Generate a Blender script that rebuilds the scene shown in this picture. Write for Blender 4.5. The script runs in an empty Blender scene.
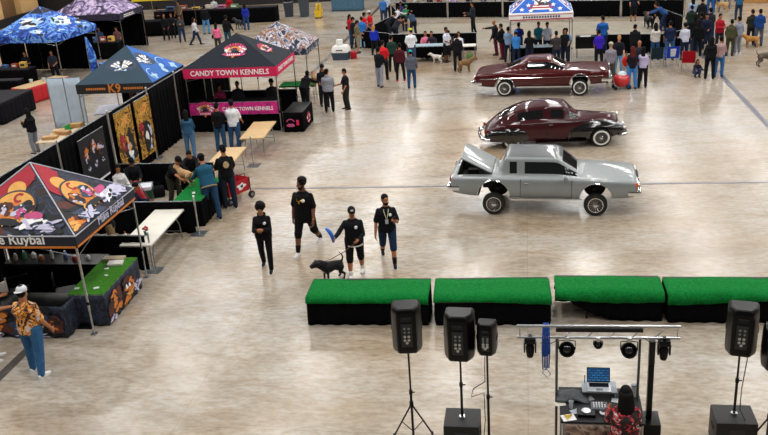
import bpy, bmesh, math, random
from mathutils import Vector, Matrix, Euler
PI = math.pi
D = bpy.data
SC = bpy.context.scene
COL = SC.collection
RND = random.Random(7)

# ------------------------------------------------------------------ camera
CAM_H, CAM_F, CAM_PITCH, CAM_YAW, CAM_ROLL = 8.6, 876.0, .372, .174, -.069
cd = D.cameras.new('camera'); cam = D.objects.new('camera', cd); COL.objects.link(cam)
cd.sensor_width = 36.0; cd.lens = CAM_F / 768 * 36.0; cd.clip_end = 400
_sy, _cy, _sp, _cp = math.sin(CAM_YAW), math.cos(CAM_YAW), math.sin(CAM_PITCH), math.cos(CAM_PITCH)
cF = Vector((-_sy*_cp, _cy*_cp, -_sp)); _R0 = Vector((_cy, _sy, 0)); _U0 = _R0.cross(cF)
cR = math.cos(CAM_ROLL)*_R0 + math.sin(CAM_ROLL)*_U0
cU = -math.sin(CAM_ROLL)*_R0 + math.cos(CAM_ROLL)*_U0
cam.matrix_world = Matrix(((cR.x, cU.x, -cF.x, 0), (cR.y, cU.y, -cF.y, 0), (cR.z, cU.z, -cF.z, CAM_H), (0, 0, 0, 1)))
SC.camera = cam
def at(x, y, z=0.0):
    """the point of the hall, at height z, that the survey photo shows at (x, y)"""
    r = cF*CAM_F + cR*(x-384) - cU*(y-217.5)
    t = (z-CAM_H)/r.z
    return Vector((t*r.x, t*r.y, z))

SC.view_settings.view_transform = 'Standard'
SC.view_settings.look = 'None'
SC.view_settings.gamma = 1.0
SC.view_settings.exposure = 0.0

# ------------------------------------------------------------------ materials
MATS = {}
def srgb(h):
    if isinstance(h, (tuple, list)): return tuple(h)
    h = h.lstrip('#'); v = [int(h[i:i+2], 16)/255 for i in (0, 2, 4)]
    return tuple(c/12.92 if c <= .04045 else ((c+.055)/1.055)**2.4 for c in v)
def mat(name, col, rough=.6, metal=0., noise=.12, scale=9., coat=0., spec=.5, bump=0., emit=None, alpha=1., stretch=None):
    """principled material whose base colour carries a little procedural variation"""
    if name in MATS: return MATS[name]
    m = D.materials.new(name); m.use_nodes = True; nt = m.node_tree; N = nt.nodes; L = nt.links
    b = N['Principled BSDF']; c = srgb(col)
    b.inputs['Roughness'].default_value = rough; b.inputs['Metallic'].default_value = metal
    b.inputs['Coat Weight'].default_value = coat; b.inputs['Coat Roughness'].default_value = .04
    b.inputs['Specular IOR Level'].default_value = spec
    tc = N.new('ShaderNodeTexCoord'); nz = N.new('ShaderNodeTexNoise'); nz.inputs['Scale'].default_value = scale
    nz.inputs['Detail'].default_value = 4
    if stretch:
        mp = N.new('ShaderNodeMapping'); mp.inputs['Scale'].default_value = stretch
        L.new(tc.outputs['Object'], mp.inputs[0]); L.new(mp.outputs[0], nz.inputs['Vector'])
    else: L.new(tc.outputs['Object'], nz.inputs['Vector'])
    r = N.new('ShaderNodeValToRGB')
    r.color_ramp.elements[0].position = .3; r.color_ramp.elements[1].position = .7
    r.color_ramp.elements[0].color = (*[x*(1-noise) for x in c], 1)
    r.color_ramp.elements[1].color = (*[min(1, x*(1+noise)) for x in c], 1)
    L.new(nz.outputs[0], r.inputs[0]); L.new(r.outputs[0], b.inputs['Base Color'])
    if bump:
        bp = N.new('ShaderNodeBump'); bp.inputs['Strength'].default_value = bump; bp.inputs['Distance'].default_value = .02
        L.new(nz.outputs[0], bp.inputs['Height']); L.new(bp.outputs[0], b.inputs['Normal'])
    if emit:
        b.inputs['Emission Color'].default_value = (*c, 1); b.inputs['Emission Strength'].default_value = emit
    if alpha < 1: b.inputs['Alpha'].default_value = alpha
    MATS[name] = m; return m
def print_mat(name, stops, scale=4., rough=.7, distort=2., detail=3., kind='noise', space='Object'):
    """multi-coloured printed cloth: stops = [(pos, colour), ...] along a distorted noise"""
    if name in MATS: return MATS[name]
    m = D.materials.new(name); m.use_nodes = True; nt = m.node_tree; N = nt.nodes; L = nt.links
    b = N['Principled BSDF']; b.inputs['Roughness'].default_value = rough
    tc = N.new('ShaderNodeTexCoord'); nz = N.new('ShaderNodeTexNoise')
    nz.inputs['Scale'].default_value = scale; nz.inputs['Detail'].default_value = detail; nz.inputs['Distortion'].default_value = distort
    L.new(tc.outputs[space], nz.inputs['Vector'])
    r = N.new('ShaderNodeValToRGB'); e = r.color_ramp.elements
    while len(e) < len(stops): e.new(.5)
    for k, (p, c) in enumerate(stops):
        e[k].position = p; e[k].color = (*srgb(c), 1)
    r.color_ramp.interpolation = 'LINEAR'
    L.new(nz.outputs[0], r.inputs[0]); L.new(r.outputs[0], b.inputs['Base Color'])
    MATS[name] = m; return m

# ------------------------------------------------------------------ mesh builder
def frame_of(d):
    d = d.normalized(); a = Vector((0, 0, 1)) if abs(d.z) < .9 else Vector((1, 0, 0))
    u = d.cross(a).normalized(); return u, d.cross(u).normalized()
class MB:
    def __init__(s): s.bm = bmesh.new(); s.mi = 0
    def face(s, vs):
        try: f = s.bm.faces.new(vs); f.material_index = s.mi; return f
        except ValueError: return None
    def box(s, c, size, rz=0., M=None, bev=0.):
        t = bmesh.new(); bmesh.ops.create_cube(t, size=1)
        bmesh.ops.scale(t, vec=Vector(size), verts=t.verts)
        if bev: bmesh.ops.bevel(t, geom=t.edges[:], offset=bev, segments=2, profile=.6, affect='EDGES')
        X = Matrix.Translation(Vector(c)) @ Matrix.Rotation(rz, 4, 'Z')
        if M is not None: X = M @ X
        s._add(t, X); return s
    def _add(s, t, X=None):
        if X is not None: bmesh.ops.transform(t, matrix=X, verts=t.verts)
        mp = {}
        for v in t.verts: mp[v] = s.bm.verts.new(v.co)
        for f in t.faces: s.face([mp[v] for v in f.verts])
        t.free()
    def rings(s, rings, cap=True, closed=False):
        rs = [[s.bm.verts.new(p) for p in r] for r in rings]; n = len(rs[0])
        rr = rs+[rs[0]] if closed else rs
        for a, b in zip(rr, rr[1:]):
            for i in range(n): s.face([a[i], a[(i+1) % n], b[(i+1) % n], b[i]])
        if cap and not closed: s.face(rs[0][::-1]); s.face(rs[-1])
        return s
    def cyl(s, p0, p1, r0, r1=None, n=12, cap=True):
        p0, p1 = Vector(p0), Vector(p1); r1 = r0 if r1 is None else r1
        u, v = frame_of(p1-p0)
        return s.rings([[p+u*(r*math.cos(2*PI*i/n))+v*(r*math.sin(2*PI*i/n)) for i in range(n)] for p, r in ((p0, r0), (p1, r1))], cap)
    def tube(s, pts, r, n=8):
        pts = [Vector(p) for p in pts]; rr = []
        u = None
        for i, p in enumerate(pts):
            d = (pts[min(i+1, len(pts)-1)]-pts[max(i-1, 0)]).normalized()
            if u is None: u, v = frame_of(d)
            else:
                u = (u-d*u.dot(d)); u = u.normalized() if u.length > 1e-6 else frame_of(d)[0]; v = d.cross(u)
            q = r[i] if isinstance(r, (list, tuple)) else r
            rr.append([p+u*(q*math.cos(2*PI*k/n))+v*(q*math.sin(2*PI*k/n)) for k in range(n)])
        return s.rings(rr)
    def lathe(s, prof, c=(0, 0, 0), n=20, M=None):
        c = Vector(c); rr = [[Vector((r*math.cos(2*PI*i/n), r*math.sin(2*PI*i/n), z)) for i in range(n)] for r, z in prof]
        if M is not None: rr = [[M @ p for p in r] for r in rr]
        return s.rings([[p+c for p in r] for r in rr])
    def capsule(s, p0, r0, p1, r1, n=10, k=4):
        p0, p1 = Vector(p0), Vector(p1); d = p1-p0
        if d.length < 1e-6: d = Vector((0, 0, 1e-4)); p1 = p0+d
        e = d.normalized(); u, v = frame_of(d); rr = []
        def ring(c, r): rr.append([c+u*(r*math.cos(2*PI*i/n))+v*(r*math.sin(2*PI*i/n)) for i in range(n)])
        for j in range(k): a = -PI/2+PI/2*(j+.3)/(k); ring(p0+e*(r0*math.sin(a)), r0*math.cos(a))
        ring(p0, r0); ring(p1, r1)
        for j in range(k): a = PI/2*(j+.7)/(k); ring(p1+e*(r1*math.sin(a)), r1*math.cos(a))
        return s.rings(rr)
    def ell(s, c, a, b, h, up=Vector((0, 0, 1)), side=None, n=14, k=8):
        """ellipsoid: half sizes a along side, b across, h along up"""
        c = Vector(c); up = Vector(up).normalized()
        sd = Vector(side) if side is not None else frame_of(up)[0]
        sd = (sd-up*sd.dot(up)).normalized(); fr = up.cross(sd); rr = []
        for j in range(k+1):
            t = -PI/2+PI*(j+.15)/(k+.3)
            rr.append([c+up*(h*math.sin(t))+sd*(a*math.cos(t)*math.cos(2*PI*i/n))+fr*(b*math.cos(t)*math.sin(2*PI*i/n)) for i in range(n)])
        return s.rings(rr)
    def poly(s, pts):
        s.face([s.bm.verts.new(Vector(p)) for p in pts]); return s
    def slab(s, pts, th):
        """polygon given thickness th along its own normal (centred)"""
        pts = [Vector(p) for p in pts]; n = (pts[1]-pts[0]).cross(pts[-1]-pts[0]).normalized()*(th/2)
        return s.rings([[p-n for p in pts], [p+n for p in pts]])
    def sheet(s, grid, th=0.):
        """grid of points (rows of rows) -> cloth; th > 0 gives it thickness"""
        R, C = len(grid), len(grid[0]); g = [[s.bm.verts.new(Vector(p)) for p in r] for r in grid]
        fs = []
        for i in range(R-1):
            for j in range(C-1):
                f = s.face([g[i][j], g[i][j+1], g[i+1][j+1], g[i+1][j]]); fs.append(f)
        if th:
            fs = [f for f in fs if f]
            for f in fs: f.normal_update()
            bmesh.ops.solidify(s.bm, geom=fs, thickness=th)
        return s
    def build(s, name, m, parent=None, smooth=False, sub=0, loc=None, rot=None, recalc=True, auto=None):
        if recalc: bmesh.ops.recalc_face_normals(s.bm, faces=s.bm.faces[:])
        me = D.meshes.new(name); s.bm.to_mesh(me); s.bm.free()
        for x in (m if isinstance(m, (list, tuple)) else [m]): me.materials.append(x)
        if smooth:
            for p in me.polygons: p.use_smooth = True
        o = D.objects.new(name, me); COL.objects.link(o)
        if auto: me.set_sharp_from_angle(angle=math.radians(auto))
        if sub:
            q = o.modifiers.new('Subdivision', 'SUBSURF'); q.levels = q.render_levels = sub
        if parent is not None: o.parent = parent
        if loc is not None: o.location = loc
        if rot is not None: o.rotation_euler = rot
        return o
def tag(o, label=None, cat=None, group=None, kind=None):
    if label: o['label'] = label
    if cat: o['category'] = cat
    if group: o['group'] = group
    if kind: o['kind'] = kind
    return o
def thing(name, label, cat, loc=(0, 0, 0), rz=0., group=None):
    o = D.objects.new(name, None); COL.objects.link(o); o.empty_display_size = .2
    o.location = loc; o.rotation_euler = (0, 0, rz)
    return tag(o, label, cat, group)
def copy_tree(o, parent=None):
    c = o.copy(); COL.objects.link(c)
    if parent is not None: c.parent = parent
    for ch in [q for q in D.objects if q.parent == o]: copy_tree(ch, c)
    return c
# scratch scene in which modifiers are evaluated
TMP = D.scenes.new('scratch')
def tmp_dg():
    with bpy.context.temp_override(scene=TMP, view_layer=TMP.view_layers[0]):
        dg = bpy.context.evaluated_depsgraph_get()
    dg.update(); return dg
def evaluated(bm_or_mesh, mods, name='m'):
    me = bm_or_mesh
    if not isinstance(me, bpy.types.Mesh):
        me = D.meshes.new(name); bm_or_mesh.to_mesh(me); bm_or_mesh.free()
    o = D.objects.new(name, me); TMP.collection.objects.link(o)
    for kind, kw in mods:
        q = o.modifiers.new(kind, kind)
        for k, v in kw.items(): setattr(q, k, v)
    dg = tmp_dg()
    out = D.meshes.new_from_object(o.evaluated_get(dg), depsgraph=dg)
    TMP.collection.objects.unlink(o); D.objects.remove(o); D.meshes.remove(me)
    out.name = name; return out
def mesh_obj(name, me, m, parent=None, smooth=True):
    for i, x in enumerate(m if isinstance(m, (list, tuple)) else [m]):      # (clear() would reset the face indices)
        if i < len(me.materials): me.materials[i] = x
        else: me.materials.append(x)
    if smooth:
        for p in me.polygons: p.use_smooth = True
    o = D.objects.new(name, me); COL.objects.link(o)
    if parent is not None: o.parent = parent
    return o
_font = None
def text(name, body, size, m, parent, M, ext=.003, width=None, bold=False, align='CENTER'):
    """lettering as a mesh: M puts the text's xy plane (x along the line) where it stands"""
    cu = D.curves.new(name, 'FONT'); cu.body = body; cu.size = size; cu.extrude = ext
    cu.align_x = align; cu.align_y = 'CENTER'; cu.resolution_u = 2
    if bold: cu.offset = size*.018
    o = D.objects.new(name, cu); TMP.collection.objects.link(o)
    dg = tmp_dg()
    me = D.meshes.new_from_object(o.evaluated_get(dg), depsgraph=dg)
    TMP.collection.objects.unlink(o); D.objects.remove(o); D.curves.remove(cu)
    if width:
        xs = [v.co.x for v in me.vertices]; k = width/(max(xs)-min(xs))
        for v in me.vertices: v.co.x *= k
    me.transform(M); me.name = name
    return mesh_obj(name, me, m, parent, False)
def basis(o, x, y, z=None):
    x = Vector(x).normalized(); y = Vector(y); y = (y-x*y.dot(x)).normalized(); z = x.cross(y)
    return Matrix(((x.x, y.x, z.x, o[0]), (x.y, y.y, z.y, o[1]), (x.z, y.z, z.z, o[2]), (0, 0, 0, 1)))
def art(name, layers, mats, parent, M, gap=.004, th=.0012):
    """flat printed shapes: layers = [(material index, [(x, y), ...])] stacked outwards from plane M"""
    mb = MB()
    for k, (mi, pts) in enumerate(layers):
        mb.mi = mi; z = gap+k*.0004
        mb.rings([[M @ Vector((x, y, z)) for x, y in pts], [M @ Vector((x, y, z+th)) for x, y in pts]])
    return mb.build(name, mats, parent, recalc=True)
def disc(cx, cy, rx, ry=None, n=28, a0=0., a1=2*PI):
    ry = rx if ry is None else ry
    return [(cx+rx*math.cos(a0+(a1-a0)*i/n), cy+ry*math.sin(a0+(a1-a0)*i/n)) for i in range(n)]
def arc(cx, cy, r0, r1, a0, a1, n=18):
    a0, a1 = math.radians(a0), math.radians(a1)
    o = [(cx+r1*math.cos(a0+(a1-a0)*i/n), cy+r1*math.sin(a0+(a1-a0)*i/n)) for i in range(n+1)]
    return o+[(cx+r0*math.cos(a1-(a1-a0)*i/n), cy+r0*math.sin(a1-(a1-a0)*i/n)) for i in range(n+1)]
def blob(cx, cy, r, seed, n=22, amp=.35, sx=1., sy=1., rot=0.):
    g = random.Random(seed); ph = [g.random()*6.28 for _ in range(4)]; am = [amp*g.random()/(k+1) for k in range(4)]
    out = []
    for i in range(n):
        a = 2*PI*i/n; q = r*(1+sum(am[k]*math.sin((k+2)*a+ph[k]) for k in range(4)))
        x, y = sx*q*math.cos(a), sy*q*math.sin(a); out.append((cx+x*math.cos(rot)-y*math.sin(rot), cy+x*math.sin(rot)+y*math.cos(rot)))
    return out
def furry(cx, cy, r, pal, seed, n=16, sx=1., sy=1.):
    """printed fur: overlapping rotated tufts, large and dark first, small and light last"""
    g = random.Random(seed); out = []
    for q in range(n):
        t = q/max(1, n-1); c = pal[min(len(pal)-1, int(t*len(pal)*.999))]; a, d = g.uniform(0, 6.28), r*g.uniform(0, .75)*(.3+.7*t)
        out.append((c, blob(cx+sx*d*math.cos(a), cy+sy*d*math.sin(a), r*(.62-.45*t)*g.uniform(.7, 1.2), seed*31+q, n=20, amp=.42, sx=sx*g.uniform(.8, 1.3), sy=sy*g.uniform(.5, .9), rot=g.uniform(-.8, .8))))
    return out
# ------------------------------------------------------------------ hall: floor, walls, lamps
def floor_material():
    m = D.materials.new('polished_concrete'); m.use_nodes = True; nt = m.node_tree; N = nt.nodes; L = nt.links
    b = N['Principled BSDF']; tc = N.new('ShaderNodeTexCoord')
    def noise(scale, detail, stretch, dist=0.):
        mp = N.new('ShaderNodeMapping'); mp.inputs['Scale'].default_value = stretch
        n = N.new('ShaderNodeTexNoise'); n.inputs['Scale'].default_value = scale; n.inputs['Detail'].default_value = detail
        n.inputs['Distortion'].default_value = dist; n.inputs['Roughness'].default_value = .62
        L.new(tc.outputs['Object'], mp.inputs[0]); L.new(mp.outputs[0], n.inputs['Vector']); return n
    def ramp(src, stops):
        r = N.new('ShaderNodeValToRGB'); e = r.color_ramp.elements
        while len(e) < len(stops): e.new(.5)
        for k, (p, c) in enumerate(stops): e[k].position = p; e[k].color = (*srgb(c), 1)
        L.new(src, r.inputs[0]); return r
    def mix(kind, f, a, c):
        x = N.new('ShaderNodeMixRGB'); x.blend_type = kind
        if isinstance(f, float): x.inputs[0].default_value = f
        else: L.new(f, x.inputs[0])
        L.new(a, x.inputs[1]); L.new(c, x.inputs[2]); return x
    base = ramp(noise(.16, 7, (.8, 1.2, 1), .5).outputs[0], [(.30, '#a68f73'), (.42, '#b4a693'), (.52, '#b8afa2'), (.62, '#b5b0a8'), (.76, '#bfbbb5')])
    stain = ramp(noise(.55, 9, (.8, 1.4, 1), 1.0).outputs[0], [(.30, '#8f7658'), (.44, '#d8ccba'), (.52, '#ffffff')])
    drag = ramp(noise(1.7, 10, (.8, 1.9, 1), .6).outputs[0], [(.30, '#b8a893'), (.47, '#ebe5dc'), (.62, '#ffffff')])
    fine = ramp(noise(7, 9, (.7, 1.6, 1)).outputs[0], [(.34, '#c2b5a2'), (.58, '#ffffff')])
    x = mix('MULTIPLY', .38, base.outputs[0], stain.outputs[0])
    x = mix('MULTIPLY', .42, x.outputs[0], drag.outputs[0])
    x = mix('MULTIPLY', .6, x.outputs[0], fine.outputs[0])
    # saw-cut joints every 6 m
    br = N.new('ShaderNodeTexBrick'); br.offset = 0; br.inputs['Scale'].default_value = 1
    br.inputs['Brick Width'].default_value = 6.0; br.inputs['Row Height'].default_value = 6.0
    br.inputs['Mortar Size'].default_value = .008; br.inputs['Mortar Smooth'].default_value = .2
    br.inputs['Color1'].default_value = br.inputs['Color2'].default_value = (1, 1, 1, 1)
    br.inputs['Mortar'].default_value = (.7, .66, .6, 1); L.new(tc.outputs['Object'], br.inputs['Vector'])
    x = mix('MULTIPLY', .6, x.outputs[0], br.outputs[0])
    L.new(x.outputs[0], b.inputs['Base Color'])
    rr = N.new('ShaderNodeMapRange'); rr.inputs[3].default_value = .12; rr.inputs[4].default_value = .30
    L.new(noise(.8, 5, (1, 1, 1)).outputs[0], rr.inputs[0]); L.new(rr.outputs[0], b.inputs['Roughness'])
    b.inputs['Specular IOR Level'].default_value = .55
    bp = N.new('ShaderNodeBump'); bp.inputs['Strength'].default_value = .05; bp.inputs['Distance'].default_value = .05
    L.new(noise(2.2, 4, (1, 1, 1)).outputs[0], bp.inputs['Height']); L.new(bp.outputs[0], b.inputs['Normal'])
    return m
mb = MB(); mb.poly([(-75, -6, 0), (60, -6, 0), (60, 100, 0), (-75, 100, 0)])
tag(mb.build('floor', floor_material()), kind='structure')
M_line = mat('floor_line', '#4b4742', rough=.35, noise=.25, scale=3)
M_line2 = mat('floor_line_blue', '#5a5a66', rough=.3, noise=.2, scale=3)
def strip(name, a, b, w, m):
    a, b = Vector(a), Vector(b); d = (b-a).normalized(); n = Vector((-d.y, d.x, 0))*w/2
    mb = MB(); mb.slab([a-n, b-n, b+n, a+n], .004); o = mb.build(name, m); o.location.z = .0021
    return tag(o, kind='structure')
strip('trim_1', (-30, 24.05, 0), (25, 24.3, 0), .10, M_line2)
strip('trim_2', (-10.15, 9, 0), (-10.15, 62, 0), .2, M_line)
strip('trim_3', (7.95, 9, 0), (7.95, 62, 0), .2, M_line2)
strip('trim_4', (-30, 51.3, 0), (25, 51.3, 0), .07, M_line2)
# ---- perimeter: dasher boards with the seating wall above them
M_tan = mat('tan_wall', '#d8b078', rough=.8, noise=.1, scale=.8)
M_brown = mat('brown_recess', '#7a5a3a', rough=.85, noise=.2, scale=.8)
M_blackboard = mat('black_dasher', '#16161a', rough=.55, noise=.2)
M_seat = mat('dark_seating', '#2a2420', rough=.9, noise=.3)
M_red = mat('red_band', '#7a1820', rough=.7)
WX, WY = -37.5, 66.0
mb = MB(); mb.box((WX-.15, 45, .3), (.3, 110, .6)); tag(mb.build('baseboard_left', M_blackboard), kind='structure')
mb = MB(); mb.box((WX-1.0, 45, 4.2), (.4, 110, 8.4)); tag(mb.build('wall_left', M_brown), kind='structure')
k = 0
for y in range(4, 98, 5):
    mb = MB(); mb.box((WX-.55, y, 4.2), (.6, 2.4, 8.4), bev=.04); k += 1
    tag(mb.build('trim_%d' % (4+k), M_tan), kind='structure')
mb = MB(); mb.box((10, WY+.15, .6), (100, .3, 1.2)); tag(mb.build('baseboard_back', M_blackboard), kind='structure')
mb = MB(); mb.box((10, WY+1.2, 4.2), (100, .4, 8.4)); tag(mb.build('wall_back', M_seat), kind='structure')
mb = MB(); mb.box((45, 45, 4.2), (.4, 110, 8.4)); tag(mb.build('wall_right', M_seat), kind='structure')
# ---- roof lamps (rows of rectangular high bays) and the pale light of the hall
w = D.worlds.new('hall'); SC.world = w; w.use_nodes = True
bg = w.node_tree.nodes['Background']; bg.inputs[0].default_value = (1., .97, .93, 1); bg.inputs[1].default_value = .09
for x in range(-36, 37, 8):
    for y in range(2, 108, 8):
        ld = D.lights.new('high_bay', 'AREA'); ld.shape = 'RECTANGLE'; ld.size = 2.0; ld.size_y = .75
        ld.energy = 335; ld.color = (1., .98, .955)
        o = D.objects.new('high_bay_lamp', ld); COL.objects.link(o); o.location = (x, y, 17.5)
# ------------------------------------------------------------------ cars
M_chrome = mat('chrome', '#e4e6ea', rough=.08, metal=1., noise=.03)
M_tyre = mat('tyre', '#151515', rough=.75, noise=.2)
M_white = mat('white_paint', '#e9e8e4', rough=.5, noise=.04)
M_carglass = mat('car_glass', '#0b0d0f', rough=.04, noise=.1, coat=1.)
M_under = mat('underbody', '#0b0b0c', rough=.8)
M_silver = mat('silver_paint', '#8d9394', rough=.38, metal=.25, noise=.04, coat=.6, scale=2)
M_silverroof = mat('grey_roof_paint', '#5a5e60', rough=.3, noise=.06, coat=.8)
M_maroon = mat('maroon_paint', '#38030d', rough=.4, metal=.0, spec=.1, noise=.08, coat=.8, scale=2)
M_burg = mat('burgundy_paint', '#470808', rough=.4, metal=.0, spec=.1, noise=.08, coat=.8, scale=2)
M_blackcar = mat('black_car_paint', '#080607', rough=.12, coat=1.)
M_amber = mat('amber_lens', '#d2601a', rough=.2, coat=1.)
M_redlens = mat('red_lens', '#8e1010', rough=.2, coat=1.)
M_goldrim = mat('gold_spokes', '#b89a6a', rough=.2, metal=1.)
def section(zb, zm, zbelt, w, wb, zt, cab=None):
    h = [(0, zb), (w*.8, zb), (w*.965, zb+.07), (w, zm), (w*.985, zbelt-.06), (wb, zbelt)]
    if cab:
        w6, z6, w7, z7, w8, z8, w9, z9 = cab; h += [(w6, z6), (w7, z7), (w8, z8), (w9, z9), (0, zt)]
    else:
        for t in (.1, .3, .55, .8): h.append((wb*(1-t), zbelt+(zt-zbelt)*(1-(1-t)**2)))
        h.append((0, zt))
    return h+[(-y, z) for y, z in h[-2:0:-1]]      # 20 points round
def cabin(wb, zbelt, wr, zr):
    dz = zr-zbelt; f = lambda t: wb+(wr-wb)*t
    return (f(.04)*.985, zbelt+.04*dz, f(.92), zbelt+.90*dz, f(.97)-.015, zbelt+.975*dz, wr*.55, zr+.02)
def car_shell(stations, glass, paints, cuts, root, roofcells=None, sub=2, name='body'):
    """stations [(x, section)], glass: {(station, ring cell)}; cuts: [mesh, ...]"""
    bm = bmesh.new(); rs = [[bm.verts.new((x, y, z)) for y, z in s] for x, s in stations]
    n = len(rs[0])
    for i in range(len(rs)-1):
        for j in range(n):
            f = bm.faces.new([rs[i][j], rs[i][(j+1) % n], rs[i+1][(j+1) % n], rs[i+1][j]])
            jj = j if j < 10 else 19-j
            f.material_index = 1 if (i, jj) in glass else (3 if roofcells and (i, jj) in roofcells else 0)
    bm.faces.new(rs[0][::-1]); bm.faces.new(rs[-1])
    bmesh.ops.recalc_face_normals(bm, faces=bm.faces[:])
    me = evaluated(bm, [('SUBSURF', dict(levels=sub, render_levels=sub))])
    for c in cuts:
        cm = D.meshes.new('cut'); bmesh.ops.recalc_face_normals(c.bm, faces=c.bm.faces[:])
        for f in c.bm.faces: f.material_index = 2
        c.bm.to_mesh(cm); c.bm.free(); co = D.objects.new('cut', cm); TMP.collection.objects.link(co)
        for q in (cm, me):
            while len(q.materials) < 4: q.materials.append(M_under)
        me = evaluated(me, [('BOOLEAN', dict(operation='DIFFERENCE', object=co, solver='EXACT'))])
        TMP.collection.objects.unlink(co); D.objects.remove(co)
    # split the glass off into panes of its own
    b2 = bmesh.new(); b2.from_mesh(me)
    gl = [f for f in b2.faces if f.material_index == 1]
    seen = set(); islands = []
    for f in gl:
        if f in seen: continue
        st = [f]; isl = []; seen.add(f)
        while st:
            q = st.pop(); isl.append(q)
            for e in q.edges:
                for g in e.link_faces:
                    if g not in seen and g.material_index == 1: seen.add(g); st.append(g)
        islands.append(isl)
    for isl in islands:
        mb = MB(); mp = {}
        for f in isl:
            for v in f.verts:
                if v not in mp: mp[v] = mb.bm.verts.new(v.co+v.normal*.001)
            mb.face([mp[v] for v in f.verts])
        mb.build('window_glass', M_carglass, root, smooth=True, recalc=False)
    bmesh.ops.delete(b2, geom=gl, context='FACES')
    b2.to_mesh(me); b2.free()
    o = mesh_obj(name, me, paints, root); me.set_sharp_from_angle(angle=math.radians(38))
    return o
def wheel(root, x, y, r, w, rim_m, white=0., dish=.55, spokes=28, steer=0.):
    """side: sign of y is the outside"""
    s = 1 if y > 0 else -1
    M = Matrix.Translation((x, y, r)) @ Matrix.Rotation(-s*PI/2+steer*0, 4, 'X')
    mb = MB(); h = w/2
    mb.lathe([(r*.62, -h*.8), (r*.80, -h), (r*.95, -h*.85), (r, -h*.45), (r, h*.45), (r*.95, h*.85), (r*.80, h), (r*.62, h*.8)], n=32, M=M)
    t = mb.build('wheel', M_tyre, root, smooth=True, auto=50)
    if white:
        mb = MB(); mb.rings([[M @ Vector((q*math.cos(2*PI*i/32), q*math.sin(2*PI*i/32), z)) for i in range(32)] for q, z in
            ((r*.64, h*.86), (r*(.64+white), h*1.03), (r*(.64+white), h*.9), (r*.64, h*.7))], closed=True)
        mb.build('whitewall', M_white, t, smooth=True)
    mb = MB()
    mb.lathe([(r*.66, h*.55), (r*.66, h*.98), (r*.60, h*.98), (r*.58, h*.4), (r*.3, h*.15), (.001, h*.12)], n=32, M=M)
    mb.lathe([(.001, h*.2), (.055, h*.3), (.055, h*.95), (.03, h*1.1), (.001, h*1.12)], n=12, M=M)
    for k in range(spokes):
        a = 2*PI*k/spokes; b = a+(.25 if k % 2 else -.25)
        mb.cyl(M @ Vector((.05*math.cos(a), .05*math.sin(a), h*(.9 if k % 2 else .4))), M @ Vector((r*.6*math.cos(b), r*.6*math.sin(b), h*.75)), .006, n=5)
    mb.build('rim', rim_m, t, smooth=True, auto=40)
    mb = MB(); mb.cyl((x, y-s*.1, r), (x, y-s*.5, r), .05); mb.build('axle', M_under, t)
    return t
def arch(x, y0, y1, r, z):
    mb = MB(); mb.cyl((x, y0, z), (x, y1, z), r, n=40); return mb
def shifted(stations, dz, pitch):
    return [(x, [(y, z+dz+pitch*x) for y, z in s]) for x, s in stations]

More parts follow.
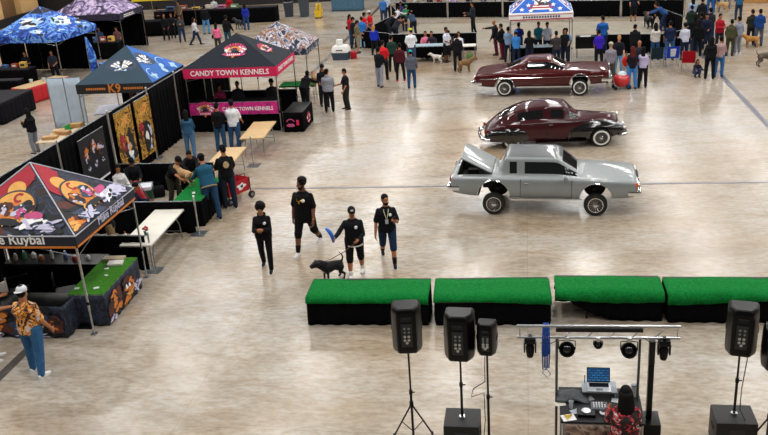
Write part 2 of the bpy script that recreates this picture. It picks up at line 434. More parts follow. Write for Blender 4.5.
# ---- silver two-door coupe with its boot lid up
def silver_coupe():
    root = thing('lowrider_coupe', 'silver two-door coupe jacked up on its wheels with the boot lid open', 'car', (.44, 22.6, 0), math.radians(-3.2))
    dz, pt = .2, -.012
    up = lambda p: Vector((p[0], p[1], p[2]+dz+pt*p[0]))
    cb = cabin(.80, .89, .67, 1.41); S = []
    def st(x, zb, zm, zbelt, w, wb, zt, cab=None): S.append((x, section(zb, zm, zbelt, w, wb, zt, cab)))
    st(-2.53, .46, .62, .82, .80, .76, .84); st(-2.49, .38, .62, .87, .87, .80, .89); st(-2.35, .32, .62, .88, .90, .83, .92)
    st(-1.6, .27, .60, .89, .915, .85, .95); st(-1.22, .25, .58, .89, .915, .85, .96)
    st(-1.06, .25, .58, .89, .915, .84, 1.38, cabin(.80, .89, .68, 1.34))
    st(-.98, .25, .58, .89, .915, .84, 1.42, cb); st(-.92, .25, .58, .89, .915, .84, 1.42, cb)
    st(-.66, .25, .58, .89, .915, .84, 1.43, cb); st(-.58, .25, .58, .89, .915, .84, 1.43, cb)
    st(.1, .25, .58, .89, .915, .84, 1.43, cb); st(.36, .25, .58, .89, .915, .84, 1.41, cb)
    st(.46, .25, .58, .89, .915, .84, 1.38, cabin(.80, .89, .67, 1.37))
    st(.98, .25, .58, .89, .915, .84, .945); st(1.1, .25, .58, .885, .915, .84, .94); st(1.8, .27, .58, .86, .91, .83, .92)
    st(2.36, .30, .56, .83, .88, .81, .87); st(2.47, .36, .56, .80, .85, .79, .85); st(2.5, .42, .56, .72, .80, .75, .76)
    glass = {(7, 6), (9, 6), (10, 6), (11, 6), (12, 6)} | {(12, j) for j in (8, 9)} | {(4, 8), (4, 9)}
    roof = {(i, j) for i in range(5, 12) for j in (8, 9)}
    S = shifted(S, dz, pt)
    t = MB(); t.box((-1.86, 0, .95+dz), (.96, 1.36, .66)); cuts = [arch(-1.33, -1.2, 1.2, .43, .42+dz-.04), arch(1.42, -1.2, 1.2, .42, .40+dz-.06), t]
    body = car_shell(S, glass, [M_silver, M_carglass, M_under, M_silverroof], cuts, root, roof)
    for x in (-1.33, 1.42):
        for y in (-.76, .76): wheel(root, x, y, .315, .2, M_chrome, 0, spokes=32)
    # boot lid: crowned panel swung up about its front edge
    a = math.radians(27); hx, hz = -1.38, .965+dz+.02
    g = []
    for i in range(7):
        u = i/6; row = []
        for j in range(9):
            v = -1+2*j/8; q = u*1.12; sag = .03*(1-v*v); drop = -.22*max(0, u-.86)/.14
            lx, lz = -q+(.0 if u < .86 else .1*(u-.86)/.14), sag+drop
            row.append((hx+lx*math.cos(a)-0*lz, v*.70, hz-lx*math.sin(a)+lz*math.cos(a)))
        g.append(row)
    mb = MB(); mb.sheet(g, .03); mb.build('boot_lid', M_silver, root, smooth=True, auto=35)
    mb = MB()
    for y in (-.6, .6): mb.tube([up((-1.5, y, .8)), (-1.6, y, hz-.02), (-1.75, y, hz+.12)], .014)
    mb.build('lid_strut', M_under, root)
    for x, nm, z, dxx in ((-2.56, 'rear_bumper', .56, -.03), (2.55, 'front_bumper', .5, .03)):
        mb = MB(); mb.box(up((x, 0, z)), (.1, 1.74, .15), bev=.035)
        for s in (-1, 1): mb.box(up((x-dxx*5, s*.86, z)), (.3, .07, .14), bev=.03)
        mb.build(nm, M_chrome, root, smooth=True, auto=40)
    mb = MB(); mb.box(up((2.51, 0, .70)), (.03, .62, .17))
    for k in range(13): mb.box(up((2.53, -.3+.05*k, .70)), (.02, .012, .16))
    mb.build('grille', M_chrome, root)
    for s in (-1, 1):
        mb = MB(); mb.box(up((2.49, s*.56, .71)), (.05, .36, .15), bev=.02); mb.build('headlight', M_white, root)
        mb = MB(); mb.box(up((2.44, s*.80, .70)), (.16, .07, .15), bev=.02); mb.build('indicator', M_amber, root)
        mb = MB(); mb.box(up((-2.52, s*.62, .76)), (.05, .3, .14), bev=.02); mb.build('tail_light', M_redlens, root)
        mb = MB(); mb.box(up((.62, s*.96, .93)), (.1, .16, .1), bev=.03); mb.build('mirror', M_silver, root)
        mb = MB(); mb.box(up((-.42, s*.925, .76)), (.15, .02, .03), bev=.006); mb.build('door_handle', M_chrome, root)
        mb = MB()
        for pts in ([(-.58, .87), (-.6, .34)], [(.78, .87), (.78, .34)], [(-.6, .34), (.78, .34)]):
            mb.tube([up((p[0], s*(.912 if p[1] > .5 else .9), p[1])) for p in pts], .006, 5)
        mb.build('door_seam', M_under, root)
        mb = MB(); mb.box(up((.1, s*.90, .29)), (1.9, .03, .05), bev=.01); mb.build('sill_trim', M_chrome, root)
        mb = MB()
        for x, r, z in ((-1.33, .43, .38), (1.42, .42, .34)):
            mb.tube([up((x+r*1.02*math.cos(q), s*.905, z+r*1.02*math.sin(q))) for q in [PI*k/16 for k in range(17)]], .012, 6)
        mb.build('arch_trim', M_chrome, root)
    mb = MB(); mb.box(up((-1.5, 0, .62)), (.3, 1.1, .3), bev=.03)
    mb.box(up((-2.0, .3, .6)), (.3, .2, .28), bev=.02); mb.box(up((-2.0, -.3, .6)), (.3, .2, .28), bev=.02)
    mb.build('boot_batteries', M_under, root)
    return root
silver_coupe().scale = (.955, .96, .96)

# ---- maroon 1940s fastback
def fastback():
    root = thing('vintage_fastback', 'dark maroon rounded 1940s fastback with black front wings and skirted rear wheels', 'car', (.80, 28.5, 0), math.radians(4))
    S = []
    def st(x, zb, zm, zbelt, w, wb, zt, cab=None): S.append((x, section(zb, zm, zbelt, w, wb, zt, cab)))
    def c(wb, zbelt, wr, zr): return cabin(wb, zbelt, wr, zr)
    st(-2.36, .34, .48, .60, .42, .36, .62); st(-2.30, .28, .48, .68, .56, .48, .74); st(-2.1, .24, .5, .80, .68, .60, .94)
    st(-1.85, .24, .52, .90, .76, .68, 1.16, c(.66, .90, .42, 1.10)); st(-1.55, .24, .55, .96, .80, .74, 1.34, c(.72, .96, .5, 1.28))
    st(-1.2, .24, .58, 1.0, .84, .78, 1.48, c(.76, 1.0, .56, 1.43)); st(-.95, .24, .58, 1.02, .86, .80, 1.55, c(.78, 1.02, .6, 1.5))
    st(-.86, .24, .58, 1.02, .86, .80, 1.57, c(.78, 1.02, .61, 1.52)); st(-.28, .24, .58, 1.04, .87, .81, 1.63, c(.79, 1.04, .63, 1.58))
    st(-.18, .24, .58, 1.04, .87, .81, 1.63, c(.79, 1.04, .63, 1.58)); st(.42, .24, .58, 1.04, .87, .81, 1.58, c(.79, 1.04, .62, 1.53))
    st(.5, .24, .58, 1.04, .87, .80, 1.55, c(.79, 1.04, .61, 1.5))
    st(.86, .24, .58, 1.03, .82, .74, 1.12); st(.98, .24, .58, 1.02, .78, .70, 1.11); st(1.5, .26, .58, .98, .60, .5, 1.1)
    st(2.0, .28, .58, .92, .46, .36, 1.05); st(2.22, .32, .56, .84, .36, .26, .95); st(2.3, .4, .54, .74, .22, .16, .8)
    glass = {(5, 6), (6, 6), (7, 6), (9, 6), (11, 6)} | {(11, 8), (11, 9)} | {(3, 9), (3, 8), (4, 9)}
    body = car_shell(S, glass, [M_maroon, M_carglass, M_under], [], root)
    for s in (-1, 1):
        # front wing: pontoon sweeping back into the door, arch cut for the wheel
        bm = bmesh.new(); R = []
        prof = [(2.42, .16, .62, .14, .5), (2.34, .26, .74, .28, .46), (2.05, .33, .90, .4, .3), (1.6, .36, .96, .5, .24), (1.1, .33, .93, .5, .24), (.6, .25, .86, .4, .24), (.1, .15, .76, .3, .26), (-.3, .05, .66, .15, .3)]
        mb = MB()
        rr = []
        for x, hw, top, _, bot in prof:
            yc = s*(.60 if x > .3 else .70); h = (top-bot)/2; zc = (top+bot)/2
            rr.append([(x, yc+s*hw*math.copysign(abs(math.cos(a))**.7, math.cos(a)), zc+h*math.copysign(abs(math.sin(a))**.75, math.sin(a))) for a in [2*PI*k/14 for k in range(14)]])
        mb.rings(rr); bmesh.ops.recalc_face_normals(mb.bm, faces=mb.bm.faces[:])
        me = evaluated(mb.bm, [('SUBSURF', dict(levels=2, render_levels=2))])
        cu = MB(); cu.cyl((1.62, s*.62, .36), (1.62, s*1.3, .36), .40, n=36); bmesh.ops.recalc_face_normals(cu.bm, faces=cu.bm.faces[:])
        cm = D.meshes.new('c'); cu.bm.to_mesh(cm); cu.bm.free(); co = D.objects.new('c', cm); TMP.collection.objects.link(co)
        me = evaluated(me, [('BOOLEAN', dict(operation='DIFFERENCE', object=co, solver='EXACT'))])
        TMP.collection.objects.unlink(co); D.objects.remove(co)
        o = mesh_obj('front_wing', me, M_blackcar, root); me.set_sharp_from_angle(angle=math.radians(40))
        mb = MB(); rr = []
        for x, hw, top, bot in [(-.72, .04, .62, .34), (-.85, .14, .74, .28), (-1.1, .2, .84, .24), (-1.5, .22, .86, .22), (-1.9, .2, .8, .22), (-2.2, .14, .68, .26), (-2.38, .05, .54, .34)]:
            yc = s*(.72 if x > -1.7 else .62); h = (top-bot)/2; zc = (top+bot)/2
            rr.append([(x, yc+s*hw*math.cos(a), zc+h*math.copysign(abs(math.sin(a))**.8, math.sin(a))) for a in [2*PI*k/14 for k in range(14)]])
        mb.rings(rr); mb.build('rear_wing', M_blackcar, root, smooth=True, sub=2)
        mb = MB(); mb.box((.25, s*.84, .27), (1.75, .24, .05), bev=.02); mb.build('running_board', M_blackcar, root)
        mb = MB(); mb.lathe([(.001, 0), (.085, .0), (.10, .03), (.085, .06), (.001, .085)], M=Matrix.Translation((2.33, s*.64, .78)) @ Matrix.Rotation(PI/2, 4, 'Y'))
        mb.build('headlight', M_chrome, root, smooth=True, auto=40)
        mb = MB(); mb.tube([(2.0, s*.5, .9), (1.3, s*.68, .97), (.6, s*.88, 1.0), (-.2, s*.89, 1.01), (-1.1, s*.86, .98)], .011, 6); mb.build('side_trim', M_chrome, root)
        mb = MB()
        for pts in ([(-.24, 1.0), (-.24, .34)], [(.66, 1.0), (.6, .34)]): mb.tube([(p[0], s*.885, p[1]) for p in pts], .006, 5)
        mb.build('door_seam', M_under, root)
        mb = MB(); mb.box((-.1, s*.9, .93), (.13, .03, .025), bev=.008); mb.build('door_handle', M_chrome, root)
        mb = MB(); mb.box((-2.33, s*.56, .66), (.07, .1, .14), bev=.02); mb.build('tail_light', M_redlens, root)
        wheel(root, 1.62, s*.80, .345, .17, M_chrome, .17, spokes=24)
        wheel(root, -1.42, s*.70, .335, .17, M_chrome, .17, spokes=16)
    for x, nm in ((2.5, 'front_bumper'), (-2.5, 'rear_bumper')):
        k = 1 if x > 0 else -1
        mb = MB(); mb.tube([(x-k*.32, -.9, .42), (x-k*.08, -.78, .42), (x, -.4, .42), (x+k*.02, 0, .42), (x, .4, .42), (x-k*.08, .78, .42), (x-k*.32, .9, .42)], .06, 10)
        for s in (-.3, .3): mb.box((x+k*.02, s, .46), (.07, .06, .24), bev=.02)
        mb.build(nm, M_chrome, root, smooth=True)
    mb = MB()
    for k in range(9): mb.box((2.3-.006*k*k*.4, 0, .44+.05*k), (.04, .64-.03*k, .022), bev=.008)
    mb.build('grille', M_chrome, root)
    mb = MB(); mb.tube([(2.2, 0, 1.0), (1.95, 0, 1.08), (1.2, 0, 1.125)], .012, 6); mb.lathe([(.03, 0), (.02, .06), (.001, .08)], (2.12, 0, 1.0)); mb.build('bonnet_trim', M_chrome, root)
    return root
fastback().scale = (.935, .93, .87)

# ---- burgundy 1960s hardtop
def hardtop():
    root = thing('lowrider_hardtop', 'long burgundy 1960s hardtop with swept roof parked before the starry canopy', 'car', (.66, 35.6, 0), math.radians(-4))
    dz, pt = .1, .02
    S = []
    def st(x, zb, zm, zbelt, w, wb, zt, cab=None): S.append((x, section(zb, zm, zbelt, w, wb, zt, cab)))
    cb = cabin(.84, .90, .66, 1.33)
    st(-2.74, .44, .60, .74, .84, .80, .76); st(-2.69, .36, .60, .82, .92, .86, .84); st(-2.4, .31, .60, .88, .98, .90, .88)
    st(-1.75, .27, .58, .93, 1.0, .91, .93); st(-1.55, .26, .58, .94, 1.0, .90, .96)
    st(-.78, .25, .58, .91, 1.0, .89, 1.30, cabin(.84, .91, .66, 1.25)); st(-.62, .25, .58, .90, 1.0, .89, 1.35, cb)
    st(-.5, .25, .58, .90, 1.0, .89, 1.36, cb); st(.1, .25, .58, .90, 1.0, .89, 1.37, cb)
    st(.26, .25, .58, .90, 1.0, .89, 1.36, cb); st(.36, .25, .58, .90, 1.0, .89, 1.33, cabin(.84, .90, .65, 1.30))
    st(.98, .25, .58, .90, 1.0, .89, .95); st(1.1, .25, .58, .90, 1.0, .89, .95); st(1.9, .27, .58, .89, .99, .89, .91)
    st(2.5, .30, .56, .86, .95, .87, .86); st(2.6, .36, .56, .82, .92, .86, .83); st(2.64, .42, .56, .74, .88, .82, .76)
    glass = {(6, 6), (7, 6), (8, 6), (9, 6), (10, 6)} | {(10, 8), (10, 9)} | {(4, 8), (4, 9)}
    S = shifted(S, dz, pt); up = lambda p: Vector((p[0], p[1], p[2]+dz+pt*p[0]))
    car_shell(S, glass, [M_burg, M_carglass, M_under], [arch(-1.5, -1.2, 1.2, .40, .36+dz-.06), arch(1.5, -1.2, 1.2, .40, .40+dz-.04)], root)
    for x in (-1.5, 1.5):
        for y in (-.82, .82): wheel(root, x, y, .33, .19, M_chrome, .12, spokes=28)
    for x, nm in ((2.7, 'front_bumper'), (-2.78, 'rear_bumper')):
        k = 1 if x > 0 else -1
        mb = MB(); mb.box(up((x, 0, .5)), (.12, 1.86, .17), bev=.045)
        for s in (-1, 1): mb.box(up((x-k*.18, s*.92, .5)), (.36, .08, .15), bev=.03)
        mb.build(nm, M_chrome, root, smooth=True, auto=40)
    mb = MB(); mb.box(up((2.64, 0, .7)), (.03, 1.1, .18))
    for k in range(5): mb.box(up((2.665, 0, .63+.035*k)), (.02, 1.08, .012))
    mb.build('grille', M_chrome, root)
    for s in (-1, 1):
        for q in (.62, .8):
            mb = MB(); mb.lathe([(.001, 0), (.08, 0), (.09, .02), (.07, .05), (.001, .06)], M=Matrix.Translation(up((2.62, s*q, .71))) @ Matrix.Rotation(PI/2, 4, 'Y')); mb.build('headlight', M_white, root, smooth=True)
        for q in (.5, .66, .82):
            mb = MB(); mb.lathe([(.001, 0), (.06, 0), (.06, .03), (.001, .04)], M=Matrix.Translation(up((-2.72, s*q, .70))) @ Matrix.Rotation(-PI/2, 4, 'Y')); mb.build('tail_light', M_redlens, root)
        mb = MB(); mb.box(up((.1, s*.97, .30)), (2.2, .04, .06), bev=.012); mb.build('sill_trim', M_chrome, root)
        mb = MB(); mb.tube([up((-2.5, s*.985, .68)), up((0, s*1.005, .68)), up((2.4, s*.96, .66))], .01, 6); mb.build('side_trim', M_chrome, root)
        mb = MB()
        for x, z in ((-1.5, .30), (1.5, .36)):
            mb.tube([up((x+.41*math.cos(q), s*.99, z+.41*math.sin(q))) for q in [PI*k/16 for k in range(17)]], .013, 6)
        mb.build('arch_trim', M_chrome, root)
        mb = MB()
        for pts in ([(-.45, .88), (-.47, .36)], [(.86, .88), (.86, .36)]): mb.tube([up((p[0], s*1.0, p[1])) for p in pts], .006, 5)
        mb.build('door_seam', M_under, root)
        mb = MB(); mb.box(up((-.3, s*1.0, .8)), (.15, .025, .03), bev=.008); mb.build('door_handle', M_chrome, root)
    return root
hardtop().scale = (.98, .96, 1.0)
# ------------------------------------------------------------------ low stage, speakers, DJ stand
M_turf = mat('green_turf', '#086e2d', rough=.95, noise=.35, scale=26, bump=.5, spec=.15)
M_black = mat('black_cloth', '#08080a', rough=1., noise=.25, scale=5, bump=.3, spec=.08)
M_blkplastic = mat('black_plastic', '#070708', rough=.3, noise=.15, scale=30, spec=.22)
M_blkmetal = mat('black_metal', '#121214', rough=.38, metal=.4)
M_alu = mat('aluminium', '#b9bdc0', rough=.28, metal=1., noise=.08)
M_steel = mat('steel_tube', '#8f949a', rough=.35, metal=.8)
M_greyplate = mat('grey_plate', '#7e858c', rough=.3, metal=.6)
def drape_skirt(pts, z0, z1, amp=.02, per=.16, closed=False, lift=None, seed=0):
    """pleated cloth hanging along the polyline pts from z1 to z0; lift(u) raises the hem"""
    g = random.Random(seed); ph = g.random()*6
    pts = [Vector(p) for p in pts]; L = [0]
    for a, b in zip(pts, pts[1:]): L.append(L[-1]+(b-a).length)
    n = max(8, int(L[-1]/.045)); rows = 7; grid = []
    for r in range(rows):
        t = r/(rows-1); row = []
        for i in range(n+1):
            s = L[-1]*i/n; k = 0
            while k < len(L)-2 and s > L[k+1]: k += 1
            a, b = pts[k], pts[k+1]; d = (b-a).normalized(); p = a+d*(s-L[k]); nn = Vector((d.y, -d.x, 0))
            w = amp*(.25+t)*(math.sin(s/per*2*PI+ph)+.5*math.sin(s/per*3.7+ph*2+t))
            hem = z0+(lift(s/L[-1]) if lift else 0)
            row.append((p.x+nn.x*w, p.y+nn.y*w, z1+(hem-z1)*t))
        grid.append(row)
    return grid
def stage(x0, x1, yf0, yf1, label, z=.61, depth=.92, over=.12, lift=None, tilt=0., seed=0, leg_in=.1):
    cx = (x0+x1)/2; yf = (yf0+yf1)/2; ang = math.atan2(yf1-yf0, x1-x0); w = x1-x0-.03
    root = thing('stage_platform', label, 'stage', (cx, yf+depth/2, 0), ang, 'low turf-covered stage sections')
    h = w/2; d = depth/2
    mb = MB(); mb.box((0, .0, z-.045), (w-.02, depth+.05, .1)); mb.build('deck', M_blkmetal, root)
    # turf: flat top with a front flap folded down, slightly wavy
    g = random.Random(seed); grid = []
    nx = 30
    prof = [(d-.06, .0), (d*.4, .004), (-d*.5, .004), (-d-.02, 0), (-d-.035, -over*.5), (-d-.04, -over)]
    for (y, dz) in prof:
        row = []
        for i in range(nx+1):
            u = i/nx; wv = .012*math.sin(u*9+seed)+.008*math.sin(u*23+seed*3)
            ov = (1+.35*math.sin(u*3.1+seed*2)+tilt*(u-.5)) if dz < -.06 and y < 0 else 1
            row.append((-h-.01+(w+.02)*u, y-(.012*math.sin(u*31+seed) if dz < -.06 else 0), z+.003+dz*ov+(wv if abs(dz) < .01 else 0)+.012))
        grid.append(row)
    mb = MB(); mb.sheet(grid, .012); mb.build('turf_cover', M_turf, root, smooth=True)
    mb = MB(); mb.sheet(drape_skirt([(-h+.01, d, 0), (-h+.01, -d-.0, 0), (h-.01, -d-.0, 0), (h-.01, d, 0)], .012, z-.02, .014, .3, lift=lift, seed=seed), .008)
    mb.build('skirt', M_black, root, smooth=True)
    mb = MB(); mb.sheet(drape_skirt([(h-.01, d+.01, 0), (-h+.01, d+.01, 0)], .012, z-.02, .012, .3, seed=seed+9), .008); mb.build('back_skirt', M_black, root, smooth=True)
    for sx in (-1, 1):
        for sy in (-1, 1):
            mb = MB(); q = sx*(h-(leg_in if sx < 0 else .1)); mb.cyl((q, sy*(d-.1), 0), (q, sy*(d-.1), z-.1), .022); mb.build('leg', M_blkmetal, root)
    return root
stage(-4.52, -1.98, 15.66, 15.72, 'turf-topped black stage section farthest from the DJ stand, end of the row', seed=1, tilt=.9)
stage(-1.90, .46, 15.72, 15.82, 'turf-topped black stage section behind the middle two loudspeakers', seed=2)
stage(.54, 2.66, 16.02, 16.02, 'turf-topped black stage section with its skirt hitched up to show a leg', seed=3, over=.15, depth=.80,
      lift=lambda u: .47 if u < .27 else .47*max(0, 1-(u-.27)/.30)**1.7, leg_in=.62)
stage(2.70, 5.15, 15.98, 16.0, 'turf-topped black stage section behind the loudspeaker nearest the DJ column', seed=4, over=.16, depth=.80)

def speaker(p, rz, label, w=.46, h=.76, d=.40, name='loudspeaker', group=None):
    """p: centre of the underside; the back plate faces local -y"""
    root = thing(name, label, 'loudspeaker', p, rz, group)
    rings = []
    for k, (z, s) in enumerate([(0, .90), (.03, .97), (.08, 1), (h*.55, 1), (h-.1, .98), (h-.03, .93), (h, .82)]):
        a, b = w/2*s, d/2*s
        rings.append([(-a, b, z), (-a, -b*.25, z), (-a*.62, -b, z), (a*.62, -b, z), (a, -b*.25, z), (a, b, z)])
    mb = MB(); mb.rings(rings); bmesh.ops.bevel(mb.bm, geom=[e for e in mb.bm.edges], offset=.012, segments=2, affect='EDGES')
    mb.build('cabinet', M_blkplastic, root, smooth=True, auto=35)
    mb = MB(); mb.box((0, d/2+.006, h*.5), (w*.86, .02, h*.86), bev=.006); mb.build('grille', M_blkmetal, root)
    mb = MB(); mb.box((0, -d/2-.004, h*.44), (w*.36, .02, h*.52), bev=.006); pl = mb.build('amplifier_plate', mat('amp_plate', '#1d1f22', rough=.4), root)
    for i, (x, z, r) in enumerate([(-.03, .60, .018), (.035, .60, .018), (-.03, .52, .016), (.035, .52, .016)]):
        mb = MB(); mb.cyl((x, -d/2-.012, h*z), (x, -d/2-.03, h*z), r); mb.build('knob', M_greyplate, pl)
    mb = MB()
    for x, z in ((-.03, .42), (.03, .42), (-.03, .34), (.03, .34), (0, .28)): mb.cyl((x, -d/2-.012, h*z), (x, -d/2-.026, h*z), .022)
    mb.build('socket_panel', M_alu, pl)
    mb = MB(); mb.box((0, -d/2-.004, h*.79), (w*.34, .03, h*.09), bev=.012); mb.build('top_handle', M_under, root)
    for s in (-1, 1):
        mb = MB(); mb.box((s*w*.485, .04, h*.5), (.03, .12, .08), bev=.012); mb.build('side_handle', M_under, root)
    mb = MB(); mb.cyl((0, 0, -.03), (0, 0, .03), .032); mb.build('pole_socket', M_alu, root)
    return root
def pole_stand(base, top, label, tripod=True, name='speaker_stand', spread=.36):
    base, top = Vector(base), Vector(top); root = thing(name, label, 'stand', base); t = top-base; t.x = t.y = 0
    mb = MB(); mb.cyl((0, 0, .05 if tripod else .0), t*.55, .021); mb.cyl(t*.5, t-Vector((0, 0, .03)), .016); mb.build('pole', M_blkmetal, root, smooth=True, auto=40)
    mb = MB(); mb.cyl(t*.54-Vector((0, 0, .03)), t*.54+Vector((0, 0, .04)), .03); mb.cyl(t*.54, t*.54+Vector((.07, 0, 0)), .01); mb.build('clamp', M_blkplastic, root)
    if tripod:
        hub = Vector((0, 0, .72)); mb = MB(); mb.cyl(hub-Vector((0, 0, .04)), hub+Vector((0, 0, .05)), .034); mb.build('collar', M_blkplastic, root)
        for k in range(3):
            a = 2*PI*k/3-PI/2+.15; e = Vector((spread*math.cos(a), spread*math.sin(a), .015)); mid = hub.lerp(e, .55)
            mb = MB(); mb.cyl(hub, e, .014); g = mb.build('leg', M_blkmetal, root)
            mb = MB(); mb.cyl(e+Vector((0, 0, -.013)), e+Vector((0, 0, .03)), .02); mb.build('rubber_foot', M_blkplastic, g)
            mb = MB(); mb.cyl(mid, (0, 0, .2), .008); mb.build('brace', M_blkmetal, root)
    else:
        mb = MB(); mb.cyl((0, 0, 0), (0, 0, .03), spread); mb.build('threaded_foot', M_alu, root)
    return root
def subwoofer(p, label, w=.56, h=.55, d=.52, rz=0.):
    root = thing('subwoofer', label, 'subwoofer', p, rz)
    mb = MB(); mb.box((0, 0, h/2+.01), (w, d, h-.02), bev=.015); mb.build('cabinet', mat('sub_paint', '#0d0e10', rough=.55, noise=.2, scale=40), root, smooth=True, auto=40)
    mb = MB(); mb.box((0, d/2+.008, h/2), (w*.9, .016, h*.85)); mb.build('grille', M_blkmetal, root)
    mb = MB(); mb.box((0, -d/2-.004, h*.5), (w*.4, .014, h*.6), bev=.004); pl = mb.build('amplifier_plate', mat('amp_plate', '#1d1f22'), root)
    mb = MB(); mb.cyl((.04, -d/2-.01, h*.6), (.04, -d/2-.03, h*.6), .02); mb.build('knob', M_greyplate, pl)
    for sx in (-1, 1):
        mb = MB(); mb.box((sx*(w/2+.002), 0, h*.62), (.02, .16, .07), bev=.01); mb.build('side_handle', M_under, root)
        for sy in (-1, 1):
            mb = MB(); mb.cyl((sx*w*.4, sy*d*.4, 0), (sx*w*.4, sy*d*.4, .025), .025); mb.build('rubber_foot', M_blkplastic, root)
    return root
A = at(408, 348, 1.74)
pole_stand((A.x, A.y, 0), A, 'black tripod speaker stand in front of the first stage section')
speaker(A, .12, 'big black loudspeaker on the tripod stand with splayed legs')
B = at(460, 356, 1.66); SB = .55
subwoofer((B.x, B.y, 0), 'black subwoofer under the middle loudspeaker pole')
pole_stand((B.x, B.y, SB), B, 'black pole rising from the subwoofer between two pole stands', tripod=False, name='speaker_pole', spread=.05)
speaker(B, -.05, 'big black loudspeaker on the pole beside the small rounded one')
Cc = at(487, 352, 1.74)
pole_stand((Cc.x, Cc.y, 0), Cc, 'slim black stand carrying the small rounded loudspeaker', tripod=False, spread=.2)
speaker(Cc, -.1, 'small black rounded loudspeaker with a lit control plate', w=.30, h=.52, d=.28)
mb = MB(); mb.tube([Cc+Vector((-.02, -.14, .1)), Cc+Vector((-.03, -.2, -.1)), Cc+Vector((-.04, -.04, -.5)), Cc+Vector((-.22, -.06, -.62)), Cc+Vector((-.26, -.05, -.78)), Cc+Vector((-.06, -.04, -.7)), Cc+Vector((-.05, -.04, -1.2)), Vector((Cc.x-.1, Cc.y-.05, .012)), Vector((Cc.x-.4, Cc.y-.4, .012))], .007, 6)
tag(mb.build('speaker_cable', M_blkplastic, None, smooth=True), 'black cable looping off the slim speaker stand', 'cable')
Dd = at(740, 351, 1.66)
subwoofer((Dd.x, Dd.y, 0), 'black subwoofer near the picture edge, under a lone loudspeaker', w=.60)
pole_stand((Dd.x, Dd.y, SB), Dd, 'black pole on the subwoofer right of the DJ stand', tripod=False, name='speaker_pole', spread=.05)
speaker(Dd, -.22, 'big black loudspeaker on a pole right of the DJ stand', w=.44)
mb = MB(); mb.tube([Dd+Vector((.03, -.2, .2)), Dd+Vector((.05, -.24, 0)), Dd+Vector((.06, -.06, -.6)), Dd+Vector((.07, -.03, -1.0)), Vector((Dd.x+.1, Dd.y-.04, .6)), Vector((Dd.x+.12, Dd.y-.2, .57))], .007, 6)
tag(mb.build('speaker_cable', M_blkplastic, None, smooth=True), 'black cable hanging beside the pole right of the DJ stand', 'cable')
Ee = at(775, 366, 1.6)
pole_stand((Ee.x, Ee.y, 0), Ee, 'black speaker stand cut off by the edge of the picture')
speaker(Ee, -.2, 'black loudspeaker cut off by the edge of the picture', w=.40, h=.62)

# ---- column speaker
Q = at(648, 428, .3); Q.z = 0
root = thing('column_speaker', 'tall slim black column loudspeaker on a cube base beside the DJ stand', 'loudspeaker', Q)
mb = MB(); mb.box((0, 0, .25), (.33, .40, .48), bev=.015); mb.build('bass_cabinet', M_blkplastic, root, smooth=True, auto=40)
mb = MB(); mb.box((0, .204, .25), (.29, .012, .42)); mb.build('grille', M_blkmetal, root)
mb = MB(); mb.box((0, .02, .98), (.085, .10, .97), bev=.012); mb.build('spacer_column', M_blkplastic, root, smooth=True, auto=40)
mb = MB(); mb.box((0, .02, 1.65), (.09, .105, .40), bev=.015); mb.build('driver_column', M_blkmetal, root, smooth=True, auto=40)
for sx in (-1, 1):
    for sy in (-1, 1):
        mb = MB(); mb.cyl((sx*.12, sy*.15, 0), (sx*.12, sy*.15, .02), .02); mb.build('rubber_foot', M_blkplastic, root)

# ---- lighting truss over the DJ desk
TZ = 2.25
tl, tr = at(517, 328, TZ), at(680, 324.5, TZ); TY = (tl.y+tr.y)/2
root = thing('lighting_truss', 'aluminium ladder truss on two uprights above the DJ desk', 'truss', ((tl.x+tr.x)/2, TY, 0), .02)
h = (tr.x-tl.x)/2; gap = .19
for z in (TZ, TZ-gap):
    mb = MB(); mb.cyl((-h, 0, z), (h, 0, z), .022); mb.build('rail', M_alu, root, smooth=True, auto=40)
for k in range(8):
    x = -h+.04+k*(2*h-.08)/7
    mb = MB(); mb.cyl((x, 0, TZ-gap), (x+(.18 if 0 < k < 7 else 0), 0, TZ), .009); mb.build('rung', M_alu, root)
ux = [at(557, 400, 1.15).x-root.location.x, at(639.5, 400, 1.15).x-root.location.x]
for x in ux:
    mb = MB(); mb.cyl((x, 0, .03), (x, 0, TZ-gap), .02); u = mb.build('upright', mat('dark_upright', '#55585c', rough=.4, metal=.6), root, smooth=True, auto=40)
    mb = MB(); mb.box((x, 0, .015), (.09, .5, .03), bev=.008); mb.build('base_plate', M_blkmetal, u)
mb = MB(); mb.box((0.02, -.01, TZ-.055), (1.25, .06, .055), bev=.01); bar = mb.build('light_bar', M_blkmetal, root)
RX, RY = root.location.x, root.location.y
def hang(px): return at(px, 337, TZ-gap).x
def moving_head(x, label):
    r = thing('moving_head_light', label, 'stage light', (x, TY, TZ-gap))
    mb = MB(); mb.box((0, 0, -.055), (.17, .14, .09), bev=.02); mb.build('base', M_blkplastic, r, smooth=True, auto=40)
    mb = MB()
    for s in (-1, 1): mb.box((s*.082, 0, -.17), (.025, .09, .17), bev=.01)
    mb.box((0, 0, -.10), (.19, .09, .02)); mb.build('yoke', M_blkplastic, r, smooth=True, auto=40)
    mb = MB(); mb.lathe([(.001, -.12), (.05, -.12), (.062, -.06), (.066, .04), (.05, .09), (.001, .1)], (0, 0, -.21), n=16); hd = mb.build('head', M_blkplastic, r, smooth=True, auto=40)
    mb = MB(); mb.lathe([(.001, 0), (.045, 0), (.04, .012), (.001, .014)], (0, 0, -.342), n=16); mb.build('lens', M_carglass, hd, smooth=True)
    mb = MB(); mb.box((0, 0, -.0), (.05, .07, .05)); mb.build('clamp', M_blkmetal, r)
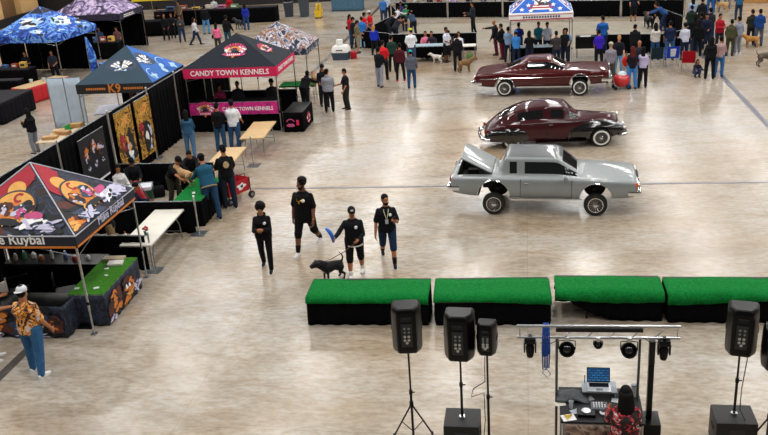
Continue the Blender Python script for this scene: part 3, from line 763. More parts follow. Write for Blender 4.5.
def par_can(x, label, s=1.):
    r = thing('par_light', label, 'stage light', (x, TY-.02, TZ-gap))
    mb = MB(); mb.tube([(-.12*s, 0, -.19*s), (-.12*s, 0, -.05), (0, 0, -.035), (.12*s, 0, -.05), (.12*s, 0, -.19*s)], .009, 6); mb.build('yoke', M_blkmetal, r)
    M = Matrix.Translation((0, 0, -.19*s)) @ Matrix.Rotation(math.radians(68), 4, 'X')
    mb = MB(); mb.lathe([(.001, -.09*s), (.08*s, -.09*s), (.115*s, -.05*s), (.118*s, .05*s), (.10*s, .055*s), (.095*s, .02*s), (.001, .02*s)], n=20, M=M); c = mb.build('can', M_blkplastic, r, smooth=True, auto=40)
    mb = MB(); mb.lathe([(.001, .03*s), (.093*s, .028*s), (.093*s, .022*s), (.001, .022*s)], n=20, M=M); mb.build('lens', M_carglass, c, smooth=True)
    mb = MB(); mb.box((0, .0, -.012), (.05, .07, .06)); mb.build('clamp', M_alu, r)
moving_head(hang(530), 'black moving head light hanging at the blue cable end of the truss')
par_can(hang(567), 'round black stage light on the truss next to the blue cable')
par_can(hang(598), 'smallest black stage light, at the middle of the truss', .55)
par_can(hang(629), 'round black stage light on the truss above the woman')
moving_head(hang(664), 'black moving head light at the truss end above the column loudspeaker')
x0 = hang(546)
for i, c in enumerate(('#1f4fa8', '#2a5fc0', '#9fb6d8')):
    pass
M_rope = mat('blue_rope', '#2350a8', rough=.7, noise=.5, scale=40)
mb = MB()
for k in range(5):
    g = random.Random(k); dx = (k-2)*.022
    mb.tube([(x0+dx, TY-.03, TZ-gap-.5-.05*g.random()), (x0+dx*1.3, TY-.035, TZ-gap-.2), (x0+dx, TY-.035, TZ-.03), (x0+dx*.7, TY, TZ+.036), (x0+dx*.8, TY+.035, TZ-.03), (x0+dx*.9, TY+.035, TZ-.5-.06*g.random())], .011, 6)
o = tag(mb.build('blue_cable', M_rope, None, smooth=True), 'blue cable bundle slung over the end of the lighting truss', 'cable')
mb = MB(); mb.tube([(x0, TY-.03, TZ-gap-.5), (x0-.05, TY-.03, TZ-gap-.6), (x0+.02, TY-.03, TZ-gap-.68), (x0+.07, TY-.03, TZ-gap-.62), (x0+.01, TY-.03, TZ-gap-.52)], .010, 6)
mb.build('cable_end', mat('pale_cable', '#b9c0c8', rough=.5), o, smooth=True)
mb = MB(); mb.tube([(hang(540), TY-.01, TZ-gap-.1), (hang(552), TY-.01, TZ-gap-.1), (hang(562), TY, TZ-gap)], .006, 5)
tag(mb.build('power_lead', M_blkplastic, None), 'thin black lead from the blue cable to the first round light', 'cable')
mb = MB(); mb.tube([(hang(643), TY-.01, TZ-gap+.02), (hang(650), TY-.01, TZ-gap-.06), (hang(660), TY, TZ-gap-.05)], .006, 5)
tag(mb.build('power_lead', M_blkplastic, None), 'thin black lead running to the light above the column loudspeaker', 'cable')

# ---- DJ desk and what stands on it
DZ = 1.0; dx0, dx1 = .468, 1.672; dy0, dy1 = 11.05, 11.98
TABX = (dx0+dx1)/2
root = thing('dj_desk', 'DJ desk with a black top and a printed cloth, under the lighting truss', 'desk', (TABX, (dy0+dy1)/2, 0))
w, d = dx1-dx0, dy1-dy0
mb = MB(); mb.box((0, 0, DZ-.02), (w, d, .04), bev=.008); mb.build('desktop', mat('desk_cloth', '#131318', rough=.7, noise=.3), root)
for sx in (-1, 1):
    for sy in (-1, 1):
        mb = MB(); mb.cyl((sx*(w/2-.04), sy*(d/2-.04), 0), (sx*(w/2-.04), sy*(d/2-.04), DZ-.04), .018); mb.build('leg', M_alu, root)
mb = MB(); mb.box((0, .05, .45), (w-.1, d-.12, .02)); mb.build('lower_shelf', mat('shelf_wood', '#5f4a3c', rough=.6, noise=.3), root)
g = drape_skirt([(-w/2+.06, -d/2-.015, 0), (w/2-.06, -d/2-.015, 0)], .25, DZ-.045, .012, .2)
mb = MB(); mb.sheet(g, .006); mb.build('front_cloth', print_mat('desk_print', [(.3, '#2b2420'), (.45, '#8a6f60'), (.55, '#b59a86'), (.62, '#4a3428'), (.75, '#a59aa5')], 3.5), root, smooth=True)
def onto(px, py, z=DZ): return at(px, py, z)
# riser + laptop
p = onto(600, 400, DZ); p.y = dy1-.14
r = thing('laptop_riser', 'pale board on feet lifting the open laptop', 'riser', (p.x, p.y, DZ))
mb = MB(); mb.box((0, 0, .10), (.52, .32, .02), bev=.005); mb.build('board', mat('riser_board', '#8f969c', rough=.5), r)
for s in (-1, 1): mb = MB(); mb.box((s*.23, 0, .045), (.02, .3, .09)); mb.build('foot', M_greyplate, r)
lp = thing('laptop', 'open silver laptop with a lit blue screen on the DJ desk', 'laptop', (p.x-.005, p.y-.02, DZ+.111))
mb = MB(); mb.box((0, -.02, .009), (.35, .25, .016), bev=.004); bs = mb.build('base', mat('laptop_shell', '#c3c7ca', rough=.35, metal=.4), lp)
mb = MB(); mb.box((0, .03, .019), (.29, .11, .004)); mb.build('keyboard', M_blkplastic, bs)
mb = MB(); mb.box((0, -.10, .0185), (.1, .06, .003)); mb.build('touchpad', M_greyplate, bs)
MS = Matrix.Translation((0, .11, .018)) @ Matrix.Rotation(math.radians(-18), 4, 'X')
mb = MB(); mb.box((0, 0, .115), (.35, .012, .23), M=MS, bev=.004); sc = mb.build('screen_lid', M_blkplastic, lp)
m = D.materials.new('screen_glow'); m.use_nodes = True; nt = m.node_tree; b = nt.nodes['Principled BSDF']
tc = nt.nodes.new('ShaderNodeTexCoord'); br = nt.nodes.new('ShaderNodeTexBrick'); br.inputs['Scale'].default_value = 7
mpp = nt.nodes.new('ShaderNodeMapping'); mpp.inputs['Rotation'].default_value = (PI/2, 0, 0)
br.inputs['Color1'].default_value = (.01, .10, .35, 1); br.inputs['Color2'].default_value = (.03, .28, .62, 1); br.inputs['Mortar'].default_value = (.004, .02, .06, 1)
br.inputs['Mortar Size'].default_value = .05
nt.links.new(tc.outputs['Object'], mpp.inputs[0]); nt.links.new(mpp.outputs[0], br.inputs['Vector'])
nt.links.new(br.outputs[0], b.inputs['Emission Color']); b.inputs['Emission Strength'].default_value = .55; b.inputs['Base Color'].default_value = (.01, .02, .04, 1)
mb = MB(); mb.box((0, -.0075, .118), (.325, .004, .2), M=MS); mb.build('display', m, sc)
def cup(px, py, label, r=.035, h=.11, m=None, name='cup', lid=True):
    q = onto(px, py); root = thing(name, label, 'cup', (q.x, q.y, DZ))
    mb = MB(); mb.lathe([(.001, 0), (r*.75, 0), (r, h), (r*.9, h), (r*.68, .006), (.001, .006)], n=18); mb.build('body', m or M_white, root, smooth=True, auto=40)
    if lid: mb = MB(); mb.lathe([(.001, h*.98), (r*1.08, h*.98), (r*1.05, h+.012), (r*.8, h+.018), (.001, h+.018)], n=18); mb.build('lid', M_greyplate, root, smooth=True, auto=40)
cup(634, 396, 'tall pale takeaway cup at the far corner of the DJ desk', .045, .19, mat('pale_cup', '#c9ccc8', rough=.5))
cup(571, 408, 'clear drink cup among papers on the DJ desk', .035, .12, mat('clear_cup', '#b7bfc4', rough=.2), lid=False)
q = onto(568.5, 418); r = thing('paper_plate', 'square white plate of yellow food on the DJ desk', 'plate', (q.x, q.y, DZ), .3)
mb = MB(); mb.box((0, 0, .006), (.2, .16, .01), bev=.004); mb.build('tray', M_white, r)
mb = MB()
for k in range(14): g = random.Random(k); mb.ell((g.uniform(-.06, .06), g.uniform(-.045, .045), .022+g.random()*.01), .018, .014, .012)
tag(mb.build('food', mat('yellow_food', '#d8b032', rough=.6, noise=.4, scale=30), r, smooth=True), kind='stuff')
q = onto(586, 414); r = thing('disc_player', 'small black disc player with a pale platter on the DJ desk', 'mixer', (q.x, q.y, DZ))
mb = MB(); mb.box((0, 0, .025), (.26, .2, .05), bev=.006); mb.build('housing', M_blkplastic, r)
mb = MB(); mb.lathe([(.001, .05), (.07, .05), (.068, .064), (.001, .066)], n=24); mb.build('platter', M_alu, r, smooth=True, auto=40)
q = onto(599, 408); r = thing('audio_mixer', 'grey audio mixer in front of the laptop', 'mixer', (q.x, q.y-.02, DZ))
mb = MB(); mb.box((0, 0, .03), (.24, .2, .06), bev=.006); bd = mb.build('housing', mat('mixer_grey', '#4c525a', rough=.45), r)
for i in range(5):
    for j in range(3):
        mb = MB(); mb.cyl((-.08+.04*i, -.05+.05*j, .06), (-.08+.04*i, -.05+.05*j, .08), .01); mb.build('knob', M_redlens if (i, j) == (4, 2) else M_white, bd)
q = onto(603.5, 414); r = thing('pale_dish', 'small pale dish beside the woman at the DJ desk', 'dish', (q.x, q.y, DZ))
mb = MB(); mb.lathe([(.001, 0), (.04, 0), (.06, .03), (.052, .03), (.036, .008), (.001, .008)], n=18); mb.build('bowl', M_white, r, smooth=True)
q = onto(571, 397); grid = []
for i in range(9):
    row = []
    for j in range(9):
        u, v = -1+i/4, -1+j/4; gx = q.x+.02+.24*u; gy = min(dy1-.02, q.y+.02)+.14*v-.06
        row.append((gx, gy, DZ+.012+.12*math.exp(-((u+.1)**2*2+(v-.1)**2*1.5))+.025*math.sin(5*u+3*v)*math.cos(4*v)+.02))
    grid.append(row)
mb = MB(); mb.sheet(grid, -.03); tag(mb.build('crumpled_bag', mat('grey_bag', '#3b3f42', rough=.6, noise=.4, scale=8), None, smooth=True), 'crumpled dark grey bag on the far end of the DJ desk', 'bag')
for (px, py, rz, c, lb) in ((588, 399, .4, '#8f8a8c', 'grey folded cloth between bag and laptop'), (560, 404, .2, '#c9c2b4', 'pale napkin at the corner of the DJ desk'), (576, 411.5, .5, '#aab4bd', 'pale paper sheet beside the clear cup'), (617, 401, -.2, '#a9adb0', 'white paper sheet between laptop and cup')):
    q = onto(px, py); mb = MB(); mb.box((0, 0, .004), (.16, .11, .006)); o = mb.build('paper_sheet', mat('paper'+c[1:], c, rough=.8), None, loc=(q.x, q.y, DZ), rot=(0, 0, rz)); tag(o, lb, 'paper')
q = onto(585, 394); q.y = dy1-.05; mb = MB(); mb.cyl((0, 0, 0), (0, 0, .02), .025); mb.cyl((0, 0, .02), (0, 0, .25), .006); tag(mb.build('antenna', M_blkplastic, None, loc=(q.x, q.y, DZ)), 'thin black antenna standing beside the laptop', 'antenna')
# ------------------------------------------------------------------ canopies
M_slate = mat('slate_canopy', '#20262f', rough=.75, spec=.2, noise=.08, scale=3)
M_teal = mat('dark_teal_canopy', '#1c3a4c', rough=.7, noise=.1, scale=2)
M_navy = mat('navy_canopy', '#171c2b', rough=.7, noise=.2, scale=3)
M_pink = mat('pink_valance', '#d01452', rough=.7, noise=.06)
M_magenta = print_mat('magenta_print', [(.3, '#6a0f52'), (.5, '#c2177a'), (.7, '#e0288a')], 3.0, .6)
M_lettwhite = mat('white_lettering', '#f2f0ee', rough=.6, noise=.02)
M_orange = mat('orange_print', '#d0792c', rough=.7, noise=.1); M_gold = mat('gold_print', '#dfa552', rough=.7, noise=.12)
M_crimson = mat('crimson_print', '#a5182e', rough=.7, noise=.1); M_brownp = mat('brown_print', '#54261a', rough=.7, noise=.3, scale=12)
M_lav = mat('lavender_print', '#c3c0d8', rough=.7, noise=.12, scale=12); M_pinkp = mat('pink_print', '#c04a7c', rough=.7)
M_ink = mat('ink_print', '#14141a', rough=.7); M_slatep = mat('slate_print', '#33415a', rough=.7, noise=.3, scale=10)
M_sky = mat('pale_blue_print', '#a8cdf0', rough=.7, noise=.15, scale=10); M_blueprint = mat('blue_print', '#1f5fc0', rough=.7, noise=.3, scale=6)
M_green = mat('green_print', '#3f8f3c', rough=.8)
PAL = [M_ink, M_lettwhite, M_orange, M_gold, M_crimson, M_brownp, M_lav, M_pinkp, M_slatep, M_sky, M_blueprint, M_pink]
INK, WHT, ORG, GLD, CRM, BRN, LAV, PNK, SLT, SKY, BLU, VAL = range(12)
class Canopy:
    def __init__(s, name, label, c, sx, sy, rz=0., eave=2.25, val=.26, peak=3.35, cloth=None, valance=None, group='pop-up canopies', pip=None, foot=True):
        s.root = thing(name, label, 'canopy', (c[0], c[1], 0), rz, group); s.sx, s.sy, s.eave, s.peak, s.val = sx, sy, eave, peak, val
        a, b = sx/2, sy/2; s.c = [Vector((-a, -b, eave)), Vector((a, -b, eave)), Vector((a, b, eave)), Vector((-a, b, eave))]; s.p = Vector((0, 0, peak))
        mats = cloth if isinstance(cloth, (list, tuple)) else [cloth]*4
        mb = MB()
        for k in range(4):
            mb.mi = k; A, B = s.c[k], s.c[(k+1) % 4]
            n = (B-A).cross(s.p-A).normalized()*.006
            mb.rings([[A-n, B-n, s.p-n], [A+n, B+n, s.p+n]])
        s.top = mb.build('canopy_top', mats, s.root)
        vm = valance if isinstance(valance, (list, tuple)) else [valance]*4
        mb = MB()
        for k in range(4):
            mb.mi = k; A, B = s.c[k], s.c[(k+1) % 4]; dn = Vector((0, 0, -val)); n = (B-A).cross(Vector((0, 0, 1))).normalized()
            mb.rings([[A, B, B+dn, A+dn], [A+n*.008, B+n*.008, B+dn+n*.008, A+dn+n*.008]])
        s.vl = mb.build('valance', vm, s.root)
        for k in range(4):
            q = s.c[k]*1.0; q = Vector((q.x*.975, q.y*.975, 0))
            mb = MB(); mb.box((q.x, q.y, (eave-.05)*.5+.27), (.036, .036, eave-.6), bev=.004); mb.box((q.x, q.y, .35), (.028, .028, .68)); l = mb.build('leg', M_alu, s.root)
            mb = MB(); mb.box((q.x, q.y, .01), (.12, .12, .02), bev=.004); mb.build('foot_plate', M_steel, l)
            mb = MB(); mb.box((q.x, q.y, .72), (.055, .055, .07), bev=.006); mb.build('slider', M_blkplastic, l)
        for k in range(4):
            A, B = s.c[k]*.97, s.c[(k+1) % 4]*.97; A.z = B.z = eave-.12; m = (A+B)/2
            mb = MB()
            d = Vector((0, 0, .18)); mb.tube([A, m+d*.0-Vector((0, 0, .2))+d, B-Vector((0, 0, .35))], .011, 5)
            mb.build('truss_bar', M_steel, s.root)
            mb = MB(); mb.tube([B, m-Vector((0, 0, .02)), A-Vector((0, 0, .35))], .011, 5); mb.build('truss_bar', M_steel, s.root)
        if pip:
            for k in range(4):
                A = s.c[k]; n = Vector((A.x, A.y, 3)).normalized()*.012
                mb = MB(); mb.tube([A+n, s.p+n], .016, 6); mb.build('piping', pip, s.top)
            mb = MB(); mb.tube([q+(Vector((q.x, q.y, 0)).normalized()*.014) for q in s.c+[s.c[0]]], .016, 6); mb.build('piping', pip, s.top)
    def panel(s, k):
        """frame of sloping side k (0 front, 1 right, 2 back, 3 left): x along the eave, y up the slope; half width, slope length"""
        A, B = s.c[k], s.c[(k+1) % 4]; m = (A+B)/2
        return basis(m, B-A, s.p-m), (B-A).length/2, (s.p-m).length
    def face(s, k):
        """frame of the hanging valance on side k, origin at its middle"""
        A, B = s.c[k], s.c[(k+1) % 4]; m = (A+B)/2-Vector((0, 0, s.val/2)); x = (B-A).normalized()
        n = x.cross(Vector((0, 0, 1))); return basis(m+n*.009, x, (0, 0, 1)), (B-A).length/2
def clip(pts, hw, L, e=.03):
    """keep artwork inside the triangular panel (Sutherland-Hodgman)"""
    V = [(-hw, 0), (hw, 0), (0, L)]
    for i in range(3):
        a, b = V[i], V[(i+1) % 3]; nx, ny = -(b[1]-a[1]), b[0]-a[0]; l = math.hypot(nx, ny); nx, ny = nx/l, ny/l
        f = lambda p: (p[0]-a[0])*nx+(p[1]-a[1])*ny-e
        out = []
        for p, q in zip(pts, pts[1:]+pts[:1]):
            fp, fq = f(p), f(q)
            if fp >= 0: out.append(p)
            if fp*fq < 0: t = fp/(fp-fq); out.append((p[0]+t*(q[0]-p[0]), p[1]+t*(q[1]-p[1])))
        pts = out
        if len(pts) < 3: return None
    return pts
def paint(cn, k, layers, name='printed_art', do_clip=True):
    M, hw, L = cn.panel(k); out = []
    for mi, pts in layers:
        if do_clip: pts = clip(pts, hw, L)
        if pts: out.append((mi, pts))
    return art(name, out, PAL, cn.top, M, gap=.007)
def dog(cx, cy, s, fur, light, seed=0, tongue=True):
    """generic dog's head seen from the front"""
    o = [(fur, blob(cx, cy, .5*s, seed, sx=.95, sy=1.05, amp=.12)), (fur, [(cx-.5*s, cy+.1*s), (cx-.48*s, cy+.75*s), (cx-.12*s, cy+.42*s)]), (fur, [(cx+.5*s, cy+.1*s), (cx+.12*s, cy+.42*s), (cx+.48*s, cy+.75*s)]),
         (light, blob(cx, cy-.2*s, .28*s, seed+3, sx=1.1, sy=.9, amp=.12)), (INK, disc(cx, cy-.06*s, .09*s, .07*s)), (INK, disc(cx-.2*s, cy+.14*s, .06*s)), (INK, disc(cx+.2*s, cy+.14*s, .06*s))]
    if tongue: o.append((PNK, blob(cx+.03*s, cy-.44*s, .14*s, seed+5, sx=.8, sy=1.3, amp=.1)))
    return o

# ---- near canopy with the two dogs and the gold/red C
cn = Canopy('pop_up_canopy', 'dark canopy with red and gold C badges and dogs, nearest the picture edge', (-10.50, 16.52), 3.05, 2.85, cloth=print_mat('night_dog_print', [(.3, '#10131d'), (.44, '#1c2334'), (.5, '#34425c'), (.54, '#171c2a'), (.62, '#3a2018'), (.68, '#141826'), (.76, '#46567a')], 2.6, .7, 2.6), valance=M_navy, pip=mat('pale_piping', '#b9bcc4', rough=.6))
def cbadge(cx, cy, s, sd):
    o = [(SLT, disc(cx, cy, 1.12*s, 1.0*s)), (BRN, disc(cx, cy, 1.08*s, .96*s)), (GLD, disc(cx, cy, 1.02*s, .9*s)), (ORG, blob(cx, cy-.25*s, .8*s, sd, sx=1.1, sy=.7, amp=.2))]
    o += [(CRM, arc(cx+.1*s, cy+.55*s, .14*s, .28*s, 45, 315))]
    o += furry(cx-.48*s, cy-.12*s, .62*s, [BRN, BRN, ORG, BRN, INK, LAV], sd+1, 18, 1, 1.1)+furry(cx+.45*s, cy-.1*s, .62*s, [INK, SLT, SLT, INK, LAV, PNK], sd+2, 18, 1, 1.1)
    o += [(WHT, disc(cx-.5*s, cy+.1*s, .05*s)), (WHT, disc(cx+.35*s, cy+.12*s, .05*s)), (PNK, blob(cx+.35*s, cy-.3*s, .14*s, 5, sy=1.3)), (INK, blob(cx-.1*s, cy-.8*s, .5*s, sd+8, sx=1.6, sy=.35))]
    return o
def side_art(sd, mirror):
    L = furry(-.2, .3, .8, [INK, INK, SLT, BRN, SLT, INK], sd, 30, 1.7, .6)
    L += [(CRM, blob(-.06, 1.5, .34, sd+30, amp=.15, sx=.8, sy=1.3)), (CRM, arc(-.10, 1.12, .20, .44, 35, 325)), (GLD, disc(-.08, 1.12, .205))]
    L += furry(-1.05, .18, .42, [INK, BRN, BRN, ORG, BRN, GLD], sd+3, 14, 1.3, .8)+furry(.95, .2, .36, [INK, SLT, INK, SLT, LAV], sd+4, 12, 1.4, .7)
    L += cbadge(.0, .66, .44, sd+10)
    L += furry(.62, .26, .36, [LAV, LAV, WHT, LAV, SLT], sd+40, 16, 1.5, .62)+furry(-.55, .16, .26, [LAV, LAV, LAV, SLT], sd+50, 12, 1.7, .5)
    L += [(PNK, blob(.52, .46, .12, sd+60, sx=1.6, sy=.8)), (INK, blob(.72, .28, .05, sd+62)), (INK, blob(.55, .22, .04, sd+63))]
    return L
for k in range(4): paint(cn, k, side_art(20+k*7, k % 2))
for k in (0, 1):
    M, hw, L = cn.panel(k)
    text('lettering', 'C-TOWN', .25, M_gold, cn.top, M @ Matrix.Translation((.08, .30, .044)) @ Matrix.Rotation(.06, 4, 'Z'), bold=True, ext=.003)
    F, hw = cn.face(k)
    text('lettering', 'Mike Ruybal', .30 if k == 0 else .26, M_lav if k else M_lettwhite, cn.vl, F @ Matrix.Translation((.12 if k == 0 else .2, .05, .003)), bold=True)
    mb = MB(); mb.box((0, -cn.val/2+.02, .004), (hw*1.98, .045, .008), M=F); mb.build('orange_border', M_orange, cn.vl)

# ---- teal K9 canopy
cn = Canopy('pop_up_canopy', 'dark teal canopy with orange K9 lettering on a black valance', (-14.62, 30.7), 2.95, 3.05, cloth=[M_teal, mat('blue_canopy', '#1f62b4', rough=.7, noise=.25, scale=2.5), M_teal, M_teal], valance=M_ink, val=.34)
def emblem(cx, cy, s, sd):
    """arched badge: a pale ragged ground with two rows of heavy white strokes edged in blue"""
    g = random.Random(sd); o = [(SLT, blob(cx, cy, 1.05*s, sd, n=40, sx=1.25, sy=.8, amp=.22))]
    for row, (r0, r1, n, a0) in enumerate(((.62, 1.0, 8, 155), (.12, .55, 6, 160))):
        for q in range(n):
            a = math.radians(a0-(2*a0-180)*q/(n-1)); da = .145 if row == 0 else .26
            p = [(r0*math.cos(a+da), r0*math.sin(a+da)), (r1*math.cos(a+da*.8), r1*math.sin(a+da*.8)), (r1*math.cos(a-da*.6), r1*math.sin(a-da*.6)), (r0*math.cos(a-da), r0*math.sin(a-da))]
            o.append((INK if (q+row) % 4 == 3 else WHT, [(cx+1.2*s*x, cy-.35*s+.95*s*y) for x, y in p]))
    o += furry(cx, cy-.42*s, .42*s, [WHT, SKY, SLT, WHT, INK, WHT], sd+3, 18, 1.9, .6)
    return o
paint(cn, 0, emblem(.1, .88, .40, 3)); paint(cn, 1, emblem(-.2, 1.0, .40, 5)+[(SKY, arc(.55, .5, .3, .34, 20, 200)), (SKY, arc(-.8, .25, .3, .34, 60, 260)), (BLU, blob(.8, .3, .3, 9, sx=1.4)), (SKY, blob(.9, .22, .16, 8, amp=.9)), (SKY, blob(-.9, .2, .14, 4, amp=.9)), (SKY, blob(.1, .3, .17, 2, amp=.9))])
F, hw = cn.face(0)
text('lettering', 'K9', .44, M_orange, cn.vl, F, bold=True)
bars = []
for s in (-1, 1):
    for q in range(9): bars.append((ORG, [(s*(.38+.085*q)-.03, -.035), (s*(.38+.085*q)+.03, -.035), (s*(.38+.085*q)+.03, .045), (s*(.38+.085*q)-.03, .045)]))
art('small_lettering', bars, PAL, cn.vl, F, gap=.002)

# ---- Candy Town Kennels
cn = Canopy('pop_up_canopy', 'black canopy with a pink valance reading CANDY TOWN KENNELS', (-10.72, 31.85), 3.55, 2.7, cloth=M_slate, valance=M_pink, val=.36, eave=2.42, peak=3.45)
def candy(cx, cy, s):
    o = furry(cx-.62*s, cy+.12*s, .62*s, [WHT, PNK, WHT, ORG, WHT], 4, 14, .9, .9)+furry(cx+.62*s, cy+.12*s, .62*s, [WHT, PNK, WHT, VAL, WHT], 6, 14, .9, .9)
    for q in range(9):
        a = math.radians(150-15*q); p = [(.62, .1), (.95, .08), (.95, -.08), (.62, -.1)]
        o.append((VAL if q % 2 else PNK, [(cx+1.15*s*r*math.cos(a+d), cy-.05*s+.95*s*r*math.sin(a+d)) for r, d in p]))
    o += [(GLD, arc(cx, cy-.12*s, .40*s, .58*s, 0, 180)), (ORG, arc(cx, cy-.12*s, .50*s, .6*s, 20, 160)), (CRM, arc(cx, cy-.12*s, .36*s, .44*s, 0, 180))]
    o += furry(cx, cy-.02*s, .4*s, [INK, INK, SLT, INK, SLT], 15, 14, 1.05, .95)
    o += [(PNK, blob(cx, cy-.5*s, .6*s, 7, sx=1.5, sy=.34)), (VAL, blob(cx, cy-.52*s, .5*s, 17, sx=1.5, sy=.26))]
    for q in range(7): o.append((WHT, [(cx+(-.6+.18*q)*s, cy-.60*s), (cx+(-.56+.18*q)*s, cy-.42*s), (cx+(-.47+.18*q)*s, cy-.42*s), (cx+(-.51+.18*q)*s, cy-.60*s)]))
    o.append((ORG, blob(cx, cy-.74*s, .13*s, 2)))
    return o
paint(cn, 0, candy(.08, .82, .42)); paint(cn, 1, candy(-.05, .85, .36)); paint(cn, 2, candy(0, .85, .4)); paint(cn, 3, candy(0, .85, .4))
F, hw = cn.face(0); text('lettering', 'CANDY TOWN KENNELS', .27, M_lettwhite, cn.vl, F @ Matrix.Translation((0, 0, .002)), width=3.0, bold=True)
F, hw = cn.face(1); text('lettering', 'CANDY TOWN KENNELS', .22, M_lettwhite, cn.vl, F @ Matrix.Translation((0, 0, .002)), width=2.2, bold=True)
r = thing('hanging_banner', 'magenta CANDY TOWN KENNELS banner across the booth front below the canopy', 'banner', (-10.72, 30.44, 0))
BM = basis((0, 0, .92), (1, 0, 0), (0, 0, 1))
mb = MB(); mb.box((0, 0, 0), (3.4, .46, .012), M=BM); bn = mb.build('banner_cloth', M_magenta, r)
art('printed_art', candy(-1.1, 0, .34), PAL, bn, BM, gap=.008)
text('lettering', 'CANDY TOWN KENNELS', .2, M_lettwhite, bn, BM @ Matrix.Translation((.55, -.03, .01)), width=1.95, bold=True)
for z in (1.15, .69): mb = MB(); mb.cyl((-1.72, .012, z), (1.72, .012, z), .012); mb.build('rail', M_steel, r)
r = thing('booth_counter', 'long black draped counter behind the pink banner', 'table', (-10.72, 30.85, 0))
mb = MB(); mb.box((0, 0, 1.12), (3.3, .6, .05), bev=.01); mb.build('top', M_black, r)
mb = MB(); mb.sheet(drape_skirt([(-1.65, .3, 0), (-1.65, -.3, 0), (1.65, -.3, 0), (1.65, .3, 0)], .012, 1.1, .015, .2, seed=3), .008); mb.build('skirt', M_black, r, smooth=True)
for sx in (-1.5, 1.5):
    mb = MB(); mb.cyl((sx, 0, 0), (sx, 0, 1.1), .02); mb.build('leg', M_steel, r)

# ---- pale printed canopy behind it
cn = Canopy('pop_up_canopy', 'white canopy printed with orange and navy, behind the pink-edged one', (-10.15, 35.35), 2.9, 2.3, cloth=print_mat('collage_print', [(.3, '#10141f'), (.42, '#1d2538'), (.46, '#8a8fa6'), (.50, '#dcd8de'), (.535, '#2a344e'), (.575, '#c07a34'), (.60, '#1a1620'), (.67, '#cfcad6'), (.72, '#2a344e'), (.8, '#7a2a36')], 2.4, .7, 1.5), valance=print_mat('collage_dark', [(.3, '#141a28'), (.55, '#28324a'), (.62, '#c9c6d2'), (.7, '#39486a')], 4), eave=2.35, peak=3.3)
# ---- starry canopy by the ring
cn = Canopy('pop_up_canopy', 'red, white and blue starry canopy beside the show ring', (.66, 42.0), 2.85, 2.7, cloth=M_lettwhite, valance=M_lettwhite, val=.3, eave=2.35, peak=3.45)
def star(cx, cy, r): return [(cx+(r if i % 2 == 0 else r*.42)*math.sin(PI*i/5), cy+(r if i % 2 == 0 else r*.42)*math.cos(PI*i/5)) for i in range(10)]
for k in range(4):
    L = [(BLU, [(-1.4, .05), (-.5, .05), (-.1, 1.1), (-.3, 1.6)]), (BLU, [(1.4, .05), (.5, .05), (.1, 1.1), (.3, 1.6)]), (BLU, [(-.8, .04), (.8, .04), (.6, .22), (-.6, .22)])]
    L += [(WHT, star(x, y, .13)) for x, y in ((-.85, .25), (-.55, .5), (.85, .25), (.55, .5), (-.45, .16), (.45, .16), (-.3, .85), (.3, .85))]
    L += [(CRM, [(-.6, .30), (-.55, .38), (.55, .38), (.6, .30)]), (CRM, [(-.5, .46), (-.46, .53), (.46, .53), (.5, .46)])]
    L += furry(0, .75, .42, [WHT, SLT, WHT, BRN, WHT, INK], 4+k, 22, 1.3, .9)
    paint(cn, k, L)
    F, hw = cn.face(k); art('printed_art', [(CRM, [(-hw+.03, -.14), (hw-.03, -.14), (hw-.03, -.085), (-hw+.03, -.085)]), (CRM, [(-hw+.03, .07), (hw-.03, .07), (hw-.03, .1), (-hw+.03, .1)])]+[(SLT, [(-.8+.12*q, -.05), (-.72+.12*q, -.05), (-.72+.12*q, .04), (-.8+.12*q, .04)]) for q in range(14)], PAL, cn.vl, F, gap=.002)
# ---- blue, purple and black/yellow canopies of the far row
M_bluecamo = print_mat('blue_camouflage', [(.32, '#081238'), (.44, '#1240a4'), (.52, '#2068d8'), (.575, '#8cc4f0'), (.62, '#1a52bc'), (.72, '#a8d0ee')], 1.9, .7, 2.2)
cn = Canopy('pop_up_canopy', 'bright blue canopy with a black peak in the far row', (-24.0, 41.5), 3.7, 3.5, rz=-.12, cloth=M_bluecamo, valance=M_bluecamo, val=.3, eave=2.4, peak=3.6)
for k in (0, 1, 2, 3):
    M, hw, L = cn.panel(k)
    paint(cn, k, [(INK, [(-.5, L-.52), (.5, L-.52), (0, L)])]+furry(-.1, .88, .6, [BLU, SKY, LAV, WHT, SKY, INK, WHT], 5+k, 30, 1.4, .8)+furry(.85, .3, .45, [INK, BLU, SKY, BLU, WHT], 35+k, 16, 1.5, .6)+furry(-.9, .25, .4, [BLU, INK, SKY, BLU], 55+k, 14, 1.6, .6))
M_purple = print_mat('purple_print', [(.3, '#191424'), (.42, '#453654'), (.52, '#9c86b4'), (.6, '#d9c8e0'), (.68, '#5c4470'), (.78, '#2b2238')], 1.5, .7, 2.0)
cn = Canopy('pop_up_canopy', 'purple and white printed canopy in the far row', (-24.35, 48.1), 4.2, 3.1, cloth=M_purple, valance=print_mat('purple_dark', [(.3, '#15121f'), (.6, '#2c2440'), (.8, '#6a5a84')], 3), val=.34, eave=2.4, peak=3.6)
for k in (0, 1):
    F, hw = cn.face(k); art('printed_lines', [(WHT, [(-hw+.5+.22*q, -.02), (-hw+.66+.22*q, -.02), (-hw+.66+.22*q, .04), (-hw+.5+.22*q, .04)]) for q in range(6)]+[(WHT, [(-hw+.45, -.1), (-hw+1.9, -.1), (-hw+1.9, -.06), (-hw+.45, -.06)])], PAL, cn.vl, F, gap=.002)
cn = Canopy('pop_up_canopy', 'silver canopy with a yellow valance at the far end of the row', (-23.2, 55.2), 3.0, 3.0, cloth=print_mat('silver_print', [(.3, '#4a4a54'), (.5, '#9a98a4'), (.62, '#c9c6cc'), (.7, '#d9a24a')], 1.2), valance=mat('yellow_valance', '#e0c81c', rough=.7), val=.36, eave=2.5, peak=3.5)
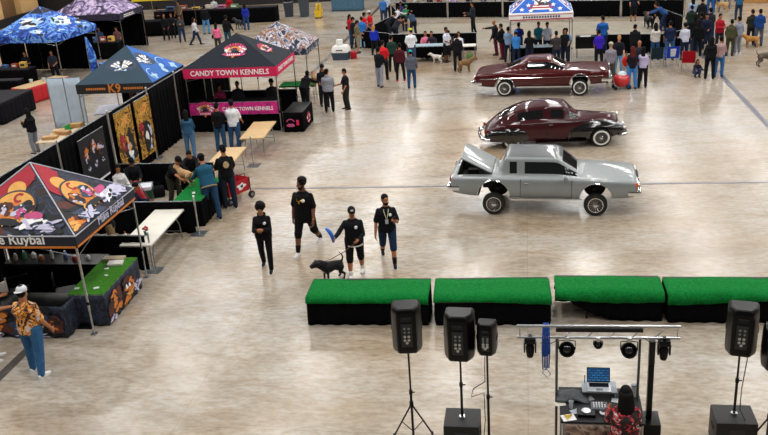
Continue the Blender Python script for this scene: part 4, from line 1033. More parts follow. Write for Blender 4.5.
for k in (0, 1):
    F, hw = cn.face(k); art('printed_lines', [(INK, [(-.9+.3*q, -.07), (-.7+.3*q, -.07), (-.66+.3*q, .06), (-.88+.3*q, .06)]) for q in range(7)], PAL, cn.vl, F, gap=.002)

# ------------------------------------------------------------------ pipe and drape
def drape(name, a, b, h, label, group=None, m=None, seed=0, amp=.03):
    a, b = Vector(a), Vector(b); d = b-a
    root = thing(name, label, 'drape', a, math.atan2(d.y, d.x), group); L = d.length
    mb = MB(); mb.sheet(drape_skirt([(.03, 0, 0), (L-.03, 0, 0)], .02, h-.03, amp, .28, seed=seed), .008); mb.build('curtain', m or M_black, root, smooth=True)
    mb = MB(); mb.cyl((0, 0, h-.03), (L, 0, h-.03), .017); mb.build('rail', M_steel, root)
    return root
def post(p, h, label, group=None):
    root = thing('drape_post', label, 'post', (p[0], p[1], 0), 0, group)
    mb = MB(); mb.cyl((0, 0, .0), (0, 0, h), .025, n=14); mb.build('upright', M_alu, root, smooth=True, auto=40)
    mb = MB(); mb.box((0, 0, .006), (.40, .40, .012), bev=.004); mb.build('base_plate', M_steel, root)
    mb = MB(); mb.cyl((0, 0, h), (0, 0, h+.03), .03); mb.build('cap', M_white, root)
XB = -12.62
ys = [14.9, 18.0, 21.3, 24.4, 27.4, 29.9, 32.8, 35.8]
where = ['behind the near canopy', 'between the near canopy and the dog banner', 'carrying the dog banner', 'carrying the gold banners', 'between the gold banners and the pink booth', 'beside the pink-edged canopy', 'behind the pink-edged canopy']
for i in range(7):
    drape('black_drape', (XB, ys[i]+.03, 0), (XB, ys[i+1]-.03, 0), 2.42, 'tall black drape '+where[i], 'tall black booth drapes', seed=i)
wp = ['at the near end of the tall drapes', 'near the canopy with the red C', 'left of the dog banner', 'between the dog banner and the gold banners', 'at the far edge of the gold banners', 'halfway to the pink-edged canopy', 'behind the pink-edged canopy', 'at the far end of the tall drapes']
for i, y in enumerate(ys): post((XB+.0, y), 2.46, 'silver drape post '+wp[i], 'posts of the tall drapes')
drape('low_drape', (-12.4, 18.28, 0), (-9.05, 18.28, 0), .95, 'low black drape between the near canopy and the white table', 'low black dividers', seed=21)
post((-8.98, 18.28), 1.0, 'short silver post behind the near canopy corner', 'short divider posts')
drape('low_drape', (-12.4, 20.55, 0), (-8.72, 20.62, 0), .95, 'low black drape in front of the green-topped table', 'low black dividers', seed=22)
post((-8.66, 20.6), 1.05, 'short silver post at the corner of the green-topped table', 'short divider posts')
drape('low_drape', (-12.4, 24.0, 0), (-9.3, 24.05, 0), .92, 'low black drape behind the man bending over a dog', 'low black dividers', seed=23)
post((-8.85, 26.4), .98, 'short silver post between the two tan tables', 'short divider posts')
drape('low_drape', (-12.3, 33.3, 0), (-9.0, 33.3, 0), .95, 'low black drape behind the pink-edged booth', 'low black dividers', seed=24)
# banners on the tall drape
def wall_banner(name, y0, y1, z0, z1, m, label, layers, group=None):
    r = thing(name, label, 'banner', (XB+.09, (y0+y1)/2, z0), 0, group); w, h = y1-y0, z1-z0
    BM = basis((0, 0, h/2), (0, 1, 0), (0, 0, 1)); BM = basis((0, 0, h/2), (0, 1, 0), (0, 0, 1))
    mb = MB(); mb.box((0, 0, 0), (w, h, .012), M=BM); c = mb.build('banner_cloth', m, r)
    art('printed_art', layers, PAL, c, BM, gap=.0065)
    mb = MB(); mb.cyl((0, -w/2, h), (0, w/2, h), .014); mb.build('top_rail', M_steel, r)
L = []
for q in (-1, 0, 1): L += furry(q*.42, .2+.12*(q == 0), .32, [INK, BRN, BRN, INK, ORG, LAV], 60+q, 22, .8, 1.2)+furry(q*.42, -.18, .14, [LAV, SLT, LAV], 70+q, 6)
L += [(WHT, [(-.7, -.72), (.7, -.72), (.7, -.66), (-.7, -.66)])]
wall_banner('dog_banner', 22.2, 23.8, .7, 2.15, M_ink, 'black banner picturing three brown dogs above a white line', L)
M_goldban = print_mat('gold_banner', [(.3, '#140a04'), (.42, '#4a2c0a'), (.49, '#b8821e'), (.54, '#e0b44a'), (.6, '#7a4410'), (.67, '#1c0e06'), (.76, '#d09a30')], 3.6, .6, 2.5)
def goldart(sd): return furry(.15, -.35, .5, [INK, INK, BRN, INK, LAV, INK, GLD], sd, 26, .7, 1.5)+furry(-.3, -.1, .3, [BRN, CRM, BRN, ORG], sd+1, 12, .7, 1.2)+[(WHT, blob(.12, -.5, .13, sd+2, amp=.7)), (SKY, blob(.15, -.68, .1, sd+3, amp=.7)), (CRM, blob(-.35, .1, .13, sd+4, amp=.5))]+furry(0, .6, .3, [GLD, GLD, ORG, GLD], sd+5, 10, 1.8, .45)
wall_banner('gold_banner', 24.6, 25.85, .35, 2.3, M_goldban, 'gold banner with red patch, beside the dog banner', goldart(5), 'gold printed banners')
wall_banner('gold_banner', 26.1, 27.3, .35, 2.3, M_goldban, 'gold banner with a dark archway, farther from the dog banner', goldart(45)+[(INK, blob(0, -.35, .3, 77, sy=1.6, sx=.8)), (WHT, blob(.0, -.3, .1, 71, sy=1.8))], 'gold printed banners')

# ------------------------------------------------------------------ tables
M_tabwhite = mat('table_white', '#d6d2c6', rough=.45, noise=.06, scale=3); M_tabtan = mat('table_tan', '#c9a878', rough=.5, noise=.1, scale=3)
def folding_table(c, rz, L, W, label, m=None, h=.745, group=None, drapem=None, art_=None, name='folding_table', turf=False):
    """L runs along local y"""
    root = thing(name, label, 'table', (c[0], c[1], 0), rz, group)
    mb = MB(); mb.box((0, 0, h-.022), (W, L, .044), bev=.01); mb.build('tabletop', m or M_tabwhite, root, smooth=True, auto=40)
    for s in (-1, 1):
        for q in (-1, 1):
            mb = MB(); mb.tube([(q*(W/2-.1), s*(L/2-.45), h-.05), (q*(W/2-.1), s*(L/2-.24), h*.55), (q*(W/2-.08), s*(L/2-.22), .015)], .014, 6); mb.build('leg', M_steel, root)
        mb = MB(); mb.cyl((-(W/2-.09), s*(L/2-.235), .22), (W/2-.09, s*(L/2-.235), .22), .01); mb.build('crossbar', M_steel, root)
    if turf:
        mb = MB(); mb.box((0, 0, h+.006), (W*1.01, L*1.0, .014)); mb.build('turf_mat', turf if turf is not True else M_turf, root)
    if drapem:
        g = drape_skirt([(-W/2-.012, L/2+.012, 0), (-W/2-.012, -L/2-.012, 0), (W/2+.012, -L/2-.012, 0), (W/2+.012, L/2+.012, 0), (-W/2-.011, L/2+.013, 0)], .015, h-.004, .012, .25, seed=int(L*100))
        mb = MB(); mb.sheet(g, -.006); mb.build('table_skirt', drapem, root, smooth=True)
    if art_:
        M = basis((W/2+.035, 0, h/2), (0, 1, 0), (0, 0, 1)); art('printed_art', art_, PAL, root, M, gap=.003)
    return root
M_skirtprint = print_mat('night_print', [(.3, '#0a0c14'), (.46, '#141a2a'), (.54, '#2b3852'), (.58, '#0c0f18'), (.68, '#1a2134'), (.74, '#56648a'), (.8, '#0d101a')], 3.0, .7, 3.)
La = furry(-.5, 0, .42, [INK, BRN, BRN, ORG, BRN, INK, ORG], 3, 26, 1.1, .9)+furry(.15, -.02, .36, [INK, BRN, INK, BRN, ORG], 5, 22, 1.2, .9)+furry(.62, -.15, .24, [SLT, LAV, LAV, SLT], 8, 12, 1.4, .7)+furry(-.75, -.25, .16, [LAV, LAV, SLT], 9, 8, 1.6, .6)+furry(.12, -.13, .2, [ORG, GLD, ORG, INK], 17, 10, 2.0, .4)+[(WHT, blob(.05, .07, .055, 10)), (WHT, blob(.2, .06, .05, 11))]
folding_table((-9.27, 16.42), .03, 1.9, .80, 'turf-topped table with a printed dog cloth under the near canopy', drapem=M_skirtprint, art_=La, turf=mat('grass_green_turf', '#3f7d22', rough=.95, noise=.3, scale=26, bump=.4, spec=.15), name='draped_table')
t = folding_table((-10.75, 15.25), PI/2, 2.5, .62, 'front counter with a printed night-blue dog cloth under the near canopy', m=M_blkplastic, drapem=M_skirtprint, name='draped_table')
Lf = furry(.55, .03, .46, [INK, SLT, INK, SLT, INK, SLT], 3, 30, 1.5, .8)+furry(-.5, 0, .44, [BRN, BRN, ORG, INK, ORG, LAV], 13, 30, 1.3, .85)+furry(.42, -.08, .2, [CRM, CRM, INK], 5, 6, 1.6, .7)+furry(.5, -.3, .2, [LAV, LAV, SLT], 8, 10, 2.6, .35)+furry(-.35, -.28, .18, [LAV, WHT, SLT], 18, 10, 2.2, .4)+furry(1.08, 0, .3, [BRN, ORG, BRN, INK], 7, 18, .9, 1.1)
art('printed_art', Lf, PAL, t, basis((-.35, 0, .37), (0, -1, 0), (0, 0, 1)), gap=.003)
folding_table((-9.30, 19.3), .03, 2.4, .80, 'bare white folding table between the two low black drapes', m=M_tabwhite)
folding_table((-9.10, 22.05), .02, 1.9, .78, 'turf-topped table draped in black beside the bending man', drapem=M_black, turf=True, name='draped_table')
folding_table((-9.28, 25.2), .04, 1.75, .80, 'nearer bare tan table, beside the man in a black cap', m=M_tabtan, group='bare tan tables')
folding_table((-9.10, 28.1), .06, 2.1, .82, 'farther bare tan table, under the pink banner', m=M_tabtan, group='bare tan tables')
t = folding_table((-8.45, 31.1), 0., 1.6, .72, 'black draped table with a pink logo at the pink-edged booth corner', m=M_blkplastic, drapem=M_black, name='draped_table', art_=candy(-.1, 0, .24))
art('printed_art', [(PNK, arc(-.1, -.02, .13, .17, 20, 160)), (PNK, blob(-.1, -.1, .08, 3, sx=1.6)), (VAL, [(.12, -.1), (.22, -.1), (.22, .1), (.12, .1)])], PAL, t, basis((0, -.835, .37), (1, 0, 0), (0, 0, 1)), gap=.003)
folding_table((-9.35, 35.0), 0., .9, 1.5, 'turf-topped table under the white printed canopy', turf=True, m=M_blkplastic, name='folding_table')
folding_table((-16.45, 28.3), .02, 2.5, .80, 'pale table stacked with boxes beyond the tall drape', m=mat('table_cream', '#cbb899', rough=.6, noise=.1))
folding_table((-16.3, 31.6), .3, 1.5, .8, 'pale grey table beyond the boxes, under the teal canopy', m=mat('table_grey', '#a9aab8', rough=.5))
rt = folding_table((-22.1, 37.0), -.32, 2.6, .9, 'table with a red cloth under the blue canopy', m=mat('tan_cloth', '#b59a6e', rough=.8), drapem=mat('red_cloth', '#b8121e', rough=.7, noise=.1), name='draped_table')
# boxes and turf on the pale table
for i, (x, y, w, d, hh, rz, c, lb) in enumerate([(-16.5, 27.5, .5, .34, .1, .2, '#b58a58', 'flat tan carton at the near end of the pale table'), (-16.28, 28.05, .46, .32, .12, -.1, '#a87a4a', 'brown carton in the middle of the pale table'), (-16.62, 28.35, .4, .3, .09, .4, '#c8a070', 'light tan carton beside the turf square'), (-16.25, 29.0, .42, .3, .14, .1, '#b08850', 'tan carton at the far end of the pale table')]):
    r = thing('carton', lb, 'box', (x, y, .746), rz); mb = MB(); mb.box((0, 0, hh/2), (w, d, hh), bev=.006); mb.build('box_body', mat('carton'+c[1:], c, rough=.85, noise=.12), r)
    mb = MB(); mb.box((0, 0, hh+.002), (w*.98, .05, .004)); mb.build('tape', mat('tape', '#d8c49a', rough=.4), r)
mb = MB(); mb.box((0, 0, .008), (.5, .8, .016)); tag(mb.build('turf_mat', M_turf, None, loc=(-16.55, 29.05+.0, .746)), 'square of green turf lying on the pale table', 'mat')
# pale blue backdrop of two hanging panels
for i, (x, lb) in enumerate(((-18.10, 'pale blue-grey hanging panel farther from the teal canopy'), (-17.38, 'pale blue-grey hanging panel next to the teal canopy'))):
    r = thing('backdrop_panel', lb, 'panel', (x, 31.3, 0), 0, 'pale backdrop panels')
    mb = MB(); mb.sheet(drape_skirt([(-.34, 0, 0), (.34, 0, 0)], .03, 2.08, .014, .3, seed=i), .01); mb.build('cloth', mat('pale_blue_cloth', '#b4c4d4', rough=.8, noise=.08, scale=3), r, smooth=True)
    mb = MB(); mb.cyl((-.35, 0, 2.09), (.35, 0, 2.09), .016); mb.build('rail', M_steel, r)
    for s in (-1, 1): mb = MB(); mb.cyl((s*.345, 0, 0), (s*.345, 0, 2.09), .012); mb.build('upright', M_steel, r)
# tan and dark posters hanging under the teal canopy
r = thing('poster_stand', 'narrow orange-edged poster with a white dog under the teal canopy', 'poster', (-15.0, 31.9, 0), 0)
PM = basis((0, 0, 1.15), (1, 0, 0), (0, 0, 1)); mb = MB(); mb.box((0, 0, 0), (.85, 1.7, .02), M=PM); c = mb.build('poster', M_ink, r)
art('printed_art', [(BRN, [(-.4, -.82), (-.28, -.82), (-.28, .82), (-.4, .82)]), (LAV, blob(.05, .25, .22, 4, amp=.5)), (SLT, blob(.05, -.2, .25, 5)), (WHT, blob(.08, .2, .12, 8, amp=.5))], PAL, c, PM, gap=.011)
mb = MB(); mb.box((0, .0, .15), (.1, .1, .3)); mb.box((0, 0, .015), (.7, .4, .03)); mb.build('base', M_blkmetal, r)
# black skirted risers and counters at the far-left
def block(c, rz, sx, sy, h, label, m=None, name='draped_counter'):
    r = thing(name, label, 'counter', (c[0], c[1], 0), rz)
    mb = MB(); mb.box((0, 0, h-.03), (sx, sy, .06), bev=.01); mb.build('top', mat('counter_top', '#201f24', rough=.8, spec=.2), r)
    g = drape_skirt([(-sx/2, sy/2, 0), (-sx/2, -sy/2, 0), (sx/2, -sy/2, 0), (sx/2, sy/2, 0), (-sx/2+.001, sy/2, 0)], .015, h-.03, .012, .3, seed=int(sx*10))
    mb = MB(); mb.sheet(g, -.008); mb.build('skirt', m or mat('dark_grey_cloth', '#141317', rough=1., noise=.2, spec=.1), r, smooth=True)
block((-22.9, 33.6), .0, 3.2, 2.6, .9, 'big dark draped counter at the picture edge before the red table')
block((-23.9, 36.6), .0, 2.2, .5, 1.0, 'narrow black draped counter behind the big dark one', M_black)
block((-25.4, 39.6), -.1, 3.0, .8, .95, 'black draped counter beneath the blue canopy', M_black)
block((-24.4, 46.4), 0, 4.0, .8, .95, 'black draped counter beneath the purple canopy', M_black)
block((-20.6, 57.5), 0, 8.5, .9, 1.0, 'long black draped counter along the far aisle', M_black)
def goods(cx, cy, z, n, w, seed, where):
    g = random.Random(seed); pal = [('#c8b8a8', 'beige'), ('#b86a86', 'pink'), ('#5a7a4a', 'green'), ('#d0d0d4', 'white'), ('#8a6a4a', 'brown'), ('#4a6a9a', 'blue'), ('#a84a3a', 'rust'), ('#d8b050', 'yellow')]
    for q in range(n):
        c, nm_ = pal[(q+seed) % 8]; h = g.uniform(.14, .3); r = thing('goods_box', '%s boxed goods on the %s' % (nm_, where), 'box', (cx-w/2+w*(q+.5)/n, cy+g.uniform(-.12, .12), z), g.uniform(-.3, .3), 'goods on the far counters')
        mb = MB(); mb.box((0, 0, h/2), (w/n*.6, .24, h), bev=.015); mb.build('box_body', mat('goods_box'+c[1:], c, rough=.7, noise=.25, scale=20), r)
        mb = MB(); mb.box((0, -.122, h*.5), (w/n*.4, .006, h*.4)); mb.build('front_label', M_white if q % 2 else M_navy, r)
goods(-25.4, 39.6, .95, 5, 2.6, 3, 'black counter under the blue canopy')
goods(-24.4, 46.4, .95, 7, 3.6, 1, 'black counter under the purple canopy')
goods(-21.5, 57.5, 1.0, 6, 5.5, 5, 'long black counter along the far aisle')
block((-23.3, 53.6), 0, 3.0, .8, .95, 'black draped counter beneath the yellow-edged canopy', M_black)
# side walls hung inside the far canopies
drape('black_drape', (-26.6, 43.8, 0), (-22.4, 43.3, 0), 2.3, 'tall black back drape under the blue canopy', 'back drapes of the far row', seed=31)
drape('black_drape', (-26.4, 49.9, 0), (-22.3, 49.9, 0), 2.3, 'tall black back drape under the purple canopy', 'back drapes of the far row', seed=32)
drape('black_drape', (-25.9, 40.2, 0), (-26.5, 43.6, 0), 2.3, 'tall black side drape under the blue canopy', 'back drapes of the far row', seed=33)
drape('black_drape', (-16.0, 32.4, 0), (-13.3, 32.4, 0), 2.3, 'tall black back drape under the teal canopy', 'back drapes of the far row', seed=34)
# feather flag of the blue booth
r = thing('feather_flag', 'tall blue printed flag beside the red table', 'flag', (-20.9, 39.6, 0), 0)
mb = MB(); mb.sheet([[(-.02+.42*t*math.sin(PI*(.12+.8*z)) if t else 0, .02*math.sin(z*6), .35+1.95*z) for t in (0, .33, .66, 1)] for z in [i/12 for i in range(13)]], .008); mb.build('flag_cloth', M_bluecamo, r, smooth=True)
mb = MB(); mb.tube([(-.02, 0, 0), (-.02, 0, 1.6), (.02, 0, 2.3)], .012, 6); mb.build('pole', M_alu, r)
mb = MB(); mb.box((0, 0, .01), (.4, .4, .02)); mb.build('base_plate', M_steel, r)
r = thing('draped_box', 'small counter in a blue printed cloth beside the flag', 'counter', (-20.3, 40.4, 0), -.2)
mb = MB(); mb.sheet(drape_skirt([(-.4, .3, 0), (-.4, -.3, 0), (.4, -.3, 0), (.4, .3, 0), (-.399, .3, 0)], .015, .86, .012, .3), -.008); mb.build('skirt', M_bluecamo, r, smooth=True)
mb = MB(); mb.box((0, 0, .87), (.82, .62, .03)); mb.build('top', M_bluecamo, r)

# ---- what lies on and under the near canopy and on the tables
r = thing('shelf_table', 'black low table of goods at the back of the near canopy', 'table', (-10.9, 17.35, 0), PI/2)
mb = MB(); mb.box((0, 0, .70), (.6, 2.4, .05), bev=.01); mb.build('tabletop', M_blkplastic, r)
mb = MB(); mb.sheet(drape_skirt([(-.3, 1.2, 0), (-.3, -1.2, 0), (.3, -1.2, 0), (.3, 1.2, 0), (-.299, 1.2, 0)], .015, .68, .012, .25, seed=5), -.006); mb.build('table_skirt', M_black, r, smooth=True)
mb = MB(); mb.box((0, 0, .006), (2.85, 2.55, .01)); tag(mb.build('rubber_mat', mat('black_rubber', '#0b0b0c', rough=.9, spec=.1), None, loc=(-10.6, 16.6, 0)), 'black rubber mat under the near canopy', 'mat')
for i, (x, c, h, rr, lb) in enumerate([(-11.9, '#c9b8a0', .16, .05, 'pale bottle'), (-11.7, '#3a8a5a', .2, .04, 'green bottle'), (-11.5, '#d8d4cc', .14, .055, 'white tub'), (-11.25, '#b86a3a', .12, .07, 'orange tub'), (-11.0, '#d0c8b8', .22, .04, 'tall cream bottle'), (-10.7, '#4a6a9a', .18, .045, 'blue bottle'), (-10.4, '#a83a3a', .12, .06, 'red tub'), (-10.1, '#d8d8d8', .1, .05, 'small white tub')]):
    r = thing('bottle' if 'bottle' in lb else 'tub', lb+' on the goods table at the back of the near canopy', 'bottle' if 'bottle' in lb else 'tub', (x, 17.3+.06*(i % 3), .726), 0, 'goods at the back of the near canopy')
    mb = MB(); mb.lathe([(.001, 0), (rr, 0), (rr, h*.7), (rr*.6, h*.85), (.001, h*.85)], n=14); mb.build('container', mat('goods'+c[1:], c, rough=.4), r, smooth=True, auto=40)
    mb = MB(); mb.cyl((0, 0, h*.84), (0, 0, h), rr*.5); mb.build('cap', M_white, r)
for i, (x, y, rz, lb) in enumerate([(-10.15, 16.25, .5, 'black folding chair beside the turf-topped table under the near canopy'), (-11.3, 16.3, 2.2, 'black folding chair in the middle of the near canopy')]):
    r = thing('folding_chair', lb, 'chair', (x, y, .012), rz)
    mb = MB(); mb.box((0, 0, .44), (.42, .44, .03), bev=.01); mb.build('seat', M_blkplastic, r)
    mb = MB(); mb.box((-.22, 0, .72), (.03, .44, .26), bev=.01); mb.build('backrest', M_blkplastic, r)
    for s_ in (-1, 1):
        mb = MB(); mb.tube([(-.22, s_*.22, .86), (-.2, s_*.22, .5), (.22, s_*.22, .01)], .012, 6); mb.build('leg', M_blkmetal, r)
        mb = MB(); mb.tube([(.16, s_*.2, .43), (-.22, s_*.2, .01)], .012, 6); mb.build('leg', M_blkmetal, r)
def slabthing(nm, x, y, z, sx, sy, sz, c, lb, cat, rz=0., grp=None):
    mb = MB(); mb.box((0, 0, sz/2), (sx, sy, sz), bev=min(.01, sz*.3)); return tag(mb.build(nm, mat('item'+c[1:], c, rough=.6), None, smooth=True, auto=40, loc=(x, y, z), rot=(0, 0, rz)), lb, cat, grp)
slabthing('paper_stack', -9.25, 17.0, .762, .34, .24, .05, '#d8d4cc', 'stack of pale papers at the back of the grass-green table', 'paper', .2)
slabthing('cardboard_tray', -9.38, 17.22, .762, .5, .2, .07, '#a89878', 'tan tray at the back edge of the grass-green table', 'tray', .05)
slabthing('business_card', -9.35, 16.75, .762, .1, .07, .006, '#e6e6e4', 'white card in the middle of the grass-green table', 'card', .5)
slabthing('business_card', -9.2, 16.4, .762, .09, .06, .006, '#e6e6e4', 'white card nearer the front of the grass-green table', 'card', -.3)
slabthing('business_card', -9.55, 15.72, .762, .1, .07, .02, '#dfe6e2', 'white card pile on the front left corner of the grass-green table', 'card', .3)
slabthing('business_card', -9.12, 15.75, .762, .12, .08, .02, '#dfe6e2', 'white card pile on the front right corner of the grass-green table', 'card', .6)
slabthing('phone', -9.1, 21.7, .762, .08, .15, .01, '#d8d8d4', 'pale phone lying on the green table', 'phone', .3)
r = thing('flower_pot', 'small red flower in a green pot on the white table', 'plant', (-9.25, 18.75, .746), 0)
mb = MB(); mb.lathe([(.001, 0), (.04, 0), (.055, .1), (.001, .09)], n=14); mb.build('pot', mat('pot_green', '#2a6a5a', rough=.6), r, smooth=True, auto=40)
mb = MB()
for q in range(7): a = q*.9; mb.ell((.05*math.cos(a), .05*math.sin(a), .15+.02*(q % 3)), .035, .03, .03, n=8, k=5)
mb.build('blossom', mat('blossom_red', '#a0302c', rough=.7), r, smooth=True)
r = thing('spray_bottle', 'white bottle at the near end of the white table', 'bottle', (-9.62, 18.4, .746), 0)
mb = MB(); mb.lathe([(.001, 0), (.04, 0), (.042, .14), (.016, .2), (.001, .2)], n=14); mb.build('container', M_white, r, smooth=True, auto=40)
mb = MB(); mb.cyl((0, 0, .195), (0, 0, .24), .017); mb.build('cap', M_crimson, r)
for i, (x, y, rz, lb) in enumerate(((-22.5, 36.9, .2, 'pale cup on the left of the red-clothed table'), (-22.0, 37.15, .5, 'pale cup in the middle of the red-clothed table'), (-21.5, 37.1, 0, 'pale cup on the right of the red-clothed table'))):
    r = thing('cup', lb, 'cup', (x, y, .746), rz, 'cups on the red cloth'); mb = MB(); mb.lathe([(.001, 0), (.06, 0), (.09, .16), (.08, .16), (.05, .01), (.001, .01)], n=14); mb.build('body', mat('pale_cup', '#c9ccc8', rough=.5), r, smooth=True, auto=40)
# ------------------------------------------------------------------ people and dogs
SKIN = [mat('skin_light', '#c98e6e', rough=.6, noise=.08, scale=14), mat('skin_tan', '#a86c48', rough=.6, noise=.08, scale=14), mat('skin_brown', '#6b4028', rough=.55, noise=.08, scale=14), mat('skin_dark', '#3d251a', rough=.5, noise=.08, scale=14)]
def cloth(c, rough=.85):
    return mat('cloth'+(c if isinstance(c, str) else str(c)), c, rough=rough, noise=.14, scale=11, spec=.15)
HAIRM = {c: mat('hair_'+c, v, rough=.7, noise=.3, scale=30, spec=.15) for c, v in dict(black='#0c0a09', brown='#2e1c12', blond='#a8824a', grey='#9b948c', red='#5a2014').items()}
M_sole = mat('shoe_sole', '#d8d6d0', rough=.6); M_gold_j = mat('gold_jewellery', '#d8a83a', rough=.25, metal=1.)
M_eye = mat('eye', '#1a120e', rough=.2)
def remeshed(mb, vox, smooth=3, sub=0):
    bmesh.ops.recalc_face_normals(mb.bm, faces=mb.bm.faces[:])
    mods = [('REMESH', dict(mode='VOXEL', voxel_size=vox)), ('SMOOTH', dict(iterations=smooth, factor=.5))]
    return evaluated(mb.bm, mods)
def rad(d): return math.radians(d)
def person(pos, heading, label, H=1.75, lvl=2, skin=1, top='#101014', sleeve='short', bottom='#1d2a44', legs='long', shoes='#18181a', hair='short', hairc='black',
           hat=None, hatc='#111113', lean=0, hip=(0, 0), knee=(0, 0), sh=((8, 8), (8, 8)), el=(15, 15), inward=(0, 0), head=(0, 0), fat=1., beard=False, hem=0., group=None,
           topmat=None, extras=(), coat=False, female=False, spreadleg=.0, roll=0.):
    """pos: point between the feet (or a pixel pair); heading in degrees, 0 = +x, 90 = away from the camera"""
    vox = {0: .0085, 1: .013, 2: .020, 3: .027}[lvl]
    fat = fat+.10
    if lvl <= 1: H *= 1.03
    P = Vector((pos[0], pos[1], pos[2] if len(pos) > 2 else 0)); k = H/1.75
    gr = random.Random(label)
    if hip == (0, 0):
        a_, b_ = gr.uniform(-9, 12), gr.uniform(-9, 12); hip = (a_, b_); knee = (max(0, a_)*1.1+gr.uniform(2, 9), max(0, b_)*1.1+gr.uniform(2, 9)); spreadleg += gr.uniform(.0, .05)
        if lean == 0: lean = gr.uniform(-2, 6)
        if head == (0, 0): head = (gr.uniform(-35, 35), gr.uniform(-2, 18))
    if sh == ((8, 8), (8, 8)):
        sh = ((gr.uniform(-6, 26), gr.uniform(6, 15)), (gr.uniform(-6, 26), gr.uniform(6, 15))); el = (gr.uniform(12, 75), gr.uniform(12, 75)); inward = (gr.uniform(0, 18), gr.uniform(0, 18))
    root = thing('person', label, 'person', P, rad(heading), group)
    X, Y, Z = Vector((1, 0, 0)), Vector((0, 1, 0)), Vector((0, 0, 1))
    TH, SHN, FT = .43*k, .42*k, .075*k
    ln = rad(lean); U = Vector((math.sin(ln), math.sin(rad(roll)), math.cos(ln))).normalized(); F = Vector((math.cos(ln), 0, -math.sin(ln)))
    drops = [TH*math.cos(rad(hip[i]))+SHN*math.cos(rad(hip[i]-knee[i]))+FT for i in (0, 1)]
    ph = max(drops)
    # horizontal shift so that the feet sit around the origin
    fx = [TH*math.sin(rad(hip[i]))+SHN*math.sin(rad(hip[i]-knee[i])) for i in (0, 1)]
    pel = Vector((-(fx[0]+fx[1])/2, 0, ph))
    J = {}
    for i, s in ((0, 1), (1, -1)):
        h = pel+Y*(s*.09*k*(.5+.5*fat))+Z*-.02*k; a = rad(hip[i]); b = rad(hip[i]-knee[i]); sp = s*(.035+spreadleg)
        kn = h+Vector((math.sin(a), sp, -math.cos(a)))*TH; an = kn+Vector((math.sin(b), sp*.4, -math.cos(b)))*SHN
        J['hip', i], J['knee', i], J['ank', i] = h, kn, an
        sw = (.160 if not female else .142)*k*(.7+.3*fat); S = pel+U*(.392*k)+Y*(s*sw)
        f, ab = rad(sh[i][0]), rad(sh[i][1]); d1 = Vector((math.sin(f)*math.cos(ab), s*math.sin(ab), -math.cos(f)*math.cos(ab)))
        e = S+d1*(.285*k); f2 = f+rad(el[i]); iw = rad(inward[i]); d2 = Vector((math.sin(f2)*math.cos(iw), s*math.sin(ab)*.5*math.cos(iw)-s*math.sin(iw), -math.cos(f2)*math.cos(iw))).normalized()
        w = e+d2*(.25*k)
        J['sh', i], J['el', i], J['wr', i], J['hd', i] = S, e, w, d2
    nk = pel+U*(.49*k); hu = (U+F*math.tan(rad(head[1]*.6))).normalized() if head[1] else U
    hu = (hu*.6+Z*.4+F*.12).normalized()
    hc = nk+hu*(.156*k)
    hy = rad(head[0]); hp = rad(head[1]); Hf = Vector((math.cos(hy), math.sin(hy), 0)); Hf = (Hf*math.cos(hp)-Z*math.sin(hp)).normalized()
    Hs = Z.cross(Hf).normalized(); Hu = Hf.cross(Hs)
    def hpnt(x, y, z): return hc+(Hf*x+Hs*y+Hu*z)*k
    bare = 1.; cov = .86
    def torso_rings(g, zs=None, add=0.):
        base = zs or [(-.11, .150, .105), (-.03, .165, .118), (.08, .150, .105), (.20, .145, .105), (.33, .165, .118), (.395, .150, .10), (.445, .105, .078), (.475, .068, .062), (.50, .056, .054)]
        out = []
        for t, a, b in base:
            fa, fb = (a*(.5+.5*fat)), (b*fat if t < .4 else b)
            if female and .25 < t < .36: fb += .022
            c = pel+U*(t*k)+F*((fat-1)*.06*k if t < .3 else 0)
            out.append([c+(Y*((fa*g+add)*math.cos(2*PI*i/16))+F*((fb*g+add)*math.sin(2*PI*i/16)))*k for i in range(16)])
        return out
    tb = .2 if lvl <= 1 else .0
    # ---- body: one continuous skin
    mb = MB(); mb.rings(torso_rings(cov))
    lf = .5+.5*fat
    for i, s in ((0, 1), (1, -1)):
        lc = cov if legs != 'bare' else 1.; cl = 1. if legs == 'shorts' else lc
        mb.capsule(J['hip', i], .083*k*lf*cov, J['knee', i], .054*k*cl); mb.capsule(J['knee', i], .054*k*cl, J['knee', i].lerp(J['ank', i], .35), .056*k*lf*cl); mb.capsule(J['knee', i].lerp(J['ank', i], .35), .056*k*lf*cl, J['ank', i], .036*k)
        mb.capsule(J['ank', i]+Z*-.01*k, .034*k, J['ank', i]+X*.13*k+Z*-.045*k, .026*k)
        ac = cov if sleeve != 'none' else 1.; fc = cov if sleeve == 'long' else 1.
        mb.capsule(J['sh', i], .055*k*ac, J['el', i], .041*k*lf*(1. if sleeve != 'long' else cov)); mb.capsule(J['el', i], .041*k*lf*fc, J['wr', i], .027*k)
        # hand: palm, four curled fingers of different lengths, thumb off the side
        w, d = J['wr', i], J['hd', i]; side = (Y*s); across = d.cross(side).normalized()
        if across.length < .1: across = X
        pn = (side-d*side.dot(d)).normalized(); fr = d.cross(pn).normalized()
        if fr.x < 0: fr = -fr
        inn = -pn
        mb.capsule(w, .026*k, w+d*.03*k, .028*k, n=8); mb.ell(w+d*.065*k, .018*k, .04*k, .05*k, up=d, side=pn, n=10, k=6)
        fr_ = .0085*k if lvl <= 1 else .012*k
        for q, (o, l) in enumerate(((-.030, .058), (-.010, .072), (.010, .078), (.030, .07))):
            b0 = w+d*.095*k+fr*o*k; b1 = b0+(d*.8+inn*.35).normalized()*l*.55*k; b2 = b1+(d*.35+inn*.8).normalized()*l*.5*k
            mb.capsule(b0-d*.02*k, fr_*1.1, b1, fr_, n=6, k=2); mb.capsule(b1, fr_, b2, fr_*.85, n=6, k=2)
